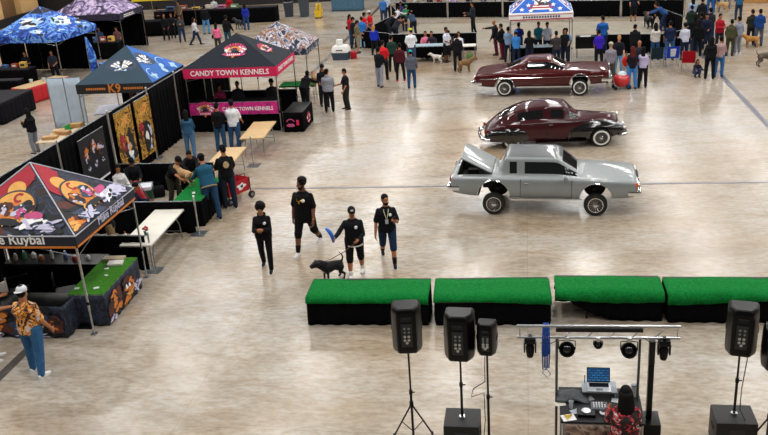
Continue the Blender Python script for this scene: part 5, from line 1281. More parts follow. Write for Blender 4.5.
        t0 = w+d*.04*k+fr*.03*k; t1 = t0+(d*.6+fr*.6+inn*.3).normalized()*.045*k; mb.capsule(t0, fr_*1.25, t1, fr_*1.1, n=6, k=2); mb.capsule(t1, fr_*1.1, t1+(d*.9+inn*.4).normalized()*.03*k, fr_*.9, n=6, k=2)
    mb.capsule(nk-U*.06*k, .056*k*lf, hpnt(-.01, 0, -.06), .05*k*lf)
    mb.ell(hpnt(-.01, 0, .025), .074*k, .094*k, .095*k, up=Hu, side=Hs); mb.ell(hpnt(.018, 0, -.045), .058*k*lf, .068*k, .07*k, up=Hu, side=Hs)
    mb.capsule(hpnt(.082, 0, .02), .011*k, hpnt(.104, 0, -.018), .015*k, n=8, k=3)           # nose
    mb.capsule(hpnt(.074, -.022, -.058), .009*k, hpnt(.074, .022, -.058), .009*k, n=6, k=2)  # lips
    mb.capsule(hpnt(.07, -.04, .036), .012*k, hpnt(.07, .04, .036), .012*k, n=6, k=2)        # brow
    for s in (-1, 1): mb.ell(hpnt(-.012, s*.076, .0), .012*k, .020*k, .032*k, up=Hu, side=Hs, n=8, k=5)
    mesh_obj('body', remeshed(mb, vox), SKIN[skin], root)
    if lvl <= 1:
        for s in (-1, 1):
            mb = MB(); mb.ell(hpnt(.072, s*.030, .014), .012*k, .010*k, .008*k, up=Hu, side=Hs, n=8, k=5); mb.build('eye', M_eye, root, smooth=True)
    # ---- top
    g = 1.06 if not coat else 1.14
    tz = [(-.10-hem, .158, .118), (-.03, .170, .125), (.08, .160, .115), (.20, .155, .112), (.33, .170, .124), (.39, .155, .108), (.44, .112, .084), (.47, .074, .068), (.485, .062, .060)]
    if legs == 'none': pass
    mb = MB(); mb.rings(torso_rings(g, tz, .006))
    for i in (0, 1):
        wdn = 1.0 if not coat else 1.15
        if sleeve == 'short': mb.capsule(J['sh', i], .055*k*wdn, J['sh', i].lerp(J['el', i], .80), .066*k*wdn*(.6+.4*fat))
        elif sleeve == 'long':
            mb.capsule(J['sh', i], .055*k*wdn, J['el', i], .056*k*wdn); mb.capsule(J['el', i], .056*k*wdn, J['wr', i]-J['hd', i]*.015*k, .042*k*wdn)
        else: mb.capsule(J['sh', i], .06*k, J['sh', i]+Z*.001, .06*k)
    if hat == 'hood_down' or coat: mb.capsule(nk-F*.05*k+Y*-.06*k, .045*k, nk-F*.05*k+Y*.06*k, .045*k)
    if hat == 'hood':
        mb.ell(hpnt(-.03, 0, .03), .10*k, .11*k, .125*k, up=Hu, side=Hs); mb.capsule(hpnt(-.05, 0, -.05), .085*k, nk-U*.02, .10*k)
    tm = topmat or cloth(top)
    tp = mesh_obj('jacket' if coat else 'shirt', remeshed(mb, vox), tm, root)
    # ---- bottom
    if bottom:
        mb = MB(); pr = []
        for t, a, b in ((-.14, .10, .09), (-.10, .162, .118), (-.02, .168, .122), (.06, .160, .114), (.09, .14, .10)):
            pr.append([pel+U*(t*k)+(Y*(a*(.5+.5*fat)*math.cos(2*PI*i/16))+F*(b*(.3+.7*fat)*math.sin(2*PI*i/16)))*k for i in range(16)])
        mb.rings(pr); loose = 1.08 if legs != 'tight' else .98
        for i in (0, 1):
            mb.capsule(J['hip', i], .098*k*lf*loose, J['knee', i], .074*k*loose)
            if legs == 'shorts': mb.capsule(J['knee', i], .072*k*loose*lf, J['knee', i].lerp(J['ank', i], .16), .074*k*loose)
            else: mb.capsule(J['knee', i], .074*k*loose, J['knee', i].lerp(J['ank', i], .4), .070*k*loose); mb.capsule(J['knee', i].lerp(J['ank', i], .4), .070*k*loose, J['ank', i]+Z*.012, .056*k*loose)
        mesh_obj('shorts' if legs == 'shorts' else 'trousers', remeshed(mb, vox), cloth(bottom), root)
    # ---- shoes
    for i in (0, 1):
        a = J['ank', i]; z0 = a.z-FT+.0; mb = MB(); rr = []
        for x, w_, h_ in ((-.075, .022, .06), (-.06, .036, .085), (0, .040, .09), (.06, .043, .07), (.13, .047, .048), (.18, .038, .040), (.205, .016, .028)):
            rr.append([Vector((a.x+x*k, a.y+w_*k*math.cos(2*PI*j/10), z0+.012*k+h_*k*(.5+.5*math.sin(2*PI*j/10)))) for j in range(10)])
        mb.rings(rr); so = mb.build('shoe', cloth(shoes, .6), root, smooth=True, sub=1 if lvl <= 1 else 0)
        if lvl <= 1:
            mb = MB(); mb.rings([[Vector((a.x+x*k, a.y+w_*k*1.06*sg, z0+zz)) for x, w_, sg in ((-.078, .02, 1), (-.05, .04, 1), (.06, .045, 1), (.13, .05, 1), (.2, .03, 1), (.212, .0, 1), (.2, .03, -1), (.13, .05, -1), (.06, .045, -1), (-.05, .04, -1), (-.078, .02, -1))] for zz in (.002, .026*k)])
            mb.build('sole', M_sole, so)
    # ---- hair and hats
    hm = HAIRM[hairc]
    if hair != 'bald' and hat != 'hood':
        mb = MB(); big = 1.0
        if hair == 'curly':
            cb = 1.22 if female else 1.
            mb.ell(hpnt(-.026-.012*(cb-1)*9, 0, .045), .10*k*cb, .102*k*cb, .10*k*cb, up=Hu, side=Hs)
            for q in range(26):
                g_ = random.Random(q); a = g_.uniform(0, 6.28); b = g_.uniform(-.1, 1.3)
                if math.cos(a) > .55 and b < .55: continue
                mb.ell(hpnt(-.026-.012*(cb-1)*9+.09*cb*math.cos(a)*math.cos(b), .09*cb*math.sin(a)*math.cos(b), .045+.09*cb*math.sin(b)), .034*k, .034*k, .034*k, n=8, k=5)
        else:
            mb.ell(hpnt(-.022, 0, .042), .083*k, .098*k, .094*k, up=Hu, side=Hs)
            mb.ell(hpnt(-.05, 0, -.01), .076*k, .06*k, .08*k, up=Hu, side=Hs)
            if hair == 'long':
                mb.capsule(hpnt(-.06, .04, .0), .05*k, nk-F*.09*k+Y*.045*k-U*.14*k, .045*k); mb.capsule(hpnt(-.06, -.04, .0), .05*k, nk-F*.09*k-Y*.045*k-U*.14*k, .045*k)
                mb.capsule(hpnt(-.07, 0, .0), .06*k, nk-F*.11*k-U*.20*k, .04*k)
                for s in (-1, 1): mb.capsule(hpnt(-.02, s*.075, .03), .022*k, hpnt(-.01, s*.08, -.12), .024*k)
            if hair == 'pony': mb.capsule(hpnt(-.11, 0, .03), .03*k, hpnt(-.15, 0, -.14), .02*k)
            if hair == 'bun': mb.ell(hpnt(-.11, 0, .07), .045*k, .045*k, .045*k)
        mesh_obj('hair', remeshed(mb, min(vox, .016), 2), hm, root)
    if beard:
        mb = MB(); mb.ell(hpnt(.034, 0, -.075), .056*k, .058*k, .055*k, up=Hu, side=Hs)
        for s in (-1, 1): mb.capsule(hpnt(.0, s*.062, -.01), .016*k, hpnt(.03, s*.05, -.07), .024*k)
        mesh_obj('beard', remeshed(mb, min(vox, .014), 2), hm, root)
    if hat in ('cap', 'cap_back', 'beanie'):
        mb = MB(); rr = []
        for q in range(7):
            t = q/6*PI/2*.98; r = math.cos(t); rr.append([hpnt(-.016+.108*r*math.cos(2*PI*j/18), .088*r*math.sin(2*PI*j/18), .045+.088*math.sin(t)) for j in range(18)])
        rr.insert(0, [hpnt(-.016+.108*math.cos(2*PI*j/18), .088*math.sin(2*PI*j/18), .02 if hat != 'beanie' else .0) for j in range(18)])
        mb.rings(rr); h = mb.build('cap' if hat != 'beanie' else 'knit_hat', cloth(hatc), root, smooth=True)
        if hat != 'beanie':
            s = 1 if hat == 'cap' else -1; mb = MB(); x0 = -.016
            pts = [(x0+s*.10*math.cos(a)+s*.01, .085*math.sin(a)) for a in [rad(-58+116*q/8) for q in range(9)]]; out = [(x0+s*(.165)*math.cos(a*.8)+s*.01, .085*math.sin(a)) for a in [rad(58-116*q/8) for q in range(9)]]
            mb.rings([[hpnt(x, y, .028-.0) for x, y in pts+out], [hpnt(x, y, .036) for x, y in pts+out]]); mb.build('brim', cloth(hatc), h)
    elif hat == 'band':
        mb = MB(); mb.rings([[hpnt(-.016+.106*math.cos(2*PI*j/18), .086*math.sin(2*PI*j/18), z) for j in range(18)] for z in (.02, .06)]); mb.build('headband', cloth(hatc), root, smooth=True)
    # ---- small worn or held pieces
    for e in extras:
        if e == 'chest_logo':
            c = pel+U*.33*k+F*(.128*fat*g+.016)*k-Y*.0*k; M = basis(c+Y*.085*k, Y, U); mb = MB()
            mb.rings([[M @ Vector((.034*k*math.cos(2*PI*j/16), .030*k*math.sin(2*PI*j/16), z)) for j in range(16)] for z in (-.03, .012)]); mb.build('chest_logo', M_lettwhite, tp)
        elif e == 'back_logo':
            c = pel+U*.29*k-F*(.125*fat*g+.014)*k; M = basis(c, -Y, U); mb = MB()
            mb.rings([[M @ Vector((.075*k*math.cos(2*PI*j/18), .085*k*math.sin(2*PI*j/18), z)) for j in range(18)] for z in (-.03, .012)]); mb.build('back_emblem', mat('emblem_tan', '#b7a074', rough=.7, noise=.5, scale=30), tp)
        elif e == 'thigh_logo':
            c = J['hip', 0].lerp(J['knee', 0], .72)+X*.085*k; M = basis(c, Y, Z); mb = MB(); mb.rings([[M @ Vector((.032*k*math.cos(2*PI*j/14), .03*k*math.sin(2*PI*j/14), z)) for j in range(14)] for z in (-.03, .01)]); mb.build('shorts_logo', M_lettwhite, tp)
        elif e == 'chain':
            mb = MB(); mb.tube([nk+(Y*(.075*math.sin(a))*1.0+F*(.07*math.cos(a)*1.0))*k-U*(.02+.07*(1+math.cos(a)))*k+F*.062*k*fat*(1+math.cos(a)) for a in [2*PI*q/24 for q in range(25)]], .008*k, 6); mb.build('gold_chain', M_gold_j, root, smooth=True)
            mb = MB(); mb.ell(nk+F*.165*k*fat-U*.2*k, .02*k, .012*k, .025*k, n=10, k=6); mb.build('pendant', M_gold_j, root, smooth=True)
        elif e == 'lanyard':
            mb = MB(); mb.tube([nk+Y*.05*k, nk+F*.125*k+Y*.05*k-U*.08*k, nk+F*.155*k+Y*.03*k-U*.16*k, nk+F*.165*k*fat-U*.28*k, nk+F*.155*k-Y*.03*k-U*.16*k, nk+F*.125*k-Y*.05*k-U*.08*k, nk-Y*.05*k], .007*k, 6); mb.build('lanyard', cloth('#d8d2b0'), root)
            M = basis(nk+F*.16*k*fat-U*.31*k, Y, U); mb = MB(); mb.box((0, 0, 0), (.07*k, .10*k, .008), M=M); mb.build('badge', cloth('#b8bcc4'), root)
        elif e == 'watch':
            w, d = J['wr', 0], J['hd', 0]; mb = MB(); mb.cyl(w-d*.035*k, w-d*.01*k, .034*k); mb.build('wristwatch', M_gold_j, root)
        elif e == 'socks':
            for i in (0, 1):
                mb = MB(); mb.cyl(J['ank', i], J['ank', i].lerp(J['knee', i], .38), .042*k, .052*k*lf); mb.build('sock', cloth('#111113'), root, smooth=True)
        elif e == 'white_socks':
            for i in (0, 1):
                mb = MB(); mb.cyl(J['ank', i], J['ank', i].lerp(J['knee', i], .26), .044*k, .050*k*lf); mb.build('sock', cloth('#e4e2de'), root, smooth=True)
        elif e == 'hem':
            mb = MB(); mb.rings([[pel+U*(t*k)+(Y*(.168*(.5+.5*fat)*1.07*math.cos(2*PI*j/20))+F*(.125*fat*1.07*math.sin(2*PI*j/20)))*k for j in range(20)] for t in (-.135-hem, -.085-hem)]); mb.build('undershirt_hem', cloth('#e8e6e2'), root, smooth=True)
        elif e == 'belt':
            mb = MB(); mb.rings([[pel+U*(t*k)+(Y*(.172*(.5+.5*fat)*1.06*math.cos(2*PI*j/20))+F*(.128*fat*1.06*math.sin(2*PI*j/20)))*k for j in range(20)] for t in (-.10, -.065)]); mb.build('belt', cloth('#8a7a60'), root, smooth=True)
        elif e == 'cap_logo':
            M = basis(hpnt(.088, 0, .08), Hs, Hu); mb = MB(); mb.box((0, 0, 0), (.06*k, .035*k, .02), M=M); mb.build('cap_badge', cloth('#c8c4b8'), root)
        elif e == 'backpack':
            c = pel+U*.24*k-F*.21*k; M = basis(c, Y, U); mb = MB(); mb.box((0, 0, 0), (.28*k, .38*k, .15*k), M=M, bev=.04); mb.build('backpack', cloth('#17171c'), root, smooth=True)
        elif e == 'handbag':
            c = pel+Y*.24*k-U*.02*k-F*.08*k; mb = MB(); mb.ell(c, .06*k, .15*k, .11*k, n=12, k=8); mb.build('shoulder_bag', cloth('#141416'), root, smooth=True)
            mb = MB(); mb.tube([c+U*.1*k, pel+U*.46*k-Y*.1*k-F*.0], .012*k, 6); mb.build('bag_strap', cloth('#141416'), root)
        elif e == 'long_curtain':
            mb = MB(); rr = []
            for t, a, b, off in ((.10, .085, .07, .0), (.02, .105, .09, .01), (-.08, .115, .085, .02), (-.2, .125, .075, .03), (-.32, .11, .06, .035), (-.42, .06, .03, .03)):
                c = hc-F*(.055+off)*k+U*(t-.02)*k; rr.append([c+(Y*a*math.cos(2*PI*j/16)+F*b*math.sin(2*PI*j/16))*k for j in range(16)])
            mb.rings(rr); mb.build('long_hair', hm, root, smooth=True, sub=1)
    root['_'] = 0; del root['_']
    return root, J
def hand_point(root, J, i):
    return Matrix.Translation(root.location) @ Matrix.Rotation(root.rotation_euler.z, 4, 'Z') @ (J['wr', i]+J['hd', i]*.09)
def hound(pos, heading, label, S=1., col='#141416', lvl=2, belly=None, head=(0, 0), tail=50, group=None, ears='flop', collar=None, patches=None, stout=1.15):
    """a short-coated dog standing about .52*S m at the shoulder, nose towards +x"""
    root = thing('dog', label, 'dog', (pos[0], pos[1], pos[2] if len(pos) > 2 else 0), rad(heading), group); m = patches or mat('coat'+col, col, rough=.6, noise=.2, scale=14, spec=.2)
    mb = MB(); V = lambda x, y, z: Vector((x*S*(1.06-.06*stout), y*S*stout, z*S)); rr = []
    for x, z, a, b in ((-.34, .46, .05, .06), (-.30, .45, .085, .10), (-.2, .45, .095, .115), (-.05, .455, .10, .125), (.1, .44, .115, .15), (.2, .44, .12, .16), (.28, .47, .10, .13), (.34, .52, .06, .08)):
        rr.append([V(x, a*math.cos(2*PI*j/14), z-.03*(stout-1)+b*(.8+.2*stout)*math.sin(2*PI*j/14)) for j in range(14)])
    mb.rings(rr)
    hx, hz = .46, .63
    mb.capsule(V(.24, 0, .50), .10*S*stout, V(hx-.08, 0, hz-.04), .085*S*stout)
    mb.ell(V(hx, 0, hz), .085*S*stout, .10*S, .088*S, up=Vector((0, 0, 1)), side=Vector((0, 1, 0))); mb.capsule(V(hx+.05, 0, hz-.02), .062*S*stout, V(hx+.15, 0, hz-.045), .046*S*stout)
    for s in (-1, 1):
        if ears == 'flop': mb.slab([V(hx-.04, s*.06, hz+.08), V(hx+.02, s*.085, hz+.06), V(hx+.0, s*.12, hz-.04), V(hx-.05, s*.10, hz-.02)], .022*S)
        else: mb.slab([V(hx-.05, s*.03, hz+.06), V(hx+.02, s*.085, hz+.06), V(hx-.01, s*.07, hz+.16)], .022*S)
        y = s*.085
        mb.capsule(V(.20, y, .40), .06*S, V(.19, y, .24), .038*S); mb.capsule(V(.19, y, .24), .038*S, V(.20, y, .05), .026*S); mb.capsule(V(.20, y, .03), .030*S, V(.25, y, .025), .026*S)
        mb.capsule(V(-.24, y, .40), .085*S, V(-.20, y, .26), .058*S); mb.capsule(V(-.20, y, .26), .05*S, V(-.34, y, .17), .032*S); mb.capsule(V(-.34, y, .17), .03*S, V(-.31, y, .04), .025*S); mb.capsule(V(-.31, y, .03), .028*S, V(-.26, y, .025), .026*S)
    t = rad(tail); mb.tube([V(-.33, 0, .50), V(-.33-.12*math.cos(t), 0, .50+.12*math.sin(t)), V(-.33-.2*math.cos(t*1.3), 0, .50+.22*math.sin(t*1.2)), V(-.33-.24*math.cos(t*1.6), 0, .5+.31*math.sin(t*1.2))], [.03*S, .024*S, .018*S, .01*S], 8)
    mesh_obj('body', remeshed(mb, max(.012, .012 if lvl < 2 else .02)), m, root)
    mb = MB(); mb.ell(V(hx+.19, 0, hz-.03), .022*S, .018*S, .018*S, n=8, k=5); mb.build('nose', M_eye, root, smooth=True)
    if lvl < 2:
        for s in (-1, 1): mb = MB(); mb.ell(V(hx+.075, s*.045, hz+.035), .013*S, .013*S, .013*S, n=8, k=5); mb.build('eye', M_eye, root, smooth=True)
    if belly:
        mb = MB(); mb.ell(V(.25, 0, .40), .085*S, .09*S, .11*S, up=Vector((0, 0, 1)), side=Vector((0, 1, 0))); mb.build('chest_patch', cloth(belly), root, smooth=True)
    mb = MB(); mb.lathe([(.088*S, -.014*S), (.096*S, 0), (.088*S, .014*S), (.08*S, 0)], V(.33, 0, .57), n=16, M=Matrix.Rotation(rad(55), 4, 'Y')); mb.build('collar', cloth(collar or '#7a1420'), root, smooth=True)
    return root
STAND = dict(hip=(2, -2), knee=(3, 3))
WALK = dict(hip=(22, -14), knee=(10, 22), sh=((-14, 8), (22, 8)), el=(18, 25))
WALK2 = dict(hip=(-14, 22), knee=(22, 10), sh=((22, 8), (-14, 8)), el=(25, 18))
PHONE = dict(sh=((28, 6), (28, 6)), el=(85, 85), inward=(28, 28), head=(0, 28))
def KW(*ds, **kw):
    o = {}
    for d in ds: o.update(d)
    o.update(kw); return o
P = lambda x, y: at(x, y)
# ---- the five out on the floor
person(P(268, 268), -82, 'curly-haired woman in a black hoodie walking and looking at her phone', **KW(PHONE, hip=(12, -10), knee=(6, 16)), H=1.70, lvl=0, skin=1, top='#0e0e12', sleeve='long', bottom='#0d0d10', legs='tight', shoes='#1b1b1e', hair='curly', female=True, coat=True, extras=('chest_logo',))
q = P(268, 268)
mb = MB(); mb.box((0, 0, 0), (.075, .012, .15), bev=.004); ph = tag(mb.build('phone', M_blkplastic, None, loc=(q.x-.03, q.y-.38, 1.13), rot=(rad(60), 0, 0)), 'black phone held by the curly-haired woman in the hoodie', 'phone')
person(P(310, 249), -100, 'big bearded man in a black tee and shorts with a gold chain, mid-stride', H=1.97, lvl=0, skin=2, top='#0c0c0e', sleeve='short', bottom='#0e0e11', legs='shorts', shoes='#d4d2ce', hair='curly', beard=True, fat=1.25, hem=.08, hip=(-18, 20), knee=(26, 6), sh=((10, 12), (-6, 14)), el=(18, 12), head=(-38, 4), extras=('chest_logo', 'chain', 'watch', 'socks', 'thigh_logo'))
r5, J5 = person(P(389, 261), -78, 'bearded man in a black tee, lanyard and navy shorts holding up a phone', H=1.78, lvl=0, skin=1, top='#101115', sleeve='short', bottom='#1b2f4a', legs='shorts', shoes='#1a1a1e', hair='short', beard=True, fat=1.06, hip=(18, -16), knee=(8, 26), sh=((26, 12), (2, 14)), el=(92, 14), inward=(18, 0), head=(24, 2), extras=('lanyard', 'chest_logo', 'watch', 'socks'))
h = hand_point(r5, J5, 0); mb = MB(); mb.box((0, 0, 0), (.075, .014, .14), bev=.004); tag(mb.build('phone', M_blkplastic, None, loc=(h.x+.0, h.y-.02, h.z+.03), rot=(rad(20), 0, .4)), 'black phone in the hand of the man with the lanyard', 'phone')
rd, Jd = person(P(357, 274), -84, 'man in a black cap and black shirt walking a black dog', H=1.72, lvl=0, skin=1, top='#121216', sleeve='long', bottom='#121215', legs='shorts', shoes='#e2e2e0', hair='short', hat='cap', hatc='#131316', fat=1.18, hip=(-8, 12), knee=(14, 6), sh=((22, 10), (42, 30)), el=(60, 45), inward=(25, 0), head=(12, 8), hem=.02, extras=('chest_logo', 'hem', 'white_socks', 'cap_logo'))
h = hand_point(rd, Jd, 1)
mb = MB(); mb.tube([(h.x, h.y, h.z-.06), (h.x-.02, h.y-.01, h.z+.08), (h.x-.07, h.y-.02, h.z+.2), (h.x-.15, h.y-.02, h.z+.28)], [.03, .045, .045, .03], 10)
tag(mb.build('ball_thrower', mat('bright_blue_plastic', '#2566c8', rough=.35), None, smooth=True), 'curved bright blue dog-ball thrower held out by the man with the black dog', 'toy')
dg = at(333, 280); hound((dg.x, dg.y), 218, 'black dog walking on a lead beside the man in a black cap', S=.82, stout=1.5, col='#131315', lvl=0, belly='#c9c6c0', tail=68, ears='flop', collar='#2a2a30')
h = hand_point(rd, Jd, 0)
mb = MB(); n = Vector((dg.x-.21, dg.y-.165, .50)); mb.tube([h, h.lerp(n, .35)-Vector((0, 0, .06)), h.lerp(n, .7)-Vector((0, 0, .05)), n], .009, 6); tag(mb.build('dog_lead', mat('brown_leather', '#5a3a24', rough=.6), None, smooth=True), 'brown lead from the man in a black cap to the black dog', 'lead')
# ---- near canopy
M_orprint = print_mat('orange_tee_print', [(.34, '#17141a'), (.44, '#3a2418'), (.5, '#e0861e'), (.57, '#f0b040'), (.62, '#c8c6d0'), (.7, '#1a1820')], 6.5, .8, 2.2)
person(P(38, 374), 78, 'man in an orange and black printed tee, jeans and a pale cap, seen from behind', H=1.88, lvl=0, skin=1, topmat=M_orprint, sleeve='short', bottom='#34608a', shoes='#e4e4e2', hair='short', hat='cap_back', hatc='#d2d4da', spreadleg=.05, fat=1.42, hip=(4, -6), knee=(4, 6), sh=((22, 12), (10, 12)), el=(50, 25), head=(14, 10), extras=('white_socks',))
person(P(-5, 361), 60, 'person in jeans and white trainers half outside the picture edge', H=1.75, lvl=1, skin=1, topmat=M_orprint, sleeve='short', bottom='#2a5a80', shoes='#e4e4e2', hip=(6, -6), knee=(4, 6), sh=((50, 10), (40, 10)), el=(40, 40))
# ---- DJ
M_floral = print_mat('floral_top', [(.34, '#0d0d10'), (.49, '#0d0d10'), (.52, '#b81420'), (.57, '#d8283a'), (.60, '#0d0d10'), (.64, '#f0eeee'), (.7, '#101013')], 9, .8, 1.6)
person((1.36, 10.74), 92, 'woman with very long dark hair in a floral top at the DJ desk', H=1.74, lvl=0, skin=1, topmat=M_floral, sleeve='long', bottom='#111114', hair='long', hairc='black', female=True, coat=True, sh=((34, 10), (30, 8)), el=(50, 55), inward=(10, 10), head=(0, 18), extras=('long_curtain',))
# ---- at the green-topped table
person(P(214, 219), 128, 'man in a teal-blue shirt and jeans leaning on the green table', H=1.90, lvl=1, skin=1, top='#1f5068', sleeve='long', bottom='#23405e', shoes='#1a1a1c', hair='short', hat='cap_back', hatc='#16181c', lean=26, fat=1.15, hip=(6, -10), knee=(4, 4), sh=((40, 8), (46, 8)), el=(22, 14), head=(0, 30), extras=('belt',))
person(P(231, 208), 120, 'man in a black tee with a round tan back emblem by the green table', H=1.88, lvl=1, skin=1, top='#101013', bottom='#1b2634', shoes='#161618', hair='short', hat='cap', hatc='#101012', fat=1.12, hip=(4, -4), knee=(4, 4), sh=((24, 10), (20, 10)), el=(45, 40), head=(8, 20), extras=('back_logo',))
person((-10.15, 22.75), -30, 'man in a black cap and tee bending over a tan dog behind the green table', H=1.74, lvl=1, skin=1, top='#121214', bottom='#3a3a30', hair='short', hat='cap', hatc='#111113', lean=38, hip=(12, 4), knee=(22, 22), sh=((50, 10), (58, 10)), el=(20, 15), head=(0, 28))
hound((-9.55, 22.35, .762), 150, 'tan dog standing on the green table held by the bending man', S=.8, col='#b8946a', lvl=2, tail=20)
person((-9.75, 23.55), -80, 'man in a black jacket reaching across to the tan dog', H=1.72, lvl=1, skin=1, top='#16161a', sleeve='long', bottom='#1a1a20', hair='short', lean=42, hip=(14, 6), knee=(16, 16), sh=((60, 10), (56, 10)), el=(12, 20), head=(0, 24))
def folding_chair(p, rz, label, c='#17171a', group=None, nm='folding_chair'):
    r = thing(nm, label, 'chair', (p[0], p[1], 0), rad(rz), group); m = cloth(c)
    mb = MB(); mb.box((0, 0, .44), (.42, .44, .03), bev=.01); mb.build('seat', m, r)
    mb = MB(); mb.box((-.22, 0, .72), (.03, .44, .26), bev=.01); mb.build('backrest', m, r)
    for s in (-1, 1):
        mb = MB(); mb.tube([(-.22, s*.22, .86), (-.2, s*.22, .5), (.22, s*.22, .01)], .012, 6); mb.build('leg', M_steel, r)
        mb = MB(); mb.tube([(.16, s*.2, .43), (-.22, s*.2, .01)], .012, 6); mb.build('leg', M_steel, r)
    return r
SIT = dict(hip=(84, 84), knee=(84, 84), sh=((30, 8), (30, 8)), el=(55, 55), inward=(15, 15))
def seated(p, hd, label, **kw):
    c = math.cos(rad(hd)); s = math.sin(rad(hd)); a = KW(SIT, kw)
    return person((p[0]+.40*c, p[1]+.40*s), hd, label, **a)
folding_chair((-11.75, 22.75), -40, 'black folding chair under the woman in the pale cardigan')
seated((-11.75, 22.75), -40, 'seated woman with long dark hair and a pale grey cardigan below the gold banners', lvl=1, skin=1, top='#c9c8c8', sleeve='long', bottom='#20242e', hair='long', female=True, head=(-20, 20), H=1.68)
folding_chair((-10.75, 21.15), 20, 'black folding chair under the person in navy by the low drape')
seated((-10.75, 21.15), 20, 'seated person in a navy hoodie just behind the low black drape', lvl=1, skin=1, top='#151d33', sleeve='long', bottom='#14161c', hair='short', coat=True, lean=22, head=(0, 20), H=1.7)
r = thing('cool_box', 'white and green cool box beside the seated woman', 'cooler', (-10.95, 22.35, 0), .3)
mb = MB(); mb.box((0, 0, .45), (.62, .42, .42), bev=.03); mb.build('tub', mat('cooler_green', '#1f4a34', rough=.5), r, smooth=True, auto=40)
mb = MB(); mb.box((0, 0, .72), (.66, .46, .12), bev=.03); mb.build('lid', mat('cooler_lid', '#d6dbe0', rough=.4), r, smooth=True, auto=40)
mb = MB(); mb.box((0, -.0, .125), (.6, .4, .23), bev=.02); mb.build('stand', M_blkplastic, r)
mb = MB(); mb.tube([(-.34, 0, .6), (-.37, 0, .84), (.37, 0, .84), (.34, 0, .6)], .014, 6); mb.build('carry_handle', M_steel, r)
r = thing('camp_chair', 'red and navy folded camp chair leaning beside the bending man', 'chair', (-10.45, 21.95, 0), .4)
mb = MB(); mb.box((0, 0, .62), (.10, .45, 1.0), M=Matrix.Rotation(rad(-22), 4, 'Y'), bev=.03); mb.build('backrest', mat('red_canvas', '#c0162c', rough=.8), r, smooth=True, auto=40)
mb = MB(); mb.box((-.12, 0, .62), (.04, .42, .8), M=Matrix.Rotation(rad(-22), 4, 'Y'), bev=.01); mb.build('seat', mat('navy_canvas', '#1a2a58', rough=.8), r)
for s in (-1, 1): mb = MB(); mb.tube([(.1, s*.2, .01), (-.35, s*.2, 1.05)], .013, 6); mb.build('leg', M_steel, r)
# ---- customers by the pink booth
person(P(192, 157), 110, 'woman with long dark hair in a denim jacket and ripped jeans by the tall drape', H=1.66, lvl=1, skin=1, top='#2e5474', sleeve='long', bottom='#4a6f94', hair='long', female=True, lean=6, hip=(10, -6), knee=(4, 10), head=(-20, 15), shoes='#3a2a20')
person(P(222, 152), 92, 'man in a black tee and jeans, back turned, at the farther tan table', H=1.74, lvl=1, skin=1, top='#0f0f12', bottom='#274a68', hair='short', head=(-20, 10), sh=((12, 8), (22, 8)), el=(20, 50))
person(P(236, 151), 96, 'man in a white tee and dark cap, back turned, next to the pink booth', H=1.80, lvl=1, skin=1, top='#dcdfe4', bottom='#2a486a', hair='short', hat='cap', hatc='#12182a', fat=1.08, sh=((22, 10), (14, 10)), el=(50, 40), head=(15, 8))
# ---- wagon
w = P(236, 203); r = thing('folding_wagon', 'red fabric folding wagon parked behind the man with the tan emblem', 'wagon', (w.x-.12, w.y+.25, 0), rad(60))
mb = MB(); mb.rings([[(-.45*s, -.26*s, z), (.45*s, -.26*s, z), (.45*s, .26*s, z), (-.45*s, .26*s, z)] for z, s in ((.24, .92), (.62, 1.0), (.62, .96), (.27, .88))]); mb.build('tub', mat('wagon_red', '#b01424', rough=.8, noise=.1), r)
art('white_mark', [(WHT, blob(0, .0, .1, 4, sx=1.5, amp=.6)), (INK, blob(.02, 0, .05, 6, amp=.5))], PAL, r, basis((.1, -.255, .44), (1, 0, 0), (0, -.1, 1)))
for sx in (-1, 1):
    for sy in (-1, 1):
        mb = MB(); mb.cyl((sx*.42, sy*.27, .11), (sx*.42, sy*.33, .11), .105, n=18); wl = mb.build('wheel', M_tyre, r, smooth=True, auto=40)
        mb = MB(); mb.cyl((sx*.42, sy*.265, .11), (sx*.42, sy*.335, .11), .05, n=14); mb.build('hub', M_greyplate, wl)
        mb = MB(); mb.cyl((sx*.42, sy*.27, .11), (sx*.42, sy*.27, .64), .014); mb.build('frame_post', M_blkmetal, r)
mb = MB(); mb.tube([(.45, 0, .25), (.52, 0, .5), (.49, 0, .68), (.2, 0, .70)], .014, 6); mb.build('pull_handle', M_blkmetal, r)

person((-10.25, 19.05), 200, 'person in tan trousers and a black top between the near canopy and the white table', H=1.72, lvl=1, skin=1, top='#131318', sleeve='long', bottom='#8a7350', lean=14)
r = thing('backpack', 'navy and red backpack on the floor behind the low drape of the near canopy', 'bag', (-10.85, 18.85, 0), .2)
mb = MB(); mb.box((0, 0, .24), (.36, .24, .48), bev=.07); mb.build('bag_body', cloth('#1c2a4e'), r, smooth=True)
mb = MB(); mb.box((0, -.13, .18), (.26, .08, .24), bev=.03); mb.build('front_pocket', cloth('#a01c28'), r, smooth=True)

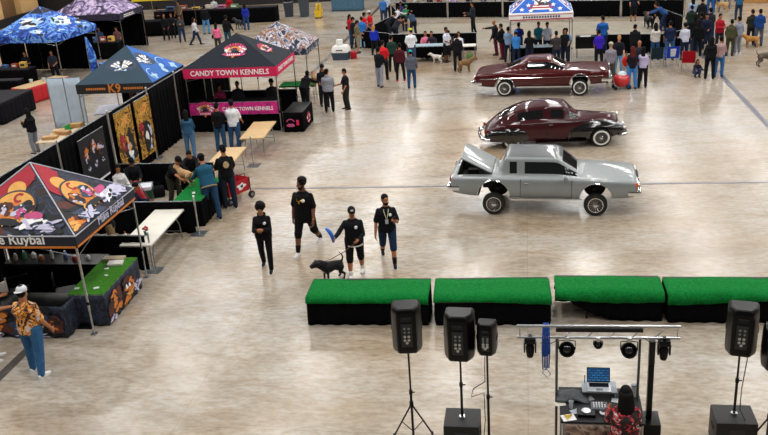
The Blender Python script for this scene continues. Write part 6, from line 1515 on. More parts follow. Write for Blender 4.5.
folding_chair((-11.7, 23.55), -60, 'black folding chair under the person in black below the far gold banner')
seated((-11.7, 23.55), -60, 'seated person in black below the gold banner with the dark archway', lvl=1, skin=1, top='#141418', sleeve='long', bottom='#16161c', hair='short', hat='cap', hatc='#101012', lean=14, head=(10, 24), H=1.7)
for (x, y, c, lb) in ((-11.05, 23.5, '#0f0f12', 'black holdall on the floor between the seated person in black and the bending man'), (-11.3, 21.55, '#2a3a24', 'dark green bag on the floor beside the seated woman'), (-10.2, 21.15, '#141822', 'navy bag on the floor behind the low drape by the green table')):
    r = thing('holdall', lb, 'bag', (x, y, 0), .4); mb = MB(); mb.box((0, 0, .17), (.55, .3, .34), bev=.09); mb.build('bag_body', cloth(c), r, smooth=True); mb = MB(); mb.tube([(-.14, 0, .33), (-.1, 0, .46), (.1, 0, .46), (.14, 0, .33)], .014, 6); mb.build('bag_handle', cloth('#0c0c0e'), r)
# ---- beyond the tall drapes
person(P(37, 153), 165, 'woman in a black hood looking at her phone by the pale table', **KW(PHONE), H=1.66, lvl=1, skin=1, top='#0e0f13', sleeve='long', bottom='#7c828c', hair='long', hat='hood', coat=True, female=True)
# ---- two and one between booths and ring
person(P(325, 106), -70, 'man in a dark cap and jacket facing his grey-hoodied friend', H=1.80, lvl=2, skin=1, top='#14161c', sleeve='long', bottom='#23262e', hat='cap', hatc='#101014', coat=True)
person(P(330, 112), 100, 'man in a pale grey hoodie and black trousers, back turned', H=1.78, lvl=2, skin=1, top='#8d8e98', sleeve='long', bottom='#101014', hat='hood_down', coat=True, fat=1.15, sh=((20, 8), (20, 8)), el=(70, 70), inward=(20, 20))
person(P(348, 109), -150, 'short-haired man in a black tee and olive trousers beside the grey hoodie', H=1.70, lvl=2, skin=1, top='#14151a', bottom='#2c2c26', shoes='#1a1a1a', sh=((12, 8), (20, 8)), el=(20, 60))
# ---- far aisle beyond the canopies
person(P(196, 45), 10, 'long-haired woman in a white sweater and jeans, walking past the canopies', **KW(WALK), H=1.68, lvl=2, skin=1, top='#c8c6cc', sleeve='long', bottom='#1c2c48', hair='long', female=True)
person(P(219, 52), 95, 'woman in a pink top with a black shoulder bag, back turned', H=1.66, lvl=2, skin=1, top='#e06a92', sleeve='long', bottom='#3a3430', hair='long', female=True, coat=True, extras=('handbag',))
person(P(229, 47), 80, 'tall man in a black jacket and teal jeans beside the woman in pink', H=1.86, lvl=2, skin=1, top='#121418', sleeve='long', bottom='#28505e', hat='cap', coat=True)
person(P(247, 30), 100, 'woman in a royal-blue jacket and jeans standing alone by the far counter', H=1.70, lvl=2, skin=1, top='#1c2f9a', sleeve='long', bottom='#24406a', hair='long', coat=True, female=True)
person(P(183, 42), -70, 'woman in a black vest and grey sleeves holding something to her chest', **KW(PHONE), H=1.68, lvl=2, skin=1, top='#3a3c42', sleeve='long', bottom='#22344e', hair='long', female=True)
person(P(207, 34), 90, 'man in black with light jeans behind the woman in the white sweater', H=1.82, lvl=2, skin=1, top='#101116', sleeve='long', bottom='#4c84b4', coat=True)
person(P(182, 27), -100, 'man in a khaki shirt standing behind the far counter crowd', H=1.82, lvl=2, skin=0, top='#9a8468', bottom='#5a5148')
person(P(231, 20), -60, 'person in a red jacket at the end of the far counter', H=1.72, lvl=3, skin=1, top='#a01a24', sleeve='long', bottom='#15171c', coat=True)
person(P(216, 22), 95, 'person in a pale top leaning at the far counter', H=1.72, lvl=3, skin=1, top='#b9c2cc', bottom='#15171c')
person(P(160, 33), -60, 'person in black holding a small tan dog near the yellow-edged canopy', **KW(PHONE), H=1.72, lvl=2, skin=1, top='#15151a', sleeve='long', bottom='#14161c')
person(P(167, 40), -60, 'person in dark clothes next to the tan dog holder', H=1.68, lvl=2, skin=1, top='#111216', sleeve='long', bottom='#14161c', hair='long')
person(P(174, 38), -80, 'short person in black in the crowd past the blue-sided canopy', H=1.6, lvl=2, skin=1, top='#16161c', sleeve='long', bottom='#14161c')
hound((at(240, 29).x, at(240, 29).y), 150, 'black and white dog at the feet of the man in teal jeans', S=1.0, col='#2a2a2e', belly='#dddddd')
# inside the booths
person((-11.6, 31.7), -90, 'person in a pink top behind the black counter of the pink booth', H=1.66, lvl=2, skin=1, top='#8a2a4a', bottom='#15151a', hair='long', female=True)
person((-10.9, 31.75), -80, 'person in dark clothes behind the middle of the pink booth counter', H=1.72, lvl=2, skin=1, top='#1d1d24', sleeve='long', bottom='#15151a')
person((-9.55, 31.7), -60, 'person in black behind the corner of the pink booth counter', H=1.78, lvl=2, skin=1, top='#121216', sleeve='long', bottom='#15151a', hat='cap')
person((-8.75, 33.45), 78, 'man in a black hoodie bending over a tan dog under the white printed canopy', H=1.76, lvl=2, skin=1, top='#121216', sleeve='long', bottom='#17171c', lean=45, hip=(12, 0), knee=(12, 12), sh=((60, 8), (60, 8)), el=(15, 15), coat=True)
hound((-8.55, 34.35, .762), 100, 'tan dog standing on the turf table under the white printed canopy', S=.8, col='#a8825a')
for i, (x, y, c, lb) in enumerate(((-24.6, 40.3, '#15171c', 'person in black behind the counter of the blue canopy'), (-23.2, 40.4, '#2a2f3a', 'person in slate grey behind the counter of the blue canopy'), (-25.4, 47.2, '#2a2630', 'person in dark plum behind the counter of the purple canopy'), (-24.0, 47.3, '#3a4a6a', 'person in dull blue behind the counter of the purple canopy'), (-22.9, 47.2, '#6a4a4a', 'person in dull red behind the counter of the purple canopy'))):
    person((x, y), -80, lb, H=1.7, lvl=3, skin=1, top=c, bottom='#15151a', hair='short' if i % 2 else 'long')
# ---- group left of the ring fence
person(P(351, 44), 20, 'long-haired woman in a red hoodie and jeans with a black bag, by the dog crate', H=1.68, lvl=2, skin=1, top='#a81c28', sleeve='long', bottom='#2b4468', hair='long', female=True, coat=True, extras=('handbag',))
person(P(354, 48), -20, 'person in a black cap and jacket behind the man in camouflage', H=1.72, lvl=2, skin=1, top='#1a1c24', sleeve='long', bottom='#1a2740', hat='cap')
person(P(358, 53), 40, 'man in a camouflage vest and khaki shorts', H=1.76, lvl=2, skin=1, topmat=print_mat('camouflage', [(.35, '#23281c'), (.45, '#5a5a3c'), (.55, '#8a805a'), (.65, '#1d2016')], 9), bottom='#8a8068', legs='shorts', shoes='#2a2a2c', hat='beanie', hatc='#2a1a1c')
person(P(363, 48), 90, 'person in a bright blue tee and pale jeans next to the camouflage vest', H=1.72, lvl=2, skin=1, top='#2a70c0', bottom='#8fb0cc', hat='cap', hatc='#1a1a1e')
person(P(364, 44), 10, 'man in a scarlet tee and jeans, left of the pair in red', H=1.78, lvl=2, skin=1, top='#d01824', bottom='#2a4c7a', hat='cap', hatc='#16161a')
person(P(372, 42), -170, 'man in a scarlet tee and jeans facing his friend in red', H=1.80, lvl=2, skin=1, top='#c8141f', bottom='#31588c', hat='cap', hatc='#d0d0d4')
person(P(375, 55), 80, 'person in a deep blue jacket with a pale fur hood beside the ring fence', H=1.58, lvl=2, skin=1, top='#1c30b0', sleeve='long', bottom='#15161c', hair='long', hairc='blond', coat=True)
person(P(384, 24), 100, 'person in a light blue shirt beyond the ring corner', H=1.75, lvl=3, skin=1, top='#3a70b0', bottom='#2a3a5a')
person(P(388, 20), 60, 'person in white and blue past the ring corner', H=1.7, lvl=3, skin=1, top='#b8c4d4', bottom='#1a2230')
# ---- group in front of the ring
person(P(380, 87), 75, 'man in a black and white varsity jacket and pale grey joggers', H=1.80, lvl=2, skin=1, top='#16181e', sleeve='long', bottom='#8d919c', hat='cap', hatc='#101014', hip=(4, -8), knee=(2, 6))
person(P(384, 80), 80, 'man in a red tee and black trousers beside the varsity jacket', H=1.82, lvl=2, skin=1, top='#d0202c', bottom='#14161a', hat='cap', hatc='#15151a', fat=1.15)
person(P(393, 72), 95, 'man in a dark green tee and black trousers', H=1.76, lvl=2, skin=1, top='#1c3a30', bottom='#14161a')
person(P(401, 81), 90, 'person in a burgundy top, black leggings and bright red shoes', H=1.74, lvl=2, skin=1, top='#4a1620', sleeve='long', bottom='#121216', shoes='#d0141c', legs='tight', hair='bun', spreadleg=.06)
person(P(412, 66), 95, 'man in a white tee and neon cap at the ring side', H=1.84, lvl=2, skin=0, top='#e2e6ee', bottom='#3a4660', hat='cap', hatc='#c8c83a', fat=1.12)
person(P(412, 88), 85, 'person in a grey gilet, teal cap and jeans nearest the cars', H=1.70, lvl=2, skin=1, top='#5a5e6c', sleeve='long', bottom='#24466a', hat='cap_back', hatc='#30a0a8', coat=True)
person(P(458, 71), 95, 'man in a black jacket with a tan dog beside the ring table', H=1.76, lvl=2, skin=1, top='#14151c', sleeve='long', bottom='#14151a', coat=True)
dg = P(465, 72); hound((dg.x, dg.y), 20, 'tan and black dog beside the man in a black jacket', S=.95, col='#7a5a38')
dg = P(437, 63); hound((dg.x, dg.y), 170, 'small white dog under the judging table', S=.7, col='#d8d4cc')
# ---- people bending at the ring's left fence
bx = [(389, 39, '#1c1e26', 20, 'dark-haired person leaning on the ring fence, nearest the pale post'), (396, 33, '#c8c8d0', 60, 'person in a white top bending at the ring fence'), (405, 31, '#2a6a48', 80, 'person in a green cap bending over a dog in the ring corner'), (414, 37, '#30445a', 120, 'person in blue-grey crouching at the ring corner'), (396, 44, '#20242c', 60, 'person in black kneeling by the ring fence corner')]
for i, (x, y, c, hd, lb) in enumerate(bx):
    person(P(x, y), hd, lb, H=1.72, lvl=2, skin=1, top=c, sleeve='long' if i % 2 else 'short', bottom='#20242e', lean=48, hip=(20, 8), knee=(24, 24), sh=((60, 10), (66, 10)), el=(10, 20), hat='cap' if i == 2 else None, hatc='#2a7a50', head=(0, 20))
person(P(401, 25), -90, 'person in a purple top seated by the back of the ring', H=1.6, lvl=3, skin=2, top='#3a2a6a', bottom='#1a1a20', hip=(60, 60), knee=(70, 70))
# ---- seated along the ring's front
sx_ = [(426, 57, '#d87a94', 'person in a pink tee seated at the ring-side table', '#15151a', 1), (432, 57, '#2a2430', 'person in dark plum seated beside the pink tee', '#15151a', 1), (449, 55, '#3a2418', 'child in a dark cap and orange top at the ring side', '#15151a', 1), (459, 58, '#d6d8de', 'man in a white tee seated at the ring side', '#1a1c24', 1)]
for i, (x, y, c, lb, b, sk) in enumerate(sx_):
    q = P(x, y); folding_chair((q.x, q.y+.1), -95, 'black folding chair under the '+('pink tee', 'dark plum top', 'capped child', 'white tee')[i]+' at the ring side', group='ring-side chairs')
    seated((q.x, q.y+.1), -95, lb, H=1.62 if i == 2 else 1.7, lvl=2, skin=sk, top=c, bottom=b, hat='cap' if i in (2,) else None)
person(P(446, 62), -30, 'person in a white and blue sports jersey and black shorts by the ring table', H=1.74, lvl=2, skin=2, topmat=print_mat('jersey', [(.4, '#dfe3ec'), (.52, '#dfe3ec'), (.56, '#35509a'), (.62, '#e8e8ee')], 8), bottom='#14151a', legs='shorts', sh=((20, 10), (24, 10)), el=(30, 50))
r = thing('draped_table', 'black draped judging table along the ring side', 'table', (at(431, 58).x+.05, at(431, 58).y-.55, 0), -.03)
mb = MB(); mb.box((0, 0, .74), (1.75, .7, .04)); mb.build('top', mat('pale_blue_top', '#8aa0ac', rough=.6), r)
mb = MB(); mb.sheet(drape_skirt([(-.87, .35, 0), (-.87, -.35, 0), (.87, -.35, 0), (.87, .35, 0), (-.869, .35, 0)], .2, .735, .012, .25), -.006); mb.build('table_skirt', M_black, r, smooth=True)
for s in (-1, 1):
    for q in (-1, 1): mb = MB(); mb.cyl((s*.8, q*.28, 0), (s*.8, q*.28, .72), .014); mb.build('leg', M_steel, r)
qq = at(461, 60); r = thing('side_table', 'small table with a pale top and green bag at the ring corner', 'table', (qq.x+.35, qq.y-.1, 0))
mb = MB(); mb.box((0, 0, .72), (.8, .6, .04)); mb.build('top', M_tabwhite, r)
for s in (-1, 1):
    for q in (-1, 1): mb = MB(); mb.cyl((s*.35, q*.25, 0), (s*.35, q*.25, .7), .014); mb.build('leg', M_steel, r)
r = thing('bag', 'green bag standing beside the small ring-corner table', 'bag', (qq.x+.45, qq.y-.55, 0)); mb = MB(); mb.box((0, 0, .2), (.3, .22, .4), bev=.05); mb.build('bag_body', cloth('#5a7a4a'), r, smooth=True); mb = MB(); mb.tube([(-.08, 0, .39), (-.06, 0, .52), (.06, 0, .52), (.08, 0, .39)], .012, 6); mb.build('bag_handle', cloth('#2a3a24'), r)
person(P(474, 33), 180, 'judge in a dark suit standing inside the show ring', H=1.78, lvl=2, skin=1, top='#23262e', sleeve='long', bottom='#14161a', coat=True, sh=((20, 8), (30, 8)), el=(60, 60), hip=(4, -6), knee=(4, 4))
# ---- pair by the starry canopy and people under it
person(P(497, 55), 170, 'bald man in a black jacket pointing, behind the burgundy hardtop', H=1.78, lvl=2, skin=1, top='#1a1c22', sleeve='long', bottom='#5a1a30', hair='bald', coat=True, sh=((10, 8), (80, 10)), el=(15, 5))
person(P(503, 59), 160, 'person in a black jacket with an orange badge behind the burgundy hardtop', H=1.74, lvl=2, skin=1, top='#121318', sleeve='long', bottom='#6a1c34', hair='short', coat=True, fat=1.12, extras=('handbag',))
us = [((-.85, 41.6), '#7a98b8', 80, 'person in pale denim at the left leg of the starry canopy', 0), ((-.35, 42.7), '#1c2f7a', 90, 'person in a navy-blue tee under the starry canopy', 0), ((.55, 42.9), '#2a7a90', -80, 'person in a teal tee at the back of the starry canopy', 0), ((1.0, 42.6), '#c8d4e8', -100, 'person in a white and blue top at the back of the starry canopy', 0), ((1.75, 41.0), '#17181c', -100, 'dark-haired person in black at the right of the starry canopy', 1), ((.15, 40.5), '#101216', 95, 'dark-haired person in black, nearest under the starry canopy', 1), ((1.35, 40.0), '#3a3438', 100, 'person with brown hair near the right leg of the starry canopy', 0), ((-.45, 40.6), '#3a80c8', 100, 'person in a bright blue cap and top at the starry canopy table', 2)]
for (x, y), c, hd, lb, v in us:
    person((x, y), hd, lb, H=1.70 if v != 1 else 1.66, lvl=2, skin=1, top=c, bottom='#1a2436', hair='long' if v == 1 else 'short', hat='cap' if v == 2 else None, hatc='#2a70c0', sh=((30, 8), (30, 8)), el=(40, 40))
person(P(566, 62), 95, 'dark-haired person in a pale blue shirt right of the starry canopy', H=1.62, lvl=2, skin=1, top='#7aa6d4', bottom='#15171c', hair='bun', fat=1.1)
folding_table((.3, 41.4), PI/2, 1.9, .7, 'black draped table under the starry canopy', drapem=M_black, m=mat('pale_blue_top', '#8aa0ac'), name='draped_table')
q = at(586, 57); r = thing('grill_cart', 'black covered cart on legs right of the starry canopy', 'cart', (q.x, q.y, 0), -.04)
mb = MB(); mb.box((0, 0, .72), (1.0, .55, .56), bev=.03); mb.build('body', M_blkplastic, r, smooth=True, auto=40); mb = MB(); mb.box((-.05, -.1, 1.003), (.5, .2, .012)); mb.build('paper_strip', M_white, r)
for s in (-1, 1):
    for t in (-1, 1): mb = MB(); mb.cyl((s*.42, t*.2, 0), (s*.42, t*.2, .46), .02); mb.build('leg', M_steel, r)
# ---- crowd beside the hardtop's nose
person(P(602, 54), 95, 'broad man in a bright blue shirt beyond the cart', H=1.86, lvl=2, skin=1, top='#1f56a0', bottom='#1a2a4a', fat=1.35)
person(P(599, 67), 100, 'person in a purple-blue tee and black trousers next to the cart', H=1.72, lvl=2, skin=1, top='#3a22b0', bottom='#121216')
person(P(610, 83), 90, 'white-haired man in a grey shirt and taupe trousers by the hardtop', H=1.76, lvl=2, skin=0, top='#8a8690', sleeve='long', bottom='#5a5048', hairc='grey', hat='cap_back', hatc='#c8b8a0')
person(P(618, 74), -90, 'blond person in a black top and pale denim behind the red balloons', H=1.72, lvl=2, skin=0, top='#181a22', bottom='#6a9ac0', hairc='blond')
person(P(634, 62), 80, 'person in a black jacket and white collar by the ring corner', H=1.74, lvl=2, skin=1, top='#12141a', sleeve='long', bottom='#181a22', coat=True)
person(P(632, 89), 95, 'person with dark red-tinted hair in a black top and bright jeans', H=1.74, lvl=2, skin=1, top='#1d1820', bottom='#3a78b8', hair='long', hairc='red', female=True)
person(P(642, 88), 80, 'woman in a lilac top and black trousers beside the bright jeans', H=1.68, lvl=2, skin=1, top='#b8aed0', sleeve='long', bottom='#15151a', hair='long', female=True)
person(P(638, 80), -95, 'bald man in a dark vest and glasses facing the lilac top', H=1.74, lvl=2, skin=1, top='#2a2a34', bottom='#2a2420', hair='bald')
person(P(625, 79), -80, 'child in a red top between the crowd and the hardtop', H=1.2, lvl=2, skin=1, top='#c82a24', bottom='#a8a8ac')
q = at(622, 90); r = thing('toy_car', 'round red and white ride-on toy in front of the crowd', 'toy', (q.x, q.y+.25, 0), -1.4)
mb = MB(); mb.ell((0, 0, .36), .34, .36, .30); mb.build('shell', mat('toy_red', '#c81e24', rough=.3, coat=.6), r, smooth=True)
mb = MB(); mb.ell((.04, 0, .56), .2, .2, .16); mb.build('cockpit', mat('toy_white', '#c8d4dc', rough=.3), r, smooth=True)
for s in (-1, 1):
    for t in (-1, 1): mb = MB(); mb.cyl((s*.2, t*.24, .08), (s*.2, t*.32, .08), .08, n=14); mb.build('wheel', M_tyre, r, smooth=True, auto=40)
# ---- ring's right side
person(P(633, 21), -90, 'handler in dark shorts and a bright blue arm sleeve at the ring fence', H=1.76, lvl=2, skin=1, top='#16202e', bottom='#14161c', legs='shorts', sh=((30, 10), (24, 10)), el=(50, 40), shoes='#101012')
person(P(658, 27), 150, 'handler in black with long hair leading a dark dog in the ring', H=1.72, lvl=2, skin=1, top='#16161c', sleeve='long', bottom='#17171c', hair='long', lean=12, **{k_: v_ for k_, v_ in WALK.items()})
dg = P(648, 28); hound((dg.x, dg.y), 100, 'black and white dog trotting in the ring', S=1.15, col='#1c1c20', belly='#d8d8d8')
person(P(663, 31), 170, 'person in a blue top bending down in the ring', H=1.74, lvl=2, skin=1, top='#2a4a80', sleeve='long', bottom='#1d2c4a', lean=50, hip=(20, 4), knee=(16, 16), sh=((60, 8), (60, 8)))
person(P(655, 60), 95, 'long-haired woman in a cream sweater and jeans behind the camp chairs', H=1.72, lvl=2, skin=1, top='#c9c4bc', sleeve='long', bottom='#24466c', hair='long', female=True, coat=True)
person(P(669, 60), 90, 'man in a navy tee and jeans behind the blue camp chair', H=1.80, lvl=2, skin=1, top='#1a2440', bottom='#34587c', fat=1.12)
person(P(684, 60), 100, 'person in a white and blue jersey behind the red camp chair', H=1.72, lvl=2, skin=1, top='#c4c8d6', sleeve='long', bottom='#1c2640', hat='beanie', hatc='#101216')
bk = [(694, 52, 90, 1.82, 'tallest person in black at the head of the dark crowd', '#101116'), (699, 48, 60, 1.74, 'person in a black jacket in the middle of the dark crowd', '#15161c'), (706, 49, -120, 1.74, 'person in a navy jacket at the edge of the dark crowd', '#1a2238'), (697, 56, 95, 1.72, 'person in a black hooded coat in front of the dark crowd', '#0e0f12'), (709, 44, 100, 1.78, 'person in charcoal behind the red hoodie', '#24262e'), (690, 40, 80, 1.76, 'person in a dark green jacket at the back of the dark crowd', '#1a2a24'), (692, 30, 90, 1.74, 'person in white and blue beyond the dark crowd', '#9ab0cc'), (701, 32, 90, 1.76, 'person in black beyond the dark crowd', '#16171c')]
for i, (x, y, hd, h_, lb, c) in enumerate(bk):
    person(P(x, y), hd, lb, H=h_, lvl=2, skin=1, top=c, sleeve='long', bottom='#14161c' if i % 2 else '#22304a', coat=True, hair='short' if i % 3 else 'long', hat='cap' if i in (1, 4) else None)
person(P(718, 50), -60, 'person in a red hoodie with folded arms', H=1.74, lvl=2, skin=1, top='#a01828', sleeve='long', bottom='#2a2a34', coat=True, fat=1.15, sh=((20, 8), (20, 8)), el=(80, 80), inward=(35, 35))
person(P(729, 56), 60, 'person in an olive hoodie and trousers next to the red hoodie', H=1.70, lvl=2, skin=1, top='#4a4a34', sleeve='long', bottom='#3e3e2e', coat=True)
person(P(737, 54), 120, 'person in pale grey with white shoes beside the olive hoodie', H=1.76, lvl=2, skin=1, top='#8a90a4', sleeve='long', bottom='#7c808c', shoes='#e0e0e0', coat=True)
person(P(709, 79), 80, 'woman with long black hair in a black coat and trousers near the floor line', H=1.80, lvl=2, skin=1, top='#0f1014', sleeve='long', bottom='#0f1013', hair='long', female=True, coat=True)
person(P(718, 77), 70, 'person in a plaid top and jeans beside the black coat', H=1.72, lvl=2, skin=1, topmat=print_mat('plaid', [(.35, '#8a5a5a'), (.5, '#c8a8a0'), (.6, '#4a4a5a'), (.7, '#b88080')], 14), sleeve='long', bottom='#3568a0')
person(P(697, 77), -80, 'child crouching on the floor near the camp chairs', H=1.3, lvl=2, skin=1, top='#2a2430', sleeve='long', bottom='#3a4a70', hair='long', hip=(120, 120), knee=(140, 140), lean=20, sh=((50, 8), (50, 8)), el=(40, 40))
person(P(738, 20), 90, 'person in a teal top standing alone beyond the ring', H=1.72, lvl=3, skin=1, top='#2a5a84', bottom='#22344a')
person(P(750, 45), 80, 'person in a dark coat with a tan dog at the far right', H=1.72, lvl=2, skin=1, top='#26281f', sleeve='long', bottom='#202228', coat=True)
person(P(758, 46), 85, 'person in a blue jacket and grey jeans at the far right', H=1.76, lvl=2, skin=1, top='#1c3f80', sleeve='long', bottom='#4a5568', coat=True)
dg = P(752, 46); hound((dg.x-.1, dg.y-.3), 170, 'tan dog at the feet of the far right pair', S=.9, col='#b07a3a')
dg = P(765, 66); hound((dg.x, dg.y), 10, 'brindle dog walking alone at the right edge', S=1.0, col='#5a5048')
dg = P(722, 12); hound((dg.x, dg.y), 150, 'pale tan dog beyond the dark crowd', S=1.0, col='#c09a6a')
person(P(710, 14), 90, 'person in blue jeans and navy near the pale tan dog', H=1.76, lvl=3, skin=1, top='#1c2c54', bottom='#2c5a9a')
person(P(716, 12), 95, 'person in a dark jacket holding the pale tan dog', H=1.74, lvl=3, skin=1, top='#1a1c24', sleeve='long', bottom='#28508a')
person(P(727, 9), 90, 'person in grey beyond the pale tan dog', H=1.74, lvl=3, skin=1, top='#8a8c94', bottom='#6a6e78')
# ---- camp chairs
def camp_chair(p, rz, c, label, trim=None):
    r = thing('camp_chair', label, 'chair', (p.x, p.y, 0), rad(rz), 'folding camp chairs'); m = cloth(c)
    mb = MB(); mb.slab([(-.24, -.26, .40), (.26, -.26, .44), (.26, .26, .44), (-.24, .26, .40)], .015); mb.build('seat', m, r)
    mb = MB(); mb.slab([(-.24, -.26, .42), (-.24, .26, .42), (-.36, .27, .92), (-.36, -.27, .92)], .016); b = mb.build('backrest', m, r)
    if trim: mb = MB(); mb.slab([(-.265, -.1, .48), (-.265, .1, .48), (-.345, .12, .82), (-.345, -.12, .82)], .036); mb.build('back_panel', cloth(trim), b)
    for s in (-1, 1):
        mb = MB(); mb.tube([(-.36, s*.27, .92), (-.26, s*.27, .42), (-.28, s*.27, .01)], .011, 6); mb.build('leg', M_steel, r)
        mb = MB(); mb.tube([(.27, s*.27, .62), (.27, s*.27, .01)], .011, 6); mb.build('leg', M_steel, r)
        mb = MB(); mb.tube([(-.27, s*.27, .03), (.26, s*.27, .42)], .009, 6); mb.build('brace', M_steel, r)
        mb = MB(); mb.box((0, s*.27, .63), (.58, .06, .015)); mb.build('armrest', m, r)
    mb = MB(); mb.tube([(-.28, -.27, .03), (-.28, .27, .40)], .009, 6); mb.build('brace', M_steel, r)
    mb = MB(); mb.tube([(-.28, .27, .03), (-.28, -.27, .40)], .009, 6); mb.build('brace', M_steel, r)
camp_chair(at(655, 67), 95, '#1d2f38', 'dark slate camp chair, farthest from the red one')
camp_chair(at(671, 66), 92, '#1c3fae', 'royal blue camp chair with a pale back panel', '#c8ccd8')
camp_chair(at(688, 71), 80, '#a01020', 'red camp chair beside the crouching child')
# ---- crate, bins, bucket
q = at(339, 60); r = thing('pet_crate', 'white and dark blue plastic pet crate on the floor', 'crate', (q.x+.1, q.y+.2, 0), -.1)
mb = MB(); mb.rings([[(-.42*s, -.3*s, z), (.42*s, -.3*s, z), (.42*s, .3*s, z), (-.42*s, .3*s, z)] for z, s in ((0, .9), (.36, 1.0))]); mb.build('base', mat('crate_navy', '#2a3a4c', rough=.5), r)
mb = MB(); mb.rings([[(-.42*s, -.3*s, z), (.42*s, -.3*s, z), (.42*s, .3*s, z), (-.42*s, .3*s, z)] for z, s in ((.36, 1.02), (.62, .96), (.72, .78))]); bmesh.ops.bevel(mb.bm, geom=mb.bm.edges[:], offset=.03, segments=2, affect='EDGES'); tp = mb.build('lid', M_white, r, smooth=True, auto=40)
for i in range(3): mb = MB(); mb.box((-.12+.12*i, -.305, .5), (.09, .03, .05)); mb.build('vent', M_under, tp)
mb = MB(); mb.tube([(-.1, 0, .7), (-.09, 0, .80), (.09, 0, .80), (.1, 0, .7)], .02, 6); mb.build('carry_handle', M_white, r)
mb = MB(); mb.box((-.05, .02, .87), (.3, .24, .26), bev=.03); tag(mb.build('white_box', M_white, None, smooth=True, auto=40, loc=(q.x+.1, q.y+.2, -.03+.03), rot=(0, 0, -.1)), 'small white box on top of the pet crate', 'box')
r = thing('bag', 'small red bag on the floor behind the pet crate', 'bag', (q.x+.72, q.y+.3, 0)); mb = MB(); mb.box((0, 0, .17), (.3, .26, .34), bev=.06); mb.build('bag_body', cloth('#a81a2a'), r, smooth=True); mb = MB(); mb.tube([(-.08, 0, .33), (-.05, 0, .44), (.05, 0, .44), (.08, 0, .33)], .012, 6); mb.build('bag_handle', cloth('#5a1018'), r)
def bin_(x, y, h, w, c, label):
    q = at(x, y); r = thing('waste_bin', label, 'bin', (q.x, q.y, 0), .1, 'waste bins')
    mb = MB(); mb.rings([[(-w/2*s, -w/2*s, z), (w/2*s, -w/2*s, z), (w/2*s, w/2*s, z), (-w/2*s, w/2*s, z)] for z, s in ((0, .8), (h, 1.0), (h, .94), (.05, .74))]); mb.build('bin_body', mat('bin'+c, c, rough=.6), r)
    mb = MB(); mb.box((0, 0, h+.03), (w*1.04, w*1.04, .08), bev=.02); mb.build('rim', M_greyplate, r)
    mb = MB(); mb.lathe([(.001, 0), (w*.42, 0), (w*.45, .12), (.001, .2)], (0, 0, h+.06), n=14); mb.build('liner', M_blkplastic, r, smooth=True)
bin_(289.5, 16.5, .95, .6, '#2c343c', 'shorter dark grey waste bin, left of its neighbour')
bin_(305, 16.5, 1.2, .66, '#3a434b', 'taller slate grey waste bin beside the yellow mop bucket')
q = at(319, 18); r = thing('mop_bucket', 'yellow mop bucket with a wringer beside the waste bins', 'bucket', (q.x, q.y, 0))
M_yel = mat('yellow_plastic', '#e0b81a', rough=.5)
mb = MB(); mb.rings([[(-.22*s, -.28*s, z), (.22*s, -.28*s, z), (.22*s, .28*s, z), (-.22*s, .28*s, z)] for z, s in ((.08, .85), (.55, 1.05), (.55, .98), (.12, .78))]); mb.build('bucket_body', M_yel, r)
mb = MB(); mb.box((0, .12, .72), (.34, .24, .4), bev=.03); mb.build('wringer', M_yel, r)
mb = MB(); mb.cyl((.0, -.1, .2), (.05, .05, 1.35), .02); mb.build('mop_handle', M_steel, r)
for s in (-1, 1):
    for t in (-1, 1): mb = MB(); mb.cyl((s*.16, t*.2-.02, .04), (s*.16, t*.2+.02, .04), .04, n=10); mb.build('wheel', M_tyre, r)
# ---- ring fences
GR = 'low black show-ring fences'
def F_(a, b, lb, h=.95, seed=0): drape('ring_fence', a, b, h, lb, GR, seed=seed, amp=.02)
F_((-8.75, 46.6, 0), (-7.05, 45.4, 0), 'low black fence at the near left corner of the ring, by the blue fur-hooded jacket', seed=1)
F_((-7.0, 45.1, 0), (-2.45, 44.6, 0), 'low black fence along the front of the ring behind the seated people', seed=2)
F_((-8.4, 55.9, 0), (-7.5, 52.4, 0), 'low black fence on the left of the ring near the purple top', seed=3)
F_((-7.5, 52.3, 0), (-8.75, 46.7, 0), 'low black fence down the left side of the ring', seed=4)
cx0, cx1 = (-8.3, 56.6), (8.9, 52.6)
for i in range(5):
    a = Vector((cx0[0]+(cx1[0]-cx0[0])*i/5+.03, cx0[1]+(cx1[1]-cx0[1])*i/5, 0)); b = Vector((cx0[0]+(cx1[0]-cx0[0])*(i+1)/5-.03, cx0[1]+(cx1[1]-cx0[1])*(i+1)/5, 0))
    F_(a, b, 'back fence bay of the ring '+('at the corner with the left side', 'behind the judge in the dark suit', 'behind the starry canopy', 'behind the broad man in blue', 'behind the handler in shorts')[i], .98, 10+i)
for i in range(6):
    post((cx0[0]+(cx1[0]-cx0[0])*i/5, cx0[1]+(cx1[1]-cx0[1])*i/5), 1.03, 'pale post of the ring back fence '+('at its left end', 'left of the judge', 'left of the starry canopy', 'right of the starry canopy', 'left of the handler in shorts', 'at its right end')[i], 'ring fence posts')
post((-7.52, 52.35), 1.1, 'pale post at the left bend of the ring fence', 'ring fence posts')
F_((3.5, 42.75, 0), (6.6, 42.3, 0), 'low black fence at the front right of the ring behind the crowd', seed=21)
F_((6.65, 42.3, 0), (8.0, 44.6, 0), 'low black fence at the near right corner of the ring by the dark crowd', seed=22)
F_((7.2, 50.2, 0), (7.9, 47.0, 0), 'low black fence with a printed corner on the right side of the ring', seed=23)
mb = MB(); mb.box((0, 0, .008), (13.8, 7.6, .012)); o = mb.build('ring_mat', mat('ring_mat', '#8f8676', rough=.6, noise=.12, scale=1.5), None, loc=(-.2, 48.8, 0), rot=(0, 0, -.17)); tag(o, 'pale mat spread inside the show ring', 'mat')
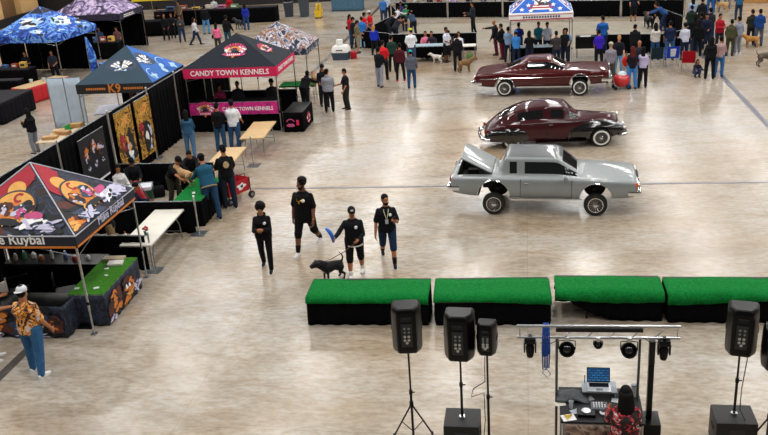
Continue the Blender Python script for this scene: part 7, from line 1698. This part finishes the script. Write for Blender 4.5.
# ---- onlookers behind the back fence
g = random.Random(11); cols = ['#2a3a5a', '#c8c8d0', '#15161c', '#8a2a3a', '#b8a0d0', '#1c1e26', '#3a5a7a', '#d0d4dc', '#2a2420', '#7a6a5a', '#1a2a4a', '#a83040', '#4a4e58', '#222630', '#c8b490', '#18304a', '#5a3a4a', '#14161c', '#28507a', '#b8bcc8']
nm = {'#2a3a5a': 'slate blue', '#c8c8d0': 'white', '#15161c': 'black', '#8a2a3a': 'maroon', '#b8a0d0': 'lilac', '#1c1e26': 'charcoal', '#3a5a7a': 'denim blue', '#d0d4dc': 'off-white', '#2a2420': 'dark brown', '#7a6a5a': 'taupe', '#1a2a4a': 'navy', '#a83040': 'red', '#4a4e58': 'grey', '#222630': 'dark slate', '#c8b490': 'beige', '#18304a': 'deep blue', '#5a3a4a': 'plum', '#14161c': 'jet black', '#28507a': 'mid blue', '#b8bcc8': 'pale grey'}
for i, c in enumerate(cols):
    t = (i+.5)/len(cols); x = cx0[0]+(cx1[0]-cx0[0])*t+g.uniform(-.15, .15); y = cx0[1]+(cx1[1]-cx0[1])*t+.75+g.uniform(0, .5)
    person((x, y), -90+g.uniform(-30, 30), 'onlooker in %s behind the back fence of the ring' % nm[c], H=g.uniform(1.6, 1.82), lvl=3, skin=g.choice((0, 1, 1, 2)), top=c, sleeve=g.choice(('short', 'long')), bottom='#20283a', hair=g.choice(('short', 'long', 'short')), sh=((20, 8), (20, 8)), el=(50, 50), group='onlookers behind the ring')
# far right: tan box and pale stall
mb = MB(); q = at(752, 4); r = thing('tan_counter', 'tan boxed counter at the far right edge', 'counter', (q.x+.8, q.y+.8, 0), -.1); mb.box((0, 0, .5), (2.2, 1.0, 1.0), bev=.02); mb.build('counter_body', mat('tan_box', '#b8864a', rough=.7), r); mb = MB(); mb.box((0, 0, 1.02), (2.3, 1.1, .05)); mb.build('top', M_tabtan, r)
block((16.4, 58.6), -.1, 2.2, .9, 1.0, 'pale blue draped counter beyond the tan one', cloth('#a8c4d4'))
block((9.6, 60.2), -.1, 5.0, .8, 1.0, 'long dark green draped counter at the far right', cloth('#16281f'))
block((-12.2, 60.8), -.1, 2.2, .6, 1.0, 'blue-grey draped counter beyond the waste bins', cloth('#4a6a80'))
D.scenes.remove(TMP)
